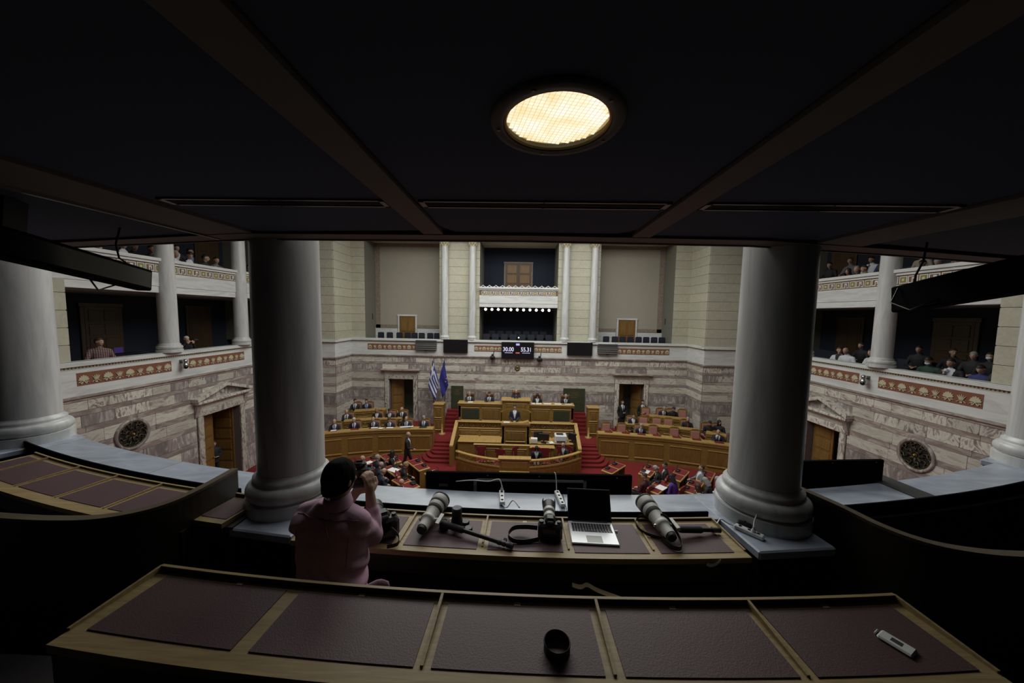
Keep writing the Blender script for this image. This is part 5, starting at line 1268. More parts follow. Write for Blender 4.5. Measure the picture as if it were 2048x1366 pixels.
# lens cases and caps
t = thing('lens_case', 'tall black lens standing upright beside the white telephoto', 'lens', (-.42, 2.29, ZD1))
q = MB(); q.lathe([(.038, 0), (.04, .004), (.04, .055), (.037, .06)], 24); q.build('base', 'rubber', t); q = MB(); q.lathe([(.035, .06), (.035, .115)], 24); q.build('barrel', 'black_plastic', t); q = MB(); q.lathe([(.034, .115), (.036, .118), (.036, .135), (.03, .14)], 24); q.build('cap', 'dark_grey', t)
t = thing('lens_converter', 'short black lens standing between the telephoto and the tall black lens', 'lens', (-.505, 2.27, ZD1))
q = MB(); q.lathe([(.033, 0), (.034, .004), (.034, .045), (.032, .048)], 24); q.build('barrel', 'rubber', t); q = MB(); q.lathe([(.031, .048), (.031, .054), (.022, .055), (.02, .050), (0, .05)], 24, cap=False); q.build('cap', 'dark_grey', t)
for (x, y, z, l) in ((-.333, 2.26, 0, 'round black lens cap on the pad, apart from the tall lens'), (-.365, 2.33, 0, 'round black lens cap behind the tall black lens')):
    t = thing('lens_cover', l, 'lens cap', (x, y, ZD1+z)); q = MB(); q.lathe([(.026, 0), (.028, .003), (.028, .014), (.025, .017)], 24); q.build('rim', 'rubber', t); q = MB(); q.lathe([(.0, .0172), (.024, .0172)], 20, cap=False); q.build('top', 'dark_grey', t)
# laptop
t = thing('laptop', 'open silver laptop with black keyboard and dark screen', 'laptop', (.525, 2.255, ZD1), -.035)
W2, D2 = .157, .122
q = MB(); q.box(-W2, W2, -D2, D2, .002, .014, 0, None, .005); q.build('base', 'aluminium', t)
q = MB(); q.box(-W2+.005, W2-.005, -D2+.003, D2, 0, .004); q.build('underside', 'black_plastic', t)
q = MB(); q.box(-.052, .052, -D2+.012, -D2+.082, .014, .0145); q.build('trackpad', 'grille_metal', t)
q = MB(); q.box(-.125, .125, D2-.012, D2-.004, .014, .0165); q.build('hinge', 'dark_grey', t)
for r in range(6):
    n = 14 if r < 5 else 10; x = -.136; h = .0085 if r == 0 else .0135
    y0 = D2-.028-(0 if r == 0 else .011+(r-1)*.0172)
    for c in range(n):
        w_ = .0165
        if r == 5: w_ = [.0165, .0165, .0165, .020, .092, .020, .0165, .0165, .0165, .0165][c]
        elif c == n-1: w_ = .272-13*.0194
        q = MB(); q.box(x, x+w_, y0-h, y0, .014, .0155); q.build('key', 'black_plastic', t); x += w_+.0029
tilt = Matrix.Translation((0, D2-.004, .014)) @ Matrix.Rotation(math.radians(-29), 4, 'X')
q = MB(); q.box(-W2, W2, 0, .006, 0, .218, 0, tilt, .002); ld = q.build('lid', 'black_plastic', t)
q = MB(); q.box(-W2+.012, W2-.012, -.0008, 0, .014, .205, 0, tilt); q.build('screen', 'screen_glass', ld)
q = MB(); q.box(W2, W2+.022, .03, .042, .004, .011, 0, None, .002); q.build('usb_stick', 'white_plastic', t)
# power strips on the ledge
def power_strip(label, p0, p1, n=4, lead=None, plug=None):
    p0, p1 = Vector(p0), Vector(p1); d = p1-p0; L = d.length; M = Matrix.Translation(p0) @ Matrix.Rotation(math.atan2(d.y, d.x), 4, 'Z')
    t = thing('power_strip', label, 'power strip'); t.matrix_basis = M
    q = MB(); q.box(0, L, -.022, .022, 0, .03, 0, None, .006); q.build('body', 'white_plastic', t)
    for k in range(n):
        q = MB(); x = L*(k+.6)/(n+.2); q.lathe([(.011, .0302), (.008, .029), (0, .029)], 12, (x, 0, .001), cap=False); q.build('socket', 'black_plastic', t)
    if lead: q = MB(); q.tube(catmull(lead), .0045, 6); q.build('lead', 'white_plastic', t, True)
    if plug:
        q = MB(); q.lathe([(.013, 0), (.013, .02), (.007, .028), (.005, .045)], 12, (plug[0][0], plug[0][1], plug[0][2])); q.build('plug', 'white_plastic', t, True)
        q = MB(); q.tube(catmull([(plug[0][0], plug[0][1], plug[0][2]+.04)]+list(plug[1:])), .0045, 6); q.build('plug_lead', 'white_plastic', t, True)
    return t
ZS = ZL+.004
power_strip('white power strip on the ledge with its lead hanging to the desk', (-.118, 2.66, ZS), (-.135, 2.86, ZS), 3, [(-.118, 2.66, ZS+.012), (-.08, 2.60, ZS+.02), (-.03, 2.52, 4.38), (.02, 2.44, 4.37)], [(-.132, 2.84, ZS+.03), (-.16, 2.87, 4.37), (-.25, 2.85, 4.36), (-.4, 2.9, 4.34), (-.55, 2.95, 4.3)])
power_strip('white power strip on the ledge between zoom lens and laptop', (.375, 2.655, ZS), (.345, 2.88, ZS), 4, [(.345, 2.88, ZS+.012), (.345, 2.92, 4.33), (.34, 2.95, 4.39), (.33, 2.97, 4.40)])
power_strip('white power strip at the foot of the thick column with black adapter', (1.62, 2.46, ZS+.004), (1.735, 2.32, ZS+.004), 3, [(1.62, 2.46, ZS+.015), (1.57, 2.47, ZS+.03), (1.5, 2.44, 4.33), (1.44, 2.38, 4.33)], [(1.69, 2.365, ZS+.03), (1.72, 2.40, 4.36), (1.80, 2.45, 4.44), (1.90, 2.42, 4.52), (2.0, 2.5, 4.56), (2.05, 2.6, 4.56)])
t = thing('power_adapter', 'black power adapter plugged into the strip by the thick column', 'adapter', (1.685, 2.455, ZS+.001)); q = MB(); q.box(-.045, .045, -.022, .022, 0, .05, 0, Matrix.Rotation(-.5, 4, 'Z'), .008); q.build('case', 'black_plastic', t); q = MB(); q.tube([(.0, .0, .05), (.02, .01, .06), (.06, .0, .04), (.08, -.02, .004)], .004, 6); q.build('cord', 'black_plastic', t)
# on the near desk
ZD2 = 4.529
t = thing('lens_hood', 'black round lens hood standing on the middle pad of the near desk', 'lens hood', (.163, 1.212, ZD2)); q = MB(); q.lathe([(.048, 0), (.050, .002), (.050, .034), (.0485, .036), (.047, .034), (.047, .002), (.048, 0)], 40, cap=False); q.build('shell', 'black_plastic', t); q = MB(); q.lathe([(.0502, .028), (.0512, .030), (.0512, .034), (.0490, .0368)], 40, cap=False); q.build('rim', 'dark_grey', t)  # lighter grey of the hood rim stands in for its highlight
t = thing('usb_modem', 'white stick modem lying on the pad at the end of the near desk', 'modem', (1.507, 1.287, ZD2), math.radians(-62)); q = MB(); q.box(-.050, .050, -.030, .030, 0, .013, 0, None, .007); q.build('body', 'white_plastic', t); q = MB(); q.box(-.016, .016, -.012, .012, .013, .0136); q.build('window', 'dark_grey', t); q = MB(); q.box(-.060, -.055, -.016, .016, .001, .011, 0, None, .003); q.build('cap', 'white_plastic', t)
def ribbon(name, label, pts, wv, mat='paper'):
    q = MB(); v = []; f = []; wv = Vector(wv)
    for p in pts: p = Vector(p); v += [p, p+wv, p+wv+Vector((0, .001, .001)), p+Vector((0, .001, .001))]
    for i in range(len(pts)-1):
        for k in range(4): f.append((4*i+k, 4*i+(k+1) % 4, 4*i+4+(k+1) % 4, 4*i+4+k))
    q.add(v, f); return tag(q.build(name, mat), label, 'paper strip')
ribbon('paper_strip', 'curled white paper strip behind the rim of the near desk', catmull([(.265, 1.50, 4.545), (.29, 1.495, 4.541), (.31, 1.495, 4.541), (.335, 1.50, 4.547), (.38, 1.475, 4.542), (.48, 1.445, 4.53)], 4), (0, .008, .014))
ribbon('paper_strip', 'white sticker strip hanging under the front edge of the laptop desk', catmull([(1.195, 2.055, 4.255), (1.22, 2.05, 4.25), (1.255, 2.05, 4.262), (1.28, 2.053, 4.283)], 4), (.002, 0, .02))
# ================================================================== people
plain('skin_a', (.46, .28, .20), .6, var=.06); plain('skin_b', (.36, .21, .15), .6, var=.06)
plain('hair_black', (.010, .009, .009), .6, var=.3, scale=120); plain('hair_brown', (.045, .026, .014), .6, var=.3, scale=120); plain('hair_grey', (.28, .28, .28), .7, var=.2, scale=120); plain('hair_white', (.52, .52, .50), .7, var=.15, scale=120); plain('hair_blond', (.26, .18, .08), .6, var=.2, scale=120)
for n_, c_ in (('suit_navy', (.012, .014, .030)), ('suit_black', (.010, .010, .012)), ('suit_char', (.022, .023, .027)), ('suit_grey', (.17, .175, .19)), ('shirt_white', (.60, .61, .66)), ('shirt_blue', (.30, .36, .52)), ('shirt_black', (.012, .012, .014)), ('cloth_maroon', (.055, .010, .018)), ('cloth_purple', (.070, .025, .21)), ('cloth_green', (.020, .06, .040)), ('cloth_blue', (.03, .04, .16)), ('cloth_beige', (.30, .25, .20)), ('shoe', (.01, .009, .008)), ('trousers', (.016, .017, .024)), ('jeans', (.035, .05, .10)), ('tie_blue', (.04, .05, .25)), ('tie_dark', (.015, .015, .03)), ('tie_red', (.25, .02, .02)), ('mask_white', (.55, .62, .70)), ('eye_dark', (.02, .015, .012)), ('lip', (.28, .12, .10))):
    plain(n_, c_, .75, var=.12, scale=25)
m_, nt, b_ = nodemat('plaid')
g_ = nd(nt, 'ShaderNodeTexCoord'); b_.inputs['Roughness'].default_value = .8
wv = nd(nt, 'ShaderNodeTexWave', Scale=7.0); wv.bands_direction = 'Z'; nt.links.new(g_.outputs['Object'], wv.inputs['Vector'])
wh = nd(nt, 'ShaderNodeTexWave', Scale=7.0); wh.bands_direction = 'X'; nt.links.new(g_.outputs['Object'], wh.inputs['Vector'])
mm = nd(nt, 'ShaderNodeMath', operation='ADD'); nt.links.new(wv.outputs['Fac'], mm.inputs[0]); nt.links.new(wh.outputs['Fac'], mm.inputs[1])
md2 = nd(nt, 'ShaderNodeMath', operation='MULTIPLY'); nt.links.new(mm.outputs[0], md2.inputs[0]); md2.inputs[1].default_value = .5
r_ = ramp(nt, [(.15, (.045, .025, .03)), (.5, (.16, .06, .06)), (.85, (.34, .27, .25))]); nt.links.new(md2.outputs[0], r_.inputs['Fac']); nt.links.new(r_.outputs[0], b_.inputs['Base Color'])

def capsule(q, p0, p1, r0, r1, n=10):
    p0, p1 = Vector(p0), Vector(p1); d = p1-p0
    if d.length < 1e-4: q.ball(p0, r0, n); return
    M = Matrix.Translation(p0) @ Vector((0, 0, 1)).rotation_difference(d.normalized()).to_matrix().to_4x4()
    L = d.length; pr = []
    for k in range(4): a = math.pi/2*(1-k/4); pr.append((r0*math.cos(a)+1e-4, -r0*math.sin(a)))
    pr.append((r0, 0)); pr.append((r1, L))
    for k in range(1, 5): a = math.pi/2*k/4; pr.append((r1*math.cos(a)+1e-4, L+r1*math.sin(a)))
    q.lathe(pr, n, (0, 0, 0), 0, M, True, True)
class Body:
    """primitives that are fused into one continuous skin; every primitive carries a region"""
    def __init__(s): s.q = MB(); s.pr = []
    def cap(s, reg, p0, p1, r0, r1, n=10):
        capsule(s.q, p0, p1, r0, r1, n); s.pr.append((reg, Vector(p0), Vector(p1), r0, r1))
    def ball(s, reg, c, r, M=None, n=14):
        s.q.ball((0, 0, 0), r, n, 0, Matrix.Translation(c) @ (M.to_4x4() if M is not None else Matrix.Identity(4)))
        rr = min(r); d = max(r)-rr; ax = Vector([1 if r[i] == max(r) else 0 for i in range(3)]); ax = (M @ ax) if M is not None else ax
        s.pr.append((reg, Vector(c)-ax*d, Vector(c)+ax*d, rr, rr))
    def loft(s, reg, secs, M, n=18):
        v = []; f = []
        for (z, rx, ry, yo) in secs:
            for k in range(n):
                a = 2*math.pi*k/n; cx, sx = math.cos(a), math.sin(a); e = .82
                v.append(M @ Vector((rx*math.copysign(abs(cx)**e, cx), yo+ry*math.copysign(abs(sx)**e, sx), z)))
        L = len(secs)
        for j in range(L-1):
            for k in range(n): f.append((j*n+k, j*n+(k+1) % n, (j+1)*n+(k+1) % n, (j+1)*n+k))
        f.append(tuple(range(n-1, -1, -1))); f.append(tuple((L-1)*n+k for k in range(n)))
        s.q.add(v, f, 0, None, True)
        for (z, rx, ry, yo) in secs: s.pr.append((reg, M @ Vector((-(rx-ry*.9), yo, z)), M @ Vector((rx-ry*.9, yo, z)), ry, ry))
    def fuse(s, name, voxel, smooth=4):
        me = s.q.mesh('tmp', 'skin_a'); o = bpy.data.objects.new('tmp', me); COL.objects.link(o)
        r = o.modifiers.new('r', 'REMESH'); r.mode = 'VOXEL'; r.voxel_size = voxel
        sm = o.modifiers.new('s', 'SMOOTH'); sm.factor = .5; sm.iterations = smooth
        dg = bpy.context.evaluated_depsgraph_get(); out = bpy.data.meshes.new_from_object(o.evaluated_get(dg)); out.name = name
        bpy.data.objects.remove(o); out.materials.clear()
        out.polygons.foreach_set('use_smooth', [True]*len(out.polygons))
        n = len(out.polygons); c = np.empty(n*3); out.polygons.foreach_get('center', c); c = c.reshape(-1, 3)
        best = np.full(n, 9e9); reg = np.zeros(n, int)
        for (rg_, a, b, r0, r1) in s.pr:
            a_, b_ = np.array(a), np.array(b); d = b_-a_; dd = max(d@d, 1e-9)
            t = np.clip(((c-a_)@d)/dd, 0, 1); ds = np.linalg.norm(c-(a_+t[:, None]*d), axis=1)-(r0+(r1-r0)*t)
            k = ds < best; best[k] = ds[k]; reg[k] = rg_
        return out, c, reg
TOP, LEG, SKIN, SHIRT, SHOE = range(5)
def hand(B, w, d, palm_n, curl=.6, r=.0125, spread=1.0, side=1, scale=1.0):
    """palm and five fingers from wrist w along d; palm faces palm_n"""
    w, d, n = Vector(w), Vector(d).normalized(), Vector(palm_n); n = (n-d*n.dot(d)).normalized(); x = d.cross(n)*side
    k = scale
    B.cap(SKIN, w, w+d*.045*k, .024*k, .026*k, 8)
    for i in range(3): B.cap(SKIN, w+d*.02*k+x*(i-1)*.018*k, w+d*.085*k+x*(i-1)*.024*k, .015*k, .014*k, 8)
    for i, (L, o) in enumerate(((.072, -1.5), (.080, -.5), (.075, .5), (.058, 1.5))):
        p = w+d*.086*k+x*o*.0205*k*spread; dirv = d
        for seg in range(3):
            a = curl*(seg+.4)*.55; dv = (d*math.cos(a*1.3)+n*math.sin(a*1.3)).normalized(); e = p+dv*L*k*(.45, .31, .26)[seg]
            B.cap(SKIN, p, e, r*k*(1-.08*seg), r*k*(.94-.08*seg), 8); p = e
    p = w+d*.025*k-x*.026*k
    t1 = p+(d*.6-x*.75+n*.25).normalized()*.042*k; t2 = t1+(d*.85-x*.2+n*.45).normalized()*.034*k
    B.cap(SKIN, p, t1, .0155*k, .0135*k, 8); B.cap(SKIN, t1, t2, .0135*k, .011*k, 8)
def head(B, H, ear=True):
    R = H.to_3x3(); P = lambda v: H @ Vector(v)
    B.ball(SKIN, P((0, .008, .02)), (.076, .095, .098), R, 18)           # skull
    B.ball(SKIN, P((0, -.028, -.045)), (.056, .062, .072), R, 16)        # jaw
    B.ball(SKIN, P((0, -.058, -.095)), (.026, .022, .020), R, 10)        # chin
    B.cap(SKIN, P((0, -.088, .012)), P((0, -.106, -.030)), .010, .014, 8)   # nose
    B.ball(SKIN, P((0, -.080, .030)), (.052, .016, .012), R, 10)         # brow
    B.ball(SKIN, P((0, -.086, -.060)), (.024, .010, .012), R, 8)         # mouth
    for s in (-1, 1):
        B.ball(SKIN, P((s*.042, -.062, -.018)), (.022, .022, .020), R, 8)
        if ear: B.ball(SKIN, P((s*.080, .012, -.008)), (.012, .022, .032), R, 8)
HAIR = {}
def hair_mesh(kind):
    if kind in HAIR: return HAIR[kind]
    q = MB(); n, m2 = (72, 44) if kind == 'full' else (20, 12); v = []; f = []
    for j in range(m2+1):
        for i in range(n):
            a = 2*math.pi*i/n; fr = -math.sin(a)              # +1 at the face
            lo = {'short': .035-.10*(-fr if fr < 0 else 0)+.03*max(fr, 0), 'side': .05-.12*(-fr if fr < 0 else 0)+.02*max(fr, 0), 'long': .06*max(fr, 0)-.20*(1-max(fr, 0))**.5, 'full': .06*max(fr, 0)**1.5-.048*(1-max(fr, 0))-.022*(-fr if fr < 0 else 0), 'bald': -.0, 'thin': .05-.11*(-fr if fr < 0 else 0)+.05*max(fr, 0)}[kind]
            hi = (.118 if kind == 'full' else .125) if kind != 'bald' else .045-.02*fr
            z = hi+(lo-hi)*(j/m2)
            zz = max(min((z-.02)/.108, .999), -.97)
            k = math.sqrt(1-zz*zz) if z > 0.0 or kind != 'long' else max(math.sqrt(1-zz*zz) if zz > -.2 else .98-.15*(zz+.2), .75)
            if kind == 'full' and z < .02: k = max(k, min(1.0, .97+.75*z))
            wob = 1+.02*math.sin(7*a+j)
            if kind == 'full': wob = 1+.05*noise.noise((6*math.cos(a), 6*math.sin(a), z*14))+.035*noise.noise((26*math.cos(a), 26*math.sin(a), z*22))
            if kind == 'bald' and fr > .55: k *= .9
            v.append((.0855*k*math.cos(a)*wob, .010+.1045*k*math.sin(a)*wob, z))
    for j in range(m2):
        for i in range(n): f.append((j*n+i, j*n+(i+1) % n, (j+1)*n+(i+1) % n, (j+1)*n+i)[::-1])
    if kind != 'bald': f.append(tuple(range(n)))
    q.add(v, f, 0, None, True); HAIR[kind] = q.mesh('hair', 'hair_black'); return HAIR[kind]
q = MB(); q.ball((0, -.0835, .008), (.011, .007, .006), 8); EYE = q.mesh('eye', 'eye_dark')
q = MB(); q.ball((0, -.094, -.060), (.022, .006, .006), 8); MOUTH = q.mesh('mouth', 'lip')
q = MB(); q.ball((0, -.062, -.045), (.062, .055, .050), 12); MASK = q.mesh('face_mask', 'mask_white')
TORSO = [(-.12, .155, .11, .0), (-.02, .170, .125, .0), (.12, .158, .118, -.005), (.28, .178, .126, .0), (.40, .192, .118, .005), (.47, .180, .095, .012), (.525, .105, .072, .018), (.56, .066, .062, .02)]
POSES = {}
def make_pose(name, seated=True, lean=6, hp=0, hy=0, hr=0, L=None, R=None, walk=0, voxel=.017, turn=0):
    B = Body(); hz = .50 if seated else .93
    T = Matrix.Translation((0, 0, hz)) @ Matrix.Rotation(math.radians(lean), 4, 'X') @ Matrix.Rotation(math.radians(turn), 4, 'Z')
    B.loft(TOP, TORSO, T)
    for s in (-1, 1): B.cap(TOP, T @ Vector((s*.09, .008, .462)), T @ Vector((s*.178, .008, .445)), .066, .070)
    B.cap(SKIN, T @ Vector((0, .02, .54)), T @ Vector((0, .005, .66)), .058, .052)
    H = T @ Matrix.Translation((0, -.012, .715)) @ Matrix.Rotation(math.radians(-lean*.6+hp), 4, 'X') @ Matrix.Rotation(math.radians(hy), 4, 'Z') @ Matrix.Rotation(math.radians(hr), 4, 'Y')
    head(B, H)
    for s, arm in ((1, L), (-1, R)):
        if arm is None: arm = ((.26, -.05, .20), (.14, -.30, .12), (-.4, -.8, -.1)) if seated else ((.25, .03, .17), (.23, -.06, -.08), (-.1, -.15, -1))
        e, w, d = arm[:3]; pn = arm[3] if len(arm) > 3 else (0, 0, -1)
        fl = lambda p: T @ Vector((s*p[0], p[1], p[2])); fd = lambda p: T.to_3x3() @ Vector((s*p[0], p[1], p[2]))
        B.cap(TOP, fl((.195, .005, .44)), fl(e), .062, .052); B.cap(TOP, fl(e), fl(w), .052, .036)
        hand(B, fl(w), fd(d), fd(pn), arm[4] if len(arm) > 4 else .8, side=s)
    for s in (-1, 1):
        if seated:
            h0 = Vector((s*.085, -.02, .49)); k = Vector((s*.12, -.43, .50)); a = Vector((s*.12, -.24, .10))
            B.cap(LEG, h0, k, .095, .066); B.cap(LEG, k, a, .064, .045); B.cap(SHOE, a-Vector((0, -.02, .05)), a+Vector((0, -.15, -.065)), .046, .036)
        else:
            sw = walk*s; h0 = Vector((s*.09, 0, .90)); k = Vector((s*.095, -.12*sw-.03*abs(walk), .49)); a = Vector((s*.09, -.26*sw+(.06 if sw < 0 else 0), .09+(.05 if sw < 0 else 0)))
            B.cap(LEG, h0, k, .094, .064); B.cap(LEG, k, a, .063, .046); B.cap(SHOE, a-Vector((0, -.02, .045)), a+Vector((0, -.17, -.055)), .045, .035)
    if not seated: B.loft(TOP, [(-.16, .168, .125, 0), (-.02, .172, .128, 0)], T)
    me, c, reg = B.fuse('person_'+name, voxel)
    Ti = np.array(T.inverted()); lc = np.c_[c, np.ones(len(c))] @ Ti.T
    z = lc[:, 2]; hw = np.clip((z-.12)/.38, 0, 1)*.092
    reg[(reg == TOP) & (lc[:, 1] < -.02) & (np.abs(lc[:, 0]) < hw) & (z > .14)] = SHIRT
    reg[(reg == SKIN) & (np.abs(lc[:, 0]) < .075) & (z > .50) & (z < .565)] = SHIRT
    for k in range(5): me.materials.append(MAT['suit_navy'])
    me.polygons.foreach_set('material_index', reg.astype(int).tolist()); me.update()
    tm = MB(); rows = [(.53, .010), (.515, .022), (.49, .016), (.40, .022), (.28, .030), (.19, .034), (.15, .004)]; v = []; f = []
    def fy(zz):
        for i in range(len(TORSO)-1):
            a, b = TORSO[i], TORSO[i+1]
            if a[0] <= zz <= b[0]: t = (zz-a[0])/(b[0]-a[0]); return (a[3]-a[2])*(1-t)+(b[3]-b[2])*t
        return -.06
    for zz, hw_ in rows: y = fy(zz)-.008; v += [(-hw_, y, zz), (hw_, y, zz), (hw_, y-.008, zz), (-hw_, y-.008, zz)]
    for i in range(len(rows)-1):
        for k in range(4): f.append((4*i+k, 4*i+(k+1) % 4, 4*i+4+(k+1) % 4, 4*i+4+k))
    tm.add(v, f, 0, T); tie = tm.mesh('tie', 'tie_dark')
    POSES[name] = (me, H, tie)
E3 = (.10, -.33, .16)
make_pose('desk', lean=10, L=((.27, -.10, .19), (.09, -.34, .20), (-.6, -.7, -.1)), R=((.27, -.10, .19), (.09, -.33, .20), (-.6, -.7, -.1)))
make_pose('read', lean=16, hp=24, L=((.28, -.08, .18), (.12, -.33, .18), (-.5, -.8, -.1)), R=((.26, -.10, .19), (.11, -.35, .18), (-.4, -.9, -.1)))
make_pose('chin', lean=12, hp=4, L=((.27, -.10, .18), (.10, -.32, .18), (-.7, -.6, 0)), R=((.20, -.26, .20), (.075, -.155, .44), (-.35, .15, 1), (0, 1, .2), 1.3))
make_pose('clasp', lean=8, L=((.24, -.20, .22), (.05, -.24, .46), (-.35, .1, 1), (-1, 0, 0), .5), R=((.24, -.20, .22), (.05, -.24, .46), (-.35, .1, 1), (-1, 0, 0), .5))
make_pose('side', lean=4, hy=38, L=((.27, -.06, .20), (.16, -.32, .16), (-.3, -.9, -.1)), R=((.27, -.10, .19), (.08, -.32, .18), (-.6, -.7, 0)))
make_pose('back', lean=-6, hp=4, hy=-12)
make_pose('point', lean=6, hy=-30, L=((.26, -.1, .2), (.1, -.3, .2), (-.6, -.7, 0)), R=((.27, -.16, .30), (.16, -.22, .56), (0, -.1, 1), (0, 1, 0), .4))
make_pose('stand', seated=False, lean=1, L=((.25, -.01, .18), (.09, -.20, .06), (-.85, -.3, -.3)), R=((.25, -.01, .18), (.09, -.19, .05), (-.85, -.3, -.3)))
make_pose('guard', seated=False, lean=0, L=((.25, -.02, .17), (.10, -.20, .14), (-.8, -.2, .1)), R=None)
make_pose('walk', seated=False, lean=4, walk=1.0, L=((.25, .06, .18), (.22, -.12, -.02), (0, -.5, -.8)), R=((.24, -.06, .18), (.20, -.27, .14), (-.2, -.9, -.2)))
make_pose('photo', lean=12, hp=2, L=((.24, -.20, .25), (.08, -.27, .60), (-.3, -.2, .9), (0, 1, 0), 1.0), R=((.24, -.20, .25), (.09, -.26, .60), (-.3, -.2, .9), (0, 1, 0), 1.0))
NP = 0
def person(label, x, y, z, rz, pose, top='suit_navy', shirt='shirt_white', tie='tie_dark', hair='short', hc='hair_black', skin='skin_a', leg=None, s=.97, mask=False, group=None):
    global NP
    me, H, tm = POSES[pose]; NP += 1
    o = link('person', me, None, Matrix.Translation((x, y, z)) @ Matrix.Rotation(math.radians(rz), 4, 'Z') @ Matrix.Diagonal((s, s, s, 1)))
    tag(o, label, 'person', group)
    for i, mname in enumerate((top, leg or ('trousers' if top.startswith('suit') is False else top), skin, shirt or top, 'shoe')):
        o.material_slots[i].link = 'OBJECT'; o.material_slots[i].material = MAT[mname]
    if hair:
        h = link('hair', hair_mesh(hair), o, H); h.material_slots[0].link = 'OBJECT'; h.material_slots[0].material = MAT[hc]
    link('eye', EYE, o, H @ Matrix.Translation((.03, 0, 0))); link('eye', EYE, o, H @ Matrix.Translation((-.03, 0, 0))); link('mouth', MOUTH, o, H)
    if mask: link('face_mask', MASK, o, H)
    if tie and shirt:
        t_ = link('tie', tm, o); t_.material_slots[0].link = 'OBJECT'; t_.material_slots[0].material = MAT[tie]
    return o
# presidium
wc = None
def presid_chair(x, y, z, lab):
    global wc
    if wc is None:
        t = thing('presidium_chair', lab, 'chair', (x, y, z)); wc = t
        q = MB(); q.box(-.25, .25, -.24, .22, .36, .42, 0, None, .02); q.build('seat', 'red_leather', t)
        q = MB(); q.box(-.23, .23, .19, .24, .42, 1.10, 0, None, .015); q.build('backrest', 'door_wood', t); q = MB(); q.box(-.18, .18, .17, .19, .55, 1.02, 0, None, .01); q.build('back_pad', 'cloth_maroon', t)
        for sx in (-.24, .24):
            q = MB(); q.lathe([(.02, 1.10), (.028, 1.13), (.012, 1.18)], 10, (sx*.92, .215, 0)); q.build('finial', 'oak', t)
            for sy in (-.2, .2): q = MB(); q.box(sx-.02, sx+.02, sy-.02, sy+.02, 0, .36); q.build('leg', 'oak', t)
            q = MB(); q.box(sx-.025, sx+.025, -.2, .2, .62, .66, 0, None, .01); q.build('armrest', 'oak', t)
    else: dup(wc, (x, y, z), 0, lab)
for (x, z, pose, hr, hc, lab, tie, top) in ((-2.64, .42, 'chin', 'thin', 'hair_grey', 'presidium member nearest the flags, hand raised to his chin', 'tie_dark', 'suit_char'), (-1.58, .42, 'chin', 'short', 'hair_black', 'presidium member in glasses and blue tie beside the raised chair', 'tie_blue', 'suit_navy'), (-.15, .58, 'clasp', None, 'hair_grey', 'bald chairman with clasped hands on the raised middle of the presidium', None, 'suit_navy'), (.98, .42, 'read', 'long', 'hair_black', 'woman with long dark hair reading at the presidium', None, 'suit_black'), (2.48, .42, 'read', 'thin', 'hair_grey', 'presidium member at the far desk end, looking down', 'tie_dark', 'suit_black')):
    person(lab, x, 18.02, z, 0, pose, top, 'shirt_white' if 'chairman' not in lab else 'suit_navy', tie, hr, hc); presid_chair(x, 18.06, z, 'carved oak chair with red pad under the '+lab.split(',')[0].split(' reading')[0].split(' with ')[0].split(' in glasses')[0].split(' away')[0])
m = MB(); m.box(-.9, .65, 16.3, 17.3, -.5, -.36); struct('floor_rostrum', m, 'carpet_red')
person('man in dark suit and open white shirt standing at the speaker rostrum', -.19, 16.62, -.36, 0, 'stand', 'suit_navy', 'shirt_white', None, 'short', 'hair_black', s=.985)
# ministers, front bench on the flag side (front row, from the marble pier)
for (x, y, pose, hr, hc, lab, tie, shirt) in ((-8.78, 16.0, 'desk', 'bald', 'hair_grey', 'minister in dark suit and blue tie next to the marble pier', 'tie_blue', 'shirt_white'), (-7.98, 16.3, 'desk', 'side', 'hair_white', 'white haired minister in navy suit and blue tie', 'tie_blue', 'shirt_white'), (-7.12, 16.5, 'desk', 'bald', 'hair_grey', 'balding minister with dark tie reading documents, third from the pier', 'tie_dark', 'shirt_white'), (-6.34, 16.6, 'read', 'short', 'hair_brown', 'minister with dark hair bent over a document, fourth from the pier', 'tie_dark', 'shirt_white'), (-5.55, 16.72, 'desk', None, 'hair_grey', 'bald minister behind a spread of white papers', 'tie_dark', 'shirt_white'), (-4.72, 16.8, 'side', 'side', 'hair_grey', 'minister with head turned at the bench end by the red stairs', 'tie_dark', 'shirt_white')):
    y -= .17
    person(lab, x, y, -.55, -3*(x+6), pose, 'suit_navy' if 'white haired' in lab else 'suit_char', shirt, tie, hr, hc, s=.96); pink(x, y+.02, -.55, math.pi-.05*(x+6), 'oak chair with pink pad under the '+lab.split(' with ')[0].split(' in ')[0]+(' by the stairs' if 'stairs' in lab else ''), 'occupied oak chairs of the ministers')
for (x, y, z, pose, hr, hc, lab, tie, top) in ((-8.72, 17.0, -.35, 'chin', 'bald', 'hair_grey', 'balding man resting his chin, alone at the end of the second row', 'tie_dark', 'suit_navy'), (-7.32, 17.35, -.35, 'desk', 'long', 'hair_blond', 'fair haired woman in black in the second row behind the ministers', None, 'suit_black'), (-6.68, 17.45, -.35, 'read', 'short', 'hair_black', 'woman in grey jacket with short black hair reading in the second row', None, 'suit_char'), (-6.1, 17.55, -.35, 'point', None, 'hair_grey', 'bald man with raised hand before the open door', 'tie_dark', 'suit_black'), (-8.9, 18.2, -.15, 'side', 'short', 'hair_black', 'man in dark suit at the back bench with head turned', 'tie_dark', 'suit_char'), (-8.3, 18.3, -.15, 'desk', 'short', 'hair_black', 'man in navy suit and blue shirt at the back bench', 'tie_blue', 'suit_navy')):
    y -= .12
    person(lab, x, y, z, -3*(x+6), pose, top, 'shirt_blue' if 'blue shirt' in lab else 'shirt_white', tie, hr, hc, s=.95); pink(x, y+.02, z, math.pi, 'oak chair with pink pad under the '+' '.join(lab.split()[:6]), 'occupied oak chairs in the rear rows')
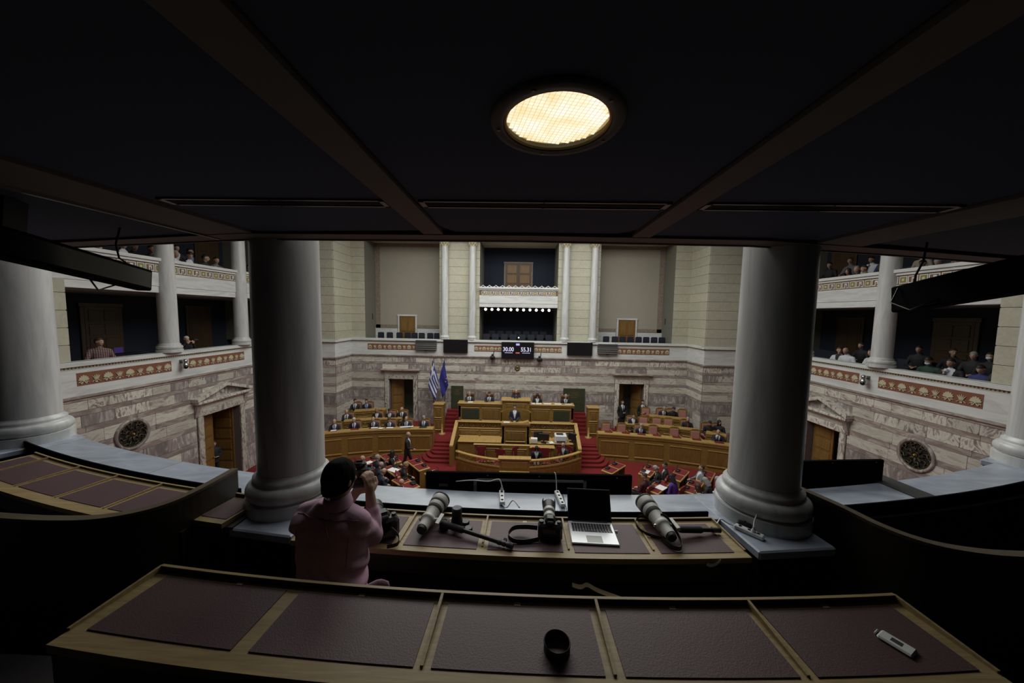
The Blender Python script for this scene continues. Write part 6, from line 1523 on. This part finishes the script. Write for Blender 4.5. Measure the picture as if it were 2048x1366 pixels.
person('grey haired man in dark suit walking past the ministers bench', -4.86, 14.45, FZ, 100, 'walk', 'suit_black', 'shirt_white', None, 'bald', 'hair_grey', s=.98)
# far side benches
person('man in white face mask leaning on the front bench among empty pink chairs', 6.0, 16.55, -.55, -12, 'read', 'suit_navy', 'shirt_white', 'tie_dark', 'thin', 'hair_grey', s=.93, mask=True); pink(6.0, 16.6, -.55, math.pi, 'oak chair with pink pad under the masked man', 'occupied chairs on the pink chair side')
person('man with hand at his face at the outer end of the front bench', 9.3, 15.75, -.55, -28, 'chin', 'suit_navy', 'shirt_white', 'tie_dark', 'bald', 'hair_grey', s=.95); pink(9.32, 15.8, -.55, math.pi-.4, 'oak chair with pink pad at the column end of the front bench', 'occupied chairs on the pink chair side')
for (x, y, z, rz, pose, hr, hc, lab, top, shirt, tie) in ((5.85, 17.3, -.35, 0, 'desk', 'short', 'hair_black', 'man in dark suit without tie in the second row before the open double door', 'suit_navy', 'shirt_white', None), (8.45, 16.95, -.35, -18, 'desk', 'side', 'hair_grey', 'grey haired man with red tie at the end of the second row', 'suit_black', 'shirt_black', 'tie_red'), (7.75, 18.25, -.15, 0, 'read', 'thin', 'hair_grey', 'grey haired man reading at the back bench under the marble wall', 'suit_navy', 'shirt_white', 'tie_dark'), (8.25, 18.2, -.15, -5, 'read', 'short', 'hair_black', 'dark haired man in black at the back bench under the marble wall', 'suit_black', 'shirt_black', None), (9.28, 16.5, -.35, -20, 'read', 'short', 'hair_black', 'dark haired man in black by the wall corner', 'suit_black', 'shirt_black', None), (9.75, 16.45, -.35, -40, 'side', 'long', 'hair_black', 'dark haired woman in black by the wall corner', 'suit_black', None, None)):
    person(lab, x, y, z, rz, pose, top, shirt, tie, hr, hc, s=.95); pink(x, y+.03, z, math.pi, 'oak chair with pink pad under the '+' '.join(lab.split()[:7]), 'occupied chairs on the pink chair side')
person('guard in dark suit standing against the jamb of the open double door', 5.75, 18.75, -.5, 8, 'guard', 'suit_black', 'shirt_white', 'tie_dark', 'short', 'hair_black')
person('guard in dark suit standing in the middle of the open double door', 6.86, 18.75, -.5, -5, 'guard', 'suit_black', 'shirt_white', 'tie_dark', 'short', 'hair_black', s=.985)
person('man in black standing in the pedimented doorway below the plaid shirted man', -12.35, 13.2, FZ, 60, 'guard', 'suit_black', 'shirt_black', None, 'short', 'hair_brown', s=.9)
person('man in dark clothes in the pedimented doorway below the crowded balcony', 11.95, 12.55, FZ, -60, 'guard', 'suit_black', 'shirt_black', None, 'short', 'hair_black', s=1.0)
# clerks
person('clerk with long dark hair and white shirt seated behind the curved balustrade', .82, 14.75, FZ, 0, 'read', 'suit_black', 'shirt_white', None, 'long', 'hair_black', s=.93)
person('clerk in dark suit beside the printer, turned to the balustrade', 2.18, 15.15, FZ, -50, 'read', 'suit_char', 'shirt_white', None, 'bald', 'hair_grey', s=.93)
for (x, y, rz, l) in ((.82, 14.8, 0, 'red leather chair under the long haired clerk'), (2.16, 15.18, -.87, 'red leather chair under the clerk beside the printer')): dup(rc, (x, y, FZ), rz, l)
# deputies on the hall floor
ms = None
def mp_seat(x, y, rz, lab):
    global ms
    if ms is None: ms = side_chair('deputy_chair', lab, (x, y, FZ), rz, 'red_leather', 'oak', 'red chairs of the deputies', .46, .42, .45)
    else: dup(ms, (x, y, FZ), rz, lab)
for (x, y, rz, pose, top, shirt, tie, hr, hc, lab, leg) in (
    (-6.95, 12.65, 130, 'desk', 'suit_navy', 'shirt_white', 'tie_dark', 'short', 'hair_black', 'dark haired deputy mostly hidden behind the photographer head', None),
    (-6.05, 12.92, 125, 'back', 'suit_char', 'shirt_white', None, None, 'hair_grey', 'bald deputy in charcoal suit under the ministers bench', None),
    (-5.6, 12.95, 150, 'point', 'suit_navy', 'shirt_white', None, 'thin', 'hair_grey', 'grey haired deputy with hand raised to his ear', None),
    (-5.33, 12.3, 130, 'read', 'suit_navy', 'shirt_white', None, 'bald', 'hair_grey', 'balding deputy in navy bent over the desk with the open document', None),
    (-5.02, 11.78, 130, 'read', 'suit_navy', 'shirt_white', None, None, 'hair_grey', 'bald deputy in navy suit in front of the photographer camera', None),
    (-5.2, 13.48, 110, 'side', 'suit_black', 'shirt_white', None, 'long', 'hair_black', 'woman deputy with dark hair and white shirt behind the open document', None),
    (-4.36, 12.4, 115, 'desk', 'suit_black', None, None, 'side', 'hair_blond', 'fair haired deputy in black at the desk by the red carpet', None),
    (-3.9, 11.15, 150, 'back', 'suit_navy', 'shirt_white', None, None, 'hair_grey', 'lone bald deputy just beyond the ledge display', None),
    (-5.75, 11.75, 130, 'side', 'suit_char', None, None, 'short', 'hair_black', 'dark haired deputy beside the photographer raised hand', None),
    (4.62, 12.0, -140, 'side', 'cloth_maroon', None, None, 'short', 'hair_brown', 'woman deputy in maroon jacket seen from behind', None),
    (5.44, 12.66, -125, 'read', 'suit_black', 'shirt_white', None, 'side', 'hair_grey', 'grey haired deputy in black bent over the desk', None),
    (5.78, 13.0, -110, 'side', 'suit_black', 'shirt_white', None, 'short', 'hair_black', 'dark haired deputy in black suit with head turned aside', None),
    (5.7, 11.95, -140, 'read', 'cloth_purple', None, None, 'long', 'hair_black', 'woman deputy in bright purple jacket', None),
    (7.0, 12.88, -100, 'back', 'suit_grey', 'shirt_white', None, 'thin', 'hair_brown', 'deputy in light grey suit leaning back', 'jeans'),
    (6.28, 11.3, -130, 'chin', 'cloth_beige', None, None, 'long', 'hair_brown', 'woman deputy with brown hair and beige top beside the thick column', None),
    (6.85, 11.78, -130, 'read', 'suit_char', None, None, 'long', 'hair_grey', 'woman deputy with long grey hair next to the thick column', None),
    (7.36, 11.9, -120, 'read', 'shirt_white', None, None, 'short', 'hair_grey', 'deputy in white shirt half hidden by the thick column', None)):
    person(lab, x, y, FZ, rz, pose, top, shirt, tie, hr, hc, leg=leg, s=.97); mp_seat(x, y, math.radians(rz), 'red leather chair under the '+' '.join(lab.split()[:9]))
# ---- spectators in the side galleries
SG = []
for (X0, s) in ((XL, -1), (XR, 1)):
    for (xo, zf, nm, nmr) in ((.85, 3.47, 'lower', 'front'), (1.75, 3.72, 'lower', 'rear'), (.95, 6.46, 'upper', 'front'), (1.85, 6.95, 'upper', 'rear')):
        if s < 0 and nm == 'lower' and nmr == 'rear': continue
        t = thing('gallery_bench', 'dark %s bench of the %s gallery on the %s side' % (nmr, nm, 'plaid shirt' if s < 0 else 'crowded'), 'bench', (X0+s*xo, 12.7, zf))
        q = MB(); q.box(-.2, .2, -3.9, 4.2, .36, .42, 0, None, .01); q.build('seat', 'blue_chair', t)
        q = MB(); q.box(s*.2, s*.25, -3.9, 4.2, .3, .78, 0, None, .01); q.build('backrest', 'blue_chair', t)
        for y in (-3.8, -1.2, 1.4, 4.0): q = MB(); q.box(-.18, .18, y-.03, y+.03, 0, .36); q.build('leg', 'black_plastic', t)
pm = person('photographer in red plaid shirt and jeans seated in the lower gallery', XL-.85, 9.87, 3.55, 62, 'side', 'plaid', None, None, 'short', 'hair_brown', leg='jeans', s=1.02)
t = thing('telephoto_lens', 'white telephoto lens held across the knees of the plaid shirted photographer', 'lens'); t.matrix_basis = along((XL-.55, 10.15, 4.22), (XL-.42, 10.60, 4.22))
for (a, b, r, mat, nm) in ((0, .1, .035, 'black_plastic', 'camera_mount'), (.1, .24, .042, 'lens_white', 'barrel'), (.24, .29, .047, 'rubber', 'focus_ring'), (.29, .42, .058, 'lens_white', 'hood')): q = MB(); q.lathe([(r, a), (r, b)], 18); q.build(nm, mat, t)
wp = person('white haired photographer aiming a camera by the lower gallery column', XL-.7, 12.3, 3.55, 75, 'photo', 'suit_black', None, None, 'side', 'hair_white', s=.96)
t = thing('hand_camera', 'black camera held up by the white haired photographer', 'camera', (XL-.38, 12.36, 4.62), math.radians(165)); q = MB(); q.box(-.07, .07, -.03, .03, 0, .1, 0, None, .01); q.build('body', 'black_plastic', t); q = MB(); q.cyl((0, -.03, .05), (0, -.12, .05), .035, .035, 14); q.build('lens', 'black_plastic', t)
t = thing('gallery_laptop', 'laptop with violet screen open in the dark lower gallery', 'laptop', (XL-1.5, 11.0, 4.3), math.radians(100)); q = MB(); q.box(-.15, .15, -.1, .1, 0, .015); q.build('base', 'black_plastic', t); q = MB(); q.box(-.15, .15, .1, .108, .01, .2); q.build('screen', 'screen_purple', t)
t = thing('gallery_table', 'dark table carrying a violet laptop in the lower gallery', 'table', (XL-1.5, 11.0, 3.72)); q = MB(); q.box(-.25, .25, -.6, .6, .54, .58, 0, None, .01); q.build('top', 'blue_chair', t)
for y in (-.55, .55): q = MB(); q.box(-.22, .22, y-.02, y+.02, 0, .54); q.build('leg', 'black_plastic', t)
pal = ['suit_black', 'suit_char', 'suit_navy', 'cloth_beige', 'shirt_white', 'suit_grey', 'cloth_maroon', 'cloth_blue']
for (X_, y, zt, pose, top, shirt, hr, hc, lab) in (
    (-12.55, 9.9, 7.70, 'read', 'shirt_blue', None, 'short', 'hair_brown', 'upper gallery spectator in pale blue leaning at the rail near the ceiling'),
    (-12.55, 10.55, 7.95, 'desk', 'suit_black', 'shirt_white', 'short', 'hair_black', 'upper gallery spectator in black suit leaning on the rail'),
    (-12.8, 11.1, 8.02, 'chin', 'suit_black', None, 'side', 'hair_brown', 'upper gallery spectator resting cheek on hand before the column'),
    (-12.8, 11.62, 8.02, 'desk', 'suit_black', None, 'short', 'hair_black', 'upper gallery spectator in black next to the column'),
    (-12.55, 12.15, 7.92, 'desk', 'shirt_white', None, 'short', 'hair_grey', 'upper gallery spectator in white just beyond the column'),
    (-12.55, 12.68, 7.98, 'read', 'suit_black', 'shirt_white', 'short', 'hair_black', 'upper gallery spectator in dark suit in the front row between columns'),
    (-12.55, 13.4, 7.98, 'side', 'suit_char', None, 'short', 'hair_black', 'upper gallery spectator in charcoal with head turned between columns'),
    (-12.55, 13.85, 7.97, 'chin', 'suit_grey', None, 'short', 'hair_black', 'upper gallery spectator in grey with hand at mouth between columns'),
    (-12.55, 15.5, 7.9, 'desk', 'suit_char', None, 'short', 'hair_black', 'upper gallery spectator beyond the second column'),
    (-13.5, 13.2, 8.30, 'desk', 'suit_black', 'shirt_white', 'short', 'hair_black', 'upper gallery spectator in the rear row on the plaid shirt side'),
    (-13.5, 13.75, 8.28, 'side', 'suit_navy', 'shirt_blue', 'short', 'hair_black', 'upper gallery spectator with blue shirt in the rear row on the plaid shirt side'),
    (12.3, 13.35, 4.80, 'side', 'shirt_white', 'suit_black', 'side', 'hair_brown', 'lower gallery spectator in black and white beside the bald man'),
    (12.3, 12.95, 4.85, 'read', 'shirt_white', None, None, 'hair_grey', 'bald lower gallery spectator in a white shirt'),
    (12.3, 12.05, 4.86, 'desk', 'shirt_white', None, 'short', 'hair_brown', 'lower gallery spectator in white shirt beside the column'),
    (12.3, 10.4, 4.82, 'read', 'cloth_green', None, 'short', 'hair_black', 'masked lower gallery spectator in a green jumper'),
    (12.3, 9.88, 4.82, 'chin', 'suit_black', 'shirt_white', 'short', 'hair_black', 'lower gallery spectator in black suit with hand at chin'),
    (12.3, 9.22, 4.75, 'read', 'cloth_blue', None, 'short', 'hair_black', 'lower gallery spectator in blue leaning over the rail by the stone pier'),
    (12.35, 8.85, 4.88, 'desk', 'suit_char', None, 'short', 'hair_brown', 'lower gallery spectator hard against the stone pier'),
    (13.2, 13.4, 5.0, 'desk', 'suit_black', None, 'short', 'hair_brown', 'lower gallery spectator in the rear row behind the bald man'),
    (13.2, 12.7, 5.10, 'side', 'suit_black', None, 'short', 'hair_black', 'lower gallery spectator in the rear row next to the column'),
    (13.2, 11.5, 5.05, 'desk', 'suit_black', None, 'short', 'hair_black', 'lower gallery spectator in dark clothes just past the column in the rear row'),
    (13.2, 10.65, 5.03, 'side', 'suit_black', None, 'short', 'hair_brown', 'lower gallery spectator in the rear row behind the green jumper'),
    (13.2, 10.15, 5.0, 'desk', 'suit_char', None, 'short', 'hair_grey', 'grey haired lower gallery spectator in charcoal in the rear row'),
    (13.2, 9.8, 5.02, 'desk', 'suit_black', None, 'short', 'hair_black', 'lower gallery spectator with pale face mask in the rear row'),
    (12.4, 13.35, 7.80, 'desk', 'suit_black', None, 'long', 'hair_brown', 'upper gallery spectator with long hair nearest the thick column'),
    (12.4, 13.0, 7.83, 'chin', 'suit_char', None, 'thin', 'hair_grey', 'grey haired upper gallery spectator in the front row on the crowded side'),
    (12.4, 12.7, 7.81, 'desk', 'cloth_beige', None, 'short', 'hair_brown', 'upper gallery spectator in beige in the front row on the crowded side'),
    (12.4, 12.2, 7.80, 'side', 'suit_black', None, 'long', 'hair_brown', 'woman with long brown hair in the upper gallery front row beside the column'),
    (12.4, 10.95, 7.72, 'chin', 'suit_grey', None, 'short', 'hair_black', 'upper gallery spectator in grey just past the column on the crowded side'),
    (12.4, 10.5, 7.70, 'read', 'shirt_white', None, 'short', 'hair_grey', 'upper gallery spectator in white leaning at the rail on the crowded side'),
    (12.4, 10.0, 7.68, 'read', 'shirt_white', None, 'short', 'hair_blond', 'upper gallery spectator in white shirt nearest the hanging display'),
    (13.3, 15.2, 8.30, 'desk', 'suit_black', None, 'short', 'hair_black', 'upper gallery spectator in black in the rear row behind the thick column edge'),
    (13.3, 14.3, 8.35, 'side', 'suit_grey', None, 'short', 'hair_brown', 'upper gallery spectator in blue grey in the rear row before the door'),
    (13.3, 13.4, 8.25, 'chin', 'shirt_white', None, 'short', 'hair_black', 'upper gallery spectator in white with hand at mouth in the rear row'),
    (13.3, 12.95, 8.22, 'desk', 'cloth_blue', None, 'bald', 'hair_grey', 'balding upper gallery spectator in blue in the rear row'),
    (13.3, 11.75, 8.1, 'read', 'cloth_beige', None, 'short', 'hair_black', 'upper gallery spectator in the rear row just past the column'),
    (13.3, 10.7, 8.05, 'desk', 'cloth_beige', None, 'short', 'hair_grey', 'upper gallery spectator in beige in the rear row nearest the hanging display')):
    zf = (3.47 if X_ < 12.8 and zt < 6 else 3.72) if zt < 6 else (6.46 if abs(X_) < 12.9 else 6.95)
    s = max(.9, min(1.14, (zt-zf)/1.34))
    person(lab, X_, y, zf, (78 if X_ < 0 else -78)+random.uniform(-14, 14), pose, top, shirt, None, hr, hc, leg='trousers', s=s, skin=random.choice(('skin_a', 'skin_b')), mask=('mask' in lab), group='spectators in the side galleries')
# ================================================================== photographer in the pink shirt
plain('shirt_pink', (.54, .33, .43), .85, var=.10, scale=18)
plain('shirt_seam', (.30, .15, .21), .9)
plain('hair_thick', (.006, .0055, .005), .95, var=.4, scale=150, spec=.15)
plain('skin_c', (.40, .235, .165), .6, var=.06)
B = Body()
T = Matrix.Translation((-1.035, 1.775, 4.135)) @ Matrix.Rotation(math.radians(169), 4, 'Z') @ Matrix.Rotation(math.radians(5), 4, 'X') @ Matrix.Diagonal((1.03, 1.05, 1.10, 1))
B.loft(TOP, [(-.16, .185, .140, .0), (-.02, .190, .145, .0), (.12, .176, .132, -.005), (.28, .186, .135, .0), (.40, .198, .125, .005), (.475, .182, .100, .012), (.53, .105, .076, .018), (.565, .064, .062, .02)], T, 28)
for s in (-1, 1): B.cap(TOP, T @ Vector((s*.045, .012, .512)), T @ Vector((s*.160, .010, .474)), .060, .062, 16)
for s in (-1, 1): B.cap(TOP, T @ Vector((s*.09, .008, .468)), T @ Vector((s*.155, .008, .445)), .068, .070, 16)
HP = Matrix.Translation((-.978, 1.805, 4.884)) @ Matrix.Rotation(math.radians(160), 4, 'Z') @ Matrix.Rotation(math.radians(2), 4, 'X') @ Matrix.Rotation(math.radians(-2), 4, 'Y') @ Matrix.Diagonal((.88, .88, .88, 1))
B.cap(SKIN, (-1.0, 1.785, 4.68), (-.98, 1.80, 4.83), .056, .050, 16)
head(B, HP)
# right arm: elbow out, hand on the camera
SR, ER, WR = (-.872, 1.79, 4.63), (-.838, 1.885, 4.50), (-.872, 1.93, 4.72)
B.cap(TOP, SR, ER, .066, .056, 16); B.cap(TOP, ER, (-.853, 1.91, 4.63), .055, .043, 16); B.cap(SKIN, (-.853, 1.91, 4.63), WR, .034, .028, 14)
hand(B, WR, (-.10, .15, 1), (-.9, .45, 0), 1.2, .0105, 1.0, 1, 1.0)
# left arm under the lens
SLf, EL, WL = (-1.19, 1.80, 4.62), (-1.15, 1.96, 4.46), (-1.02, 2.05, 4.66)
B.cap(TOP, SLf, EL, .074, .060, 16); B.cap(TOP, EL, (-1.06, 2.02, 4.61), .058, .042, 16); B.cap(SKIN, (-1.06, 2.02, 4.61), WL, .034, .029, 14)
hand(B, WL, (.45, .25, .8), (.5, -.5, .6), 1.0, .0105, 1.0, -1, 1.0)
for s in (-1, 1):
    h0 = Vector((-1.01+s*.09, 1.78, 4.05)); k = Vector((-1.0+s*.14, 2.02 if s < 0 else 1.99, 4.06)); a = Vector((-1.0+s*.15, 1.90, 3.66))
    B.cap(LEG, h0, k, .10, .07, 14); B.cap(LEG, k, a, .068, .048, 14); B.cap(SHOE, a-Vector((0, .03, .045)), a+Vector((0, .14, -.055)), .045, .035, 12)
me, c, reg = B.fuse('photographer', .0068, 5)
for mname in ('shirt_pink', 'trousers', 'skin_c', 'shirt_pink', 'shoe'): me.materials.append(MAT[mname])
me.polygons.foreach_set('material_index', reg.astype(int).tolist())
# creases of the shirt: folds fanning down from the pleat and across the waist
vt = set()
for p in me.polygons:
    if reg[p.index] == TOP: vt.update(p.vertices)
nrm = [v.normal.copy() for v in me.vertices]
for i in vt:
    v = me.vertices[i]; x, y, z = v.co
    w1 = math.sin((z-4.62)*70+(x+.98)*(x+.98)*130+2.0*noise.noise((x*7, y*7, z*6)))*max(0, 1-abs(z-4.61)/.09)*.6
    w2 = math.sin((z*58+x*62)+2.2*noise.noise((x*5, y*5, z*5)))*max(0, min(1, (4.50-z)/.12))*(.35+.65*max(0, min(1, (x+1.1)/.25)))
    w3 = noise.noise((x*11, y*11, z*8))*1.0
    v.co += nrm[i]*(.0085*w1+.0110*w2+.0060*w3)
me.update()
ph = tag(link('person', me), 'photographer in pink shirt seen from behind, aiming a camera over the ledge', 'person')
h = link('hair', hair_mesh('full'), ph, HP @ Matrix.Translation((0, .006, -.002)) @ Matrix.Diagonal((1.05, 1.03, 1.04, 1))); h.material_slots[0].link = 'OBJECT'; h.material_slots[0].material = MAT['hair_thick']
link('eye', EYE, ph, HP @ Matrix.Translation((.03, 0, 0))); link('eye', EYE, ph, HP @ Matrix.Translation((-.03, 0, 0))); link('mouth', MOUTH, ph, HP)
# collar, yoke seam, pleat, side seam, tail
q = MB(); n = 28; v = []; f = []
for j, (r, zz) in enumerate(((.090, 4.745), (.080, 4.768), (.072, 4.800), (.069, 4.802), (.076, 4.768), (.087, 4.741))):
    for i in range(n):
        a = 2*math.pi*i/n; v.append((-.995+r*.86*math.cos(a)*1.05, 1.795+r*.86*math.sin(a), zz+.012*math.sin(a)-(.008 if j in (0, 5) else 0)*abs(math.cos(a))))
for j in range(5):
    for i in range(n): f.append((j*n+i, j*n+(i+1) % n, (j+1)*n+(i+1) % n, (j+1)*n+i))
q.add(v, f, 0, None, True); q.build('collar', 'shirt_pink', ph)
from mathutils.bvhtree import BVHTree
bv = BVHTree.FromPolygons([tuple(v.co) for v in me.vertices], [tuple(p.vertices) for p in me.polygons])
def on_back(x, z, out=.002):
    hit = bv.ray_cast(Vector((x, 1.2, z)), Vector((0, 1, 0)))
    return (hit[0]+hit[1]*out) if hit[0] is not None else Vector((x, 1.7, z))
q = MB(); q.tube([on_back(-1.21+.36*i/20, 4.685+.008*math.sin(i/20*math.pi), .0015) for i in range(21)], .0026, 5); q.build('yoke_seam', 'shirt_seam', ph)
q = MB(); P_ = [on_back(-1.02+dx, z, .004) for z, dx in ((4.68, 0), (4.655, .002), (4.63, .003), (4.60, .004))]
for e in (-1, 1): q.tube([p+Vector((e*(.010+.010*i), -.001, 0)) for i, p in enumerate(P_)], [.004, .005, .004, .002], 5)
q.build('back_pleat', 'shirt_pink', ph)
q = MB(); q.tube(catmull([on_back(-1.028, 4.682, .004), on_back(-1.02, 4.665, .010), on_back(-1.012, 4.682, .004)]), .003, 5); q.build('hanger_loop', 'shirt_pink', ph)
for x0, x1 in ((-1.19, -1.205), (-.885, -.895)):
    q = MB(); q.tube([on_back(x0+(x1-x0)*i/12, 4.62-.16*i/12, .001) for i in range(13)], .002, 5); q.build('sleeve_seam', 'shirt_seam', ph)
q = MB(); v = []; f = []
for j in range(7):
    for i in range(9):
        u, w_ = i/8, j/6
        v.append((-.88+.17*u+.01*math.sin(w_*5), 1.70+.10*u-.02*math.sin(u*7+w_*3), 4.33-.03*u-.15*w_+.012*math.sin(u*9)*w_))
for j in range(6):
    for i in range(8): f.append((j*9+i, j*9+i+1, (j+1)*9+i+1, (j+1)*9+i))
q.add(v, f, 0, None, True); o = q.build('shirt_tail', 'shirt_pink', ph); o.modifiers.new('t', 'SOLIDIFY').thickness = .003
hc_ = dslr('black camera held up to the eye of the photographer in pink', (-.972, 1.985, 4.728), .12, [(.036, .040, 0, .05, 'black_plastic', 'lens_barrel'), (.043, .043, .05, .09, 'rubber', 'zoom_ring'), (.042, .046, .09, .15, 'black_plastic', 'lens_barrel'), (.048, .052, .15, .19, 'black_plastic', 'lens_hood')])
hc_.matrix_basis = Matrix.Translation((-.970, 1.985, 4.735)) @ Matrix.Rotation(.22, 4, 'Z') @ Matrix.Rotation(-.35, 4, 'X')
t = thing('press_chair', 'dark chair under the photographer in pink', 'chair', (-1.01, 1.76, 3.57))
q = MB(); q.box(-.22, .22, -.10, .2, .36, .40, 0, None, .015); q.build('seat', 'desk_dark', t)
for sx in (-.19, .19):
    for sy in (-.08, .18): q = MB(); q.box(sx-.02, sx+.02, sy-.02, sy+.02, 0, .36); q.build('leg', 'desk_dark', t)
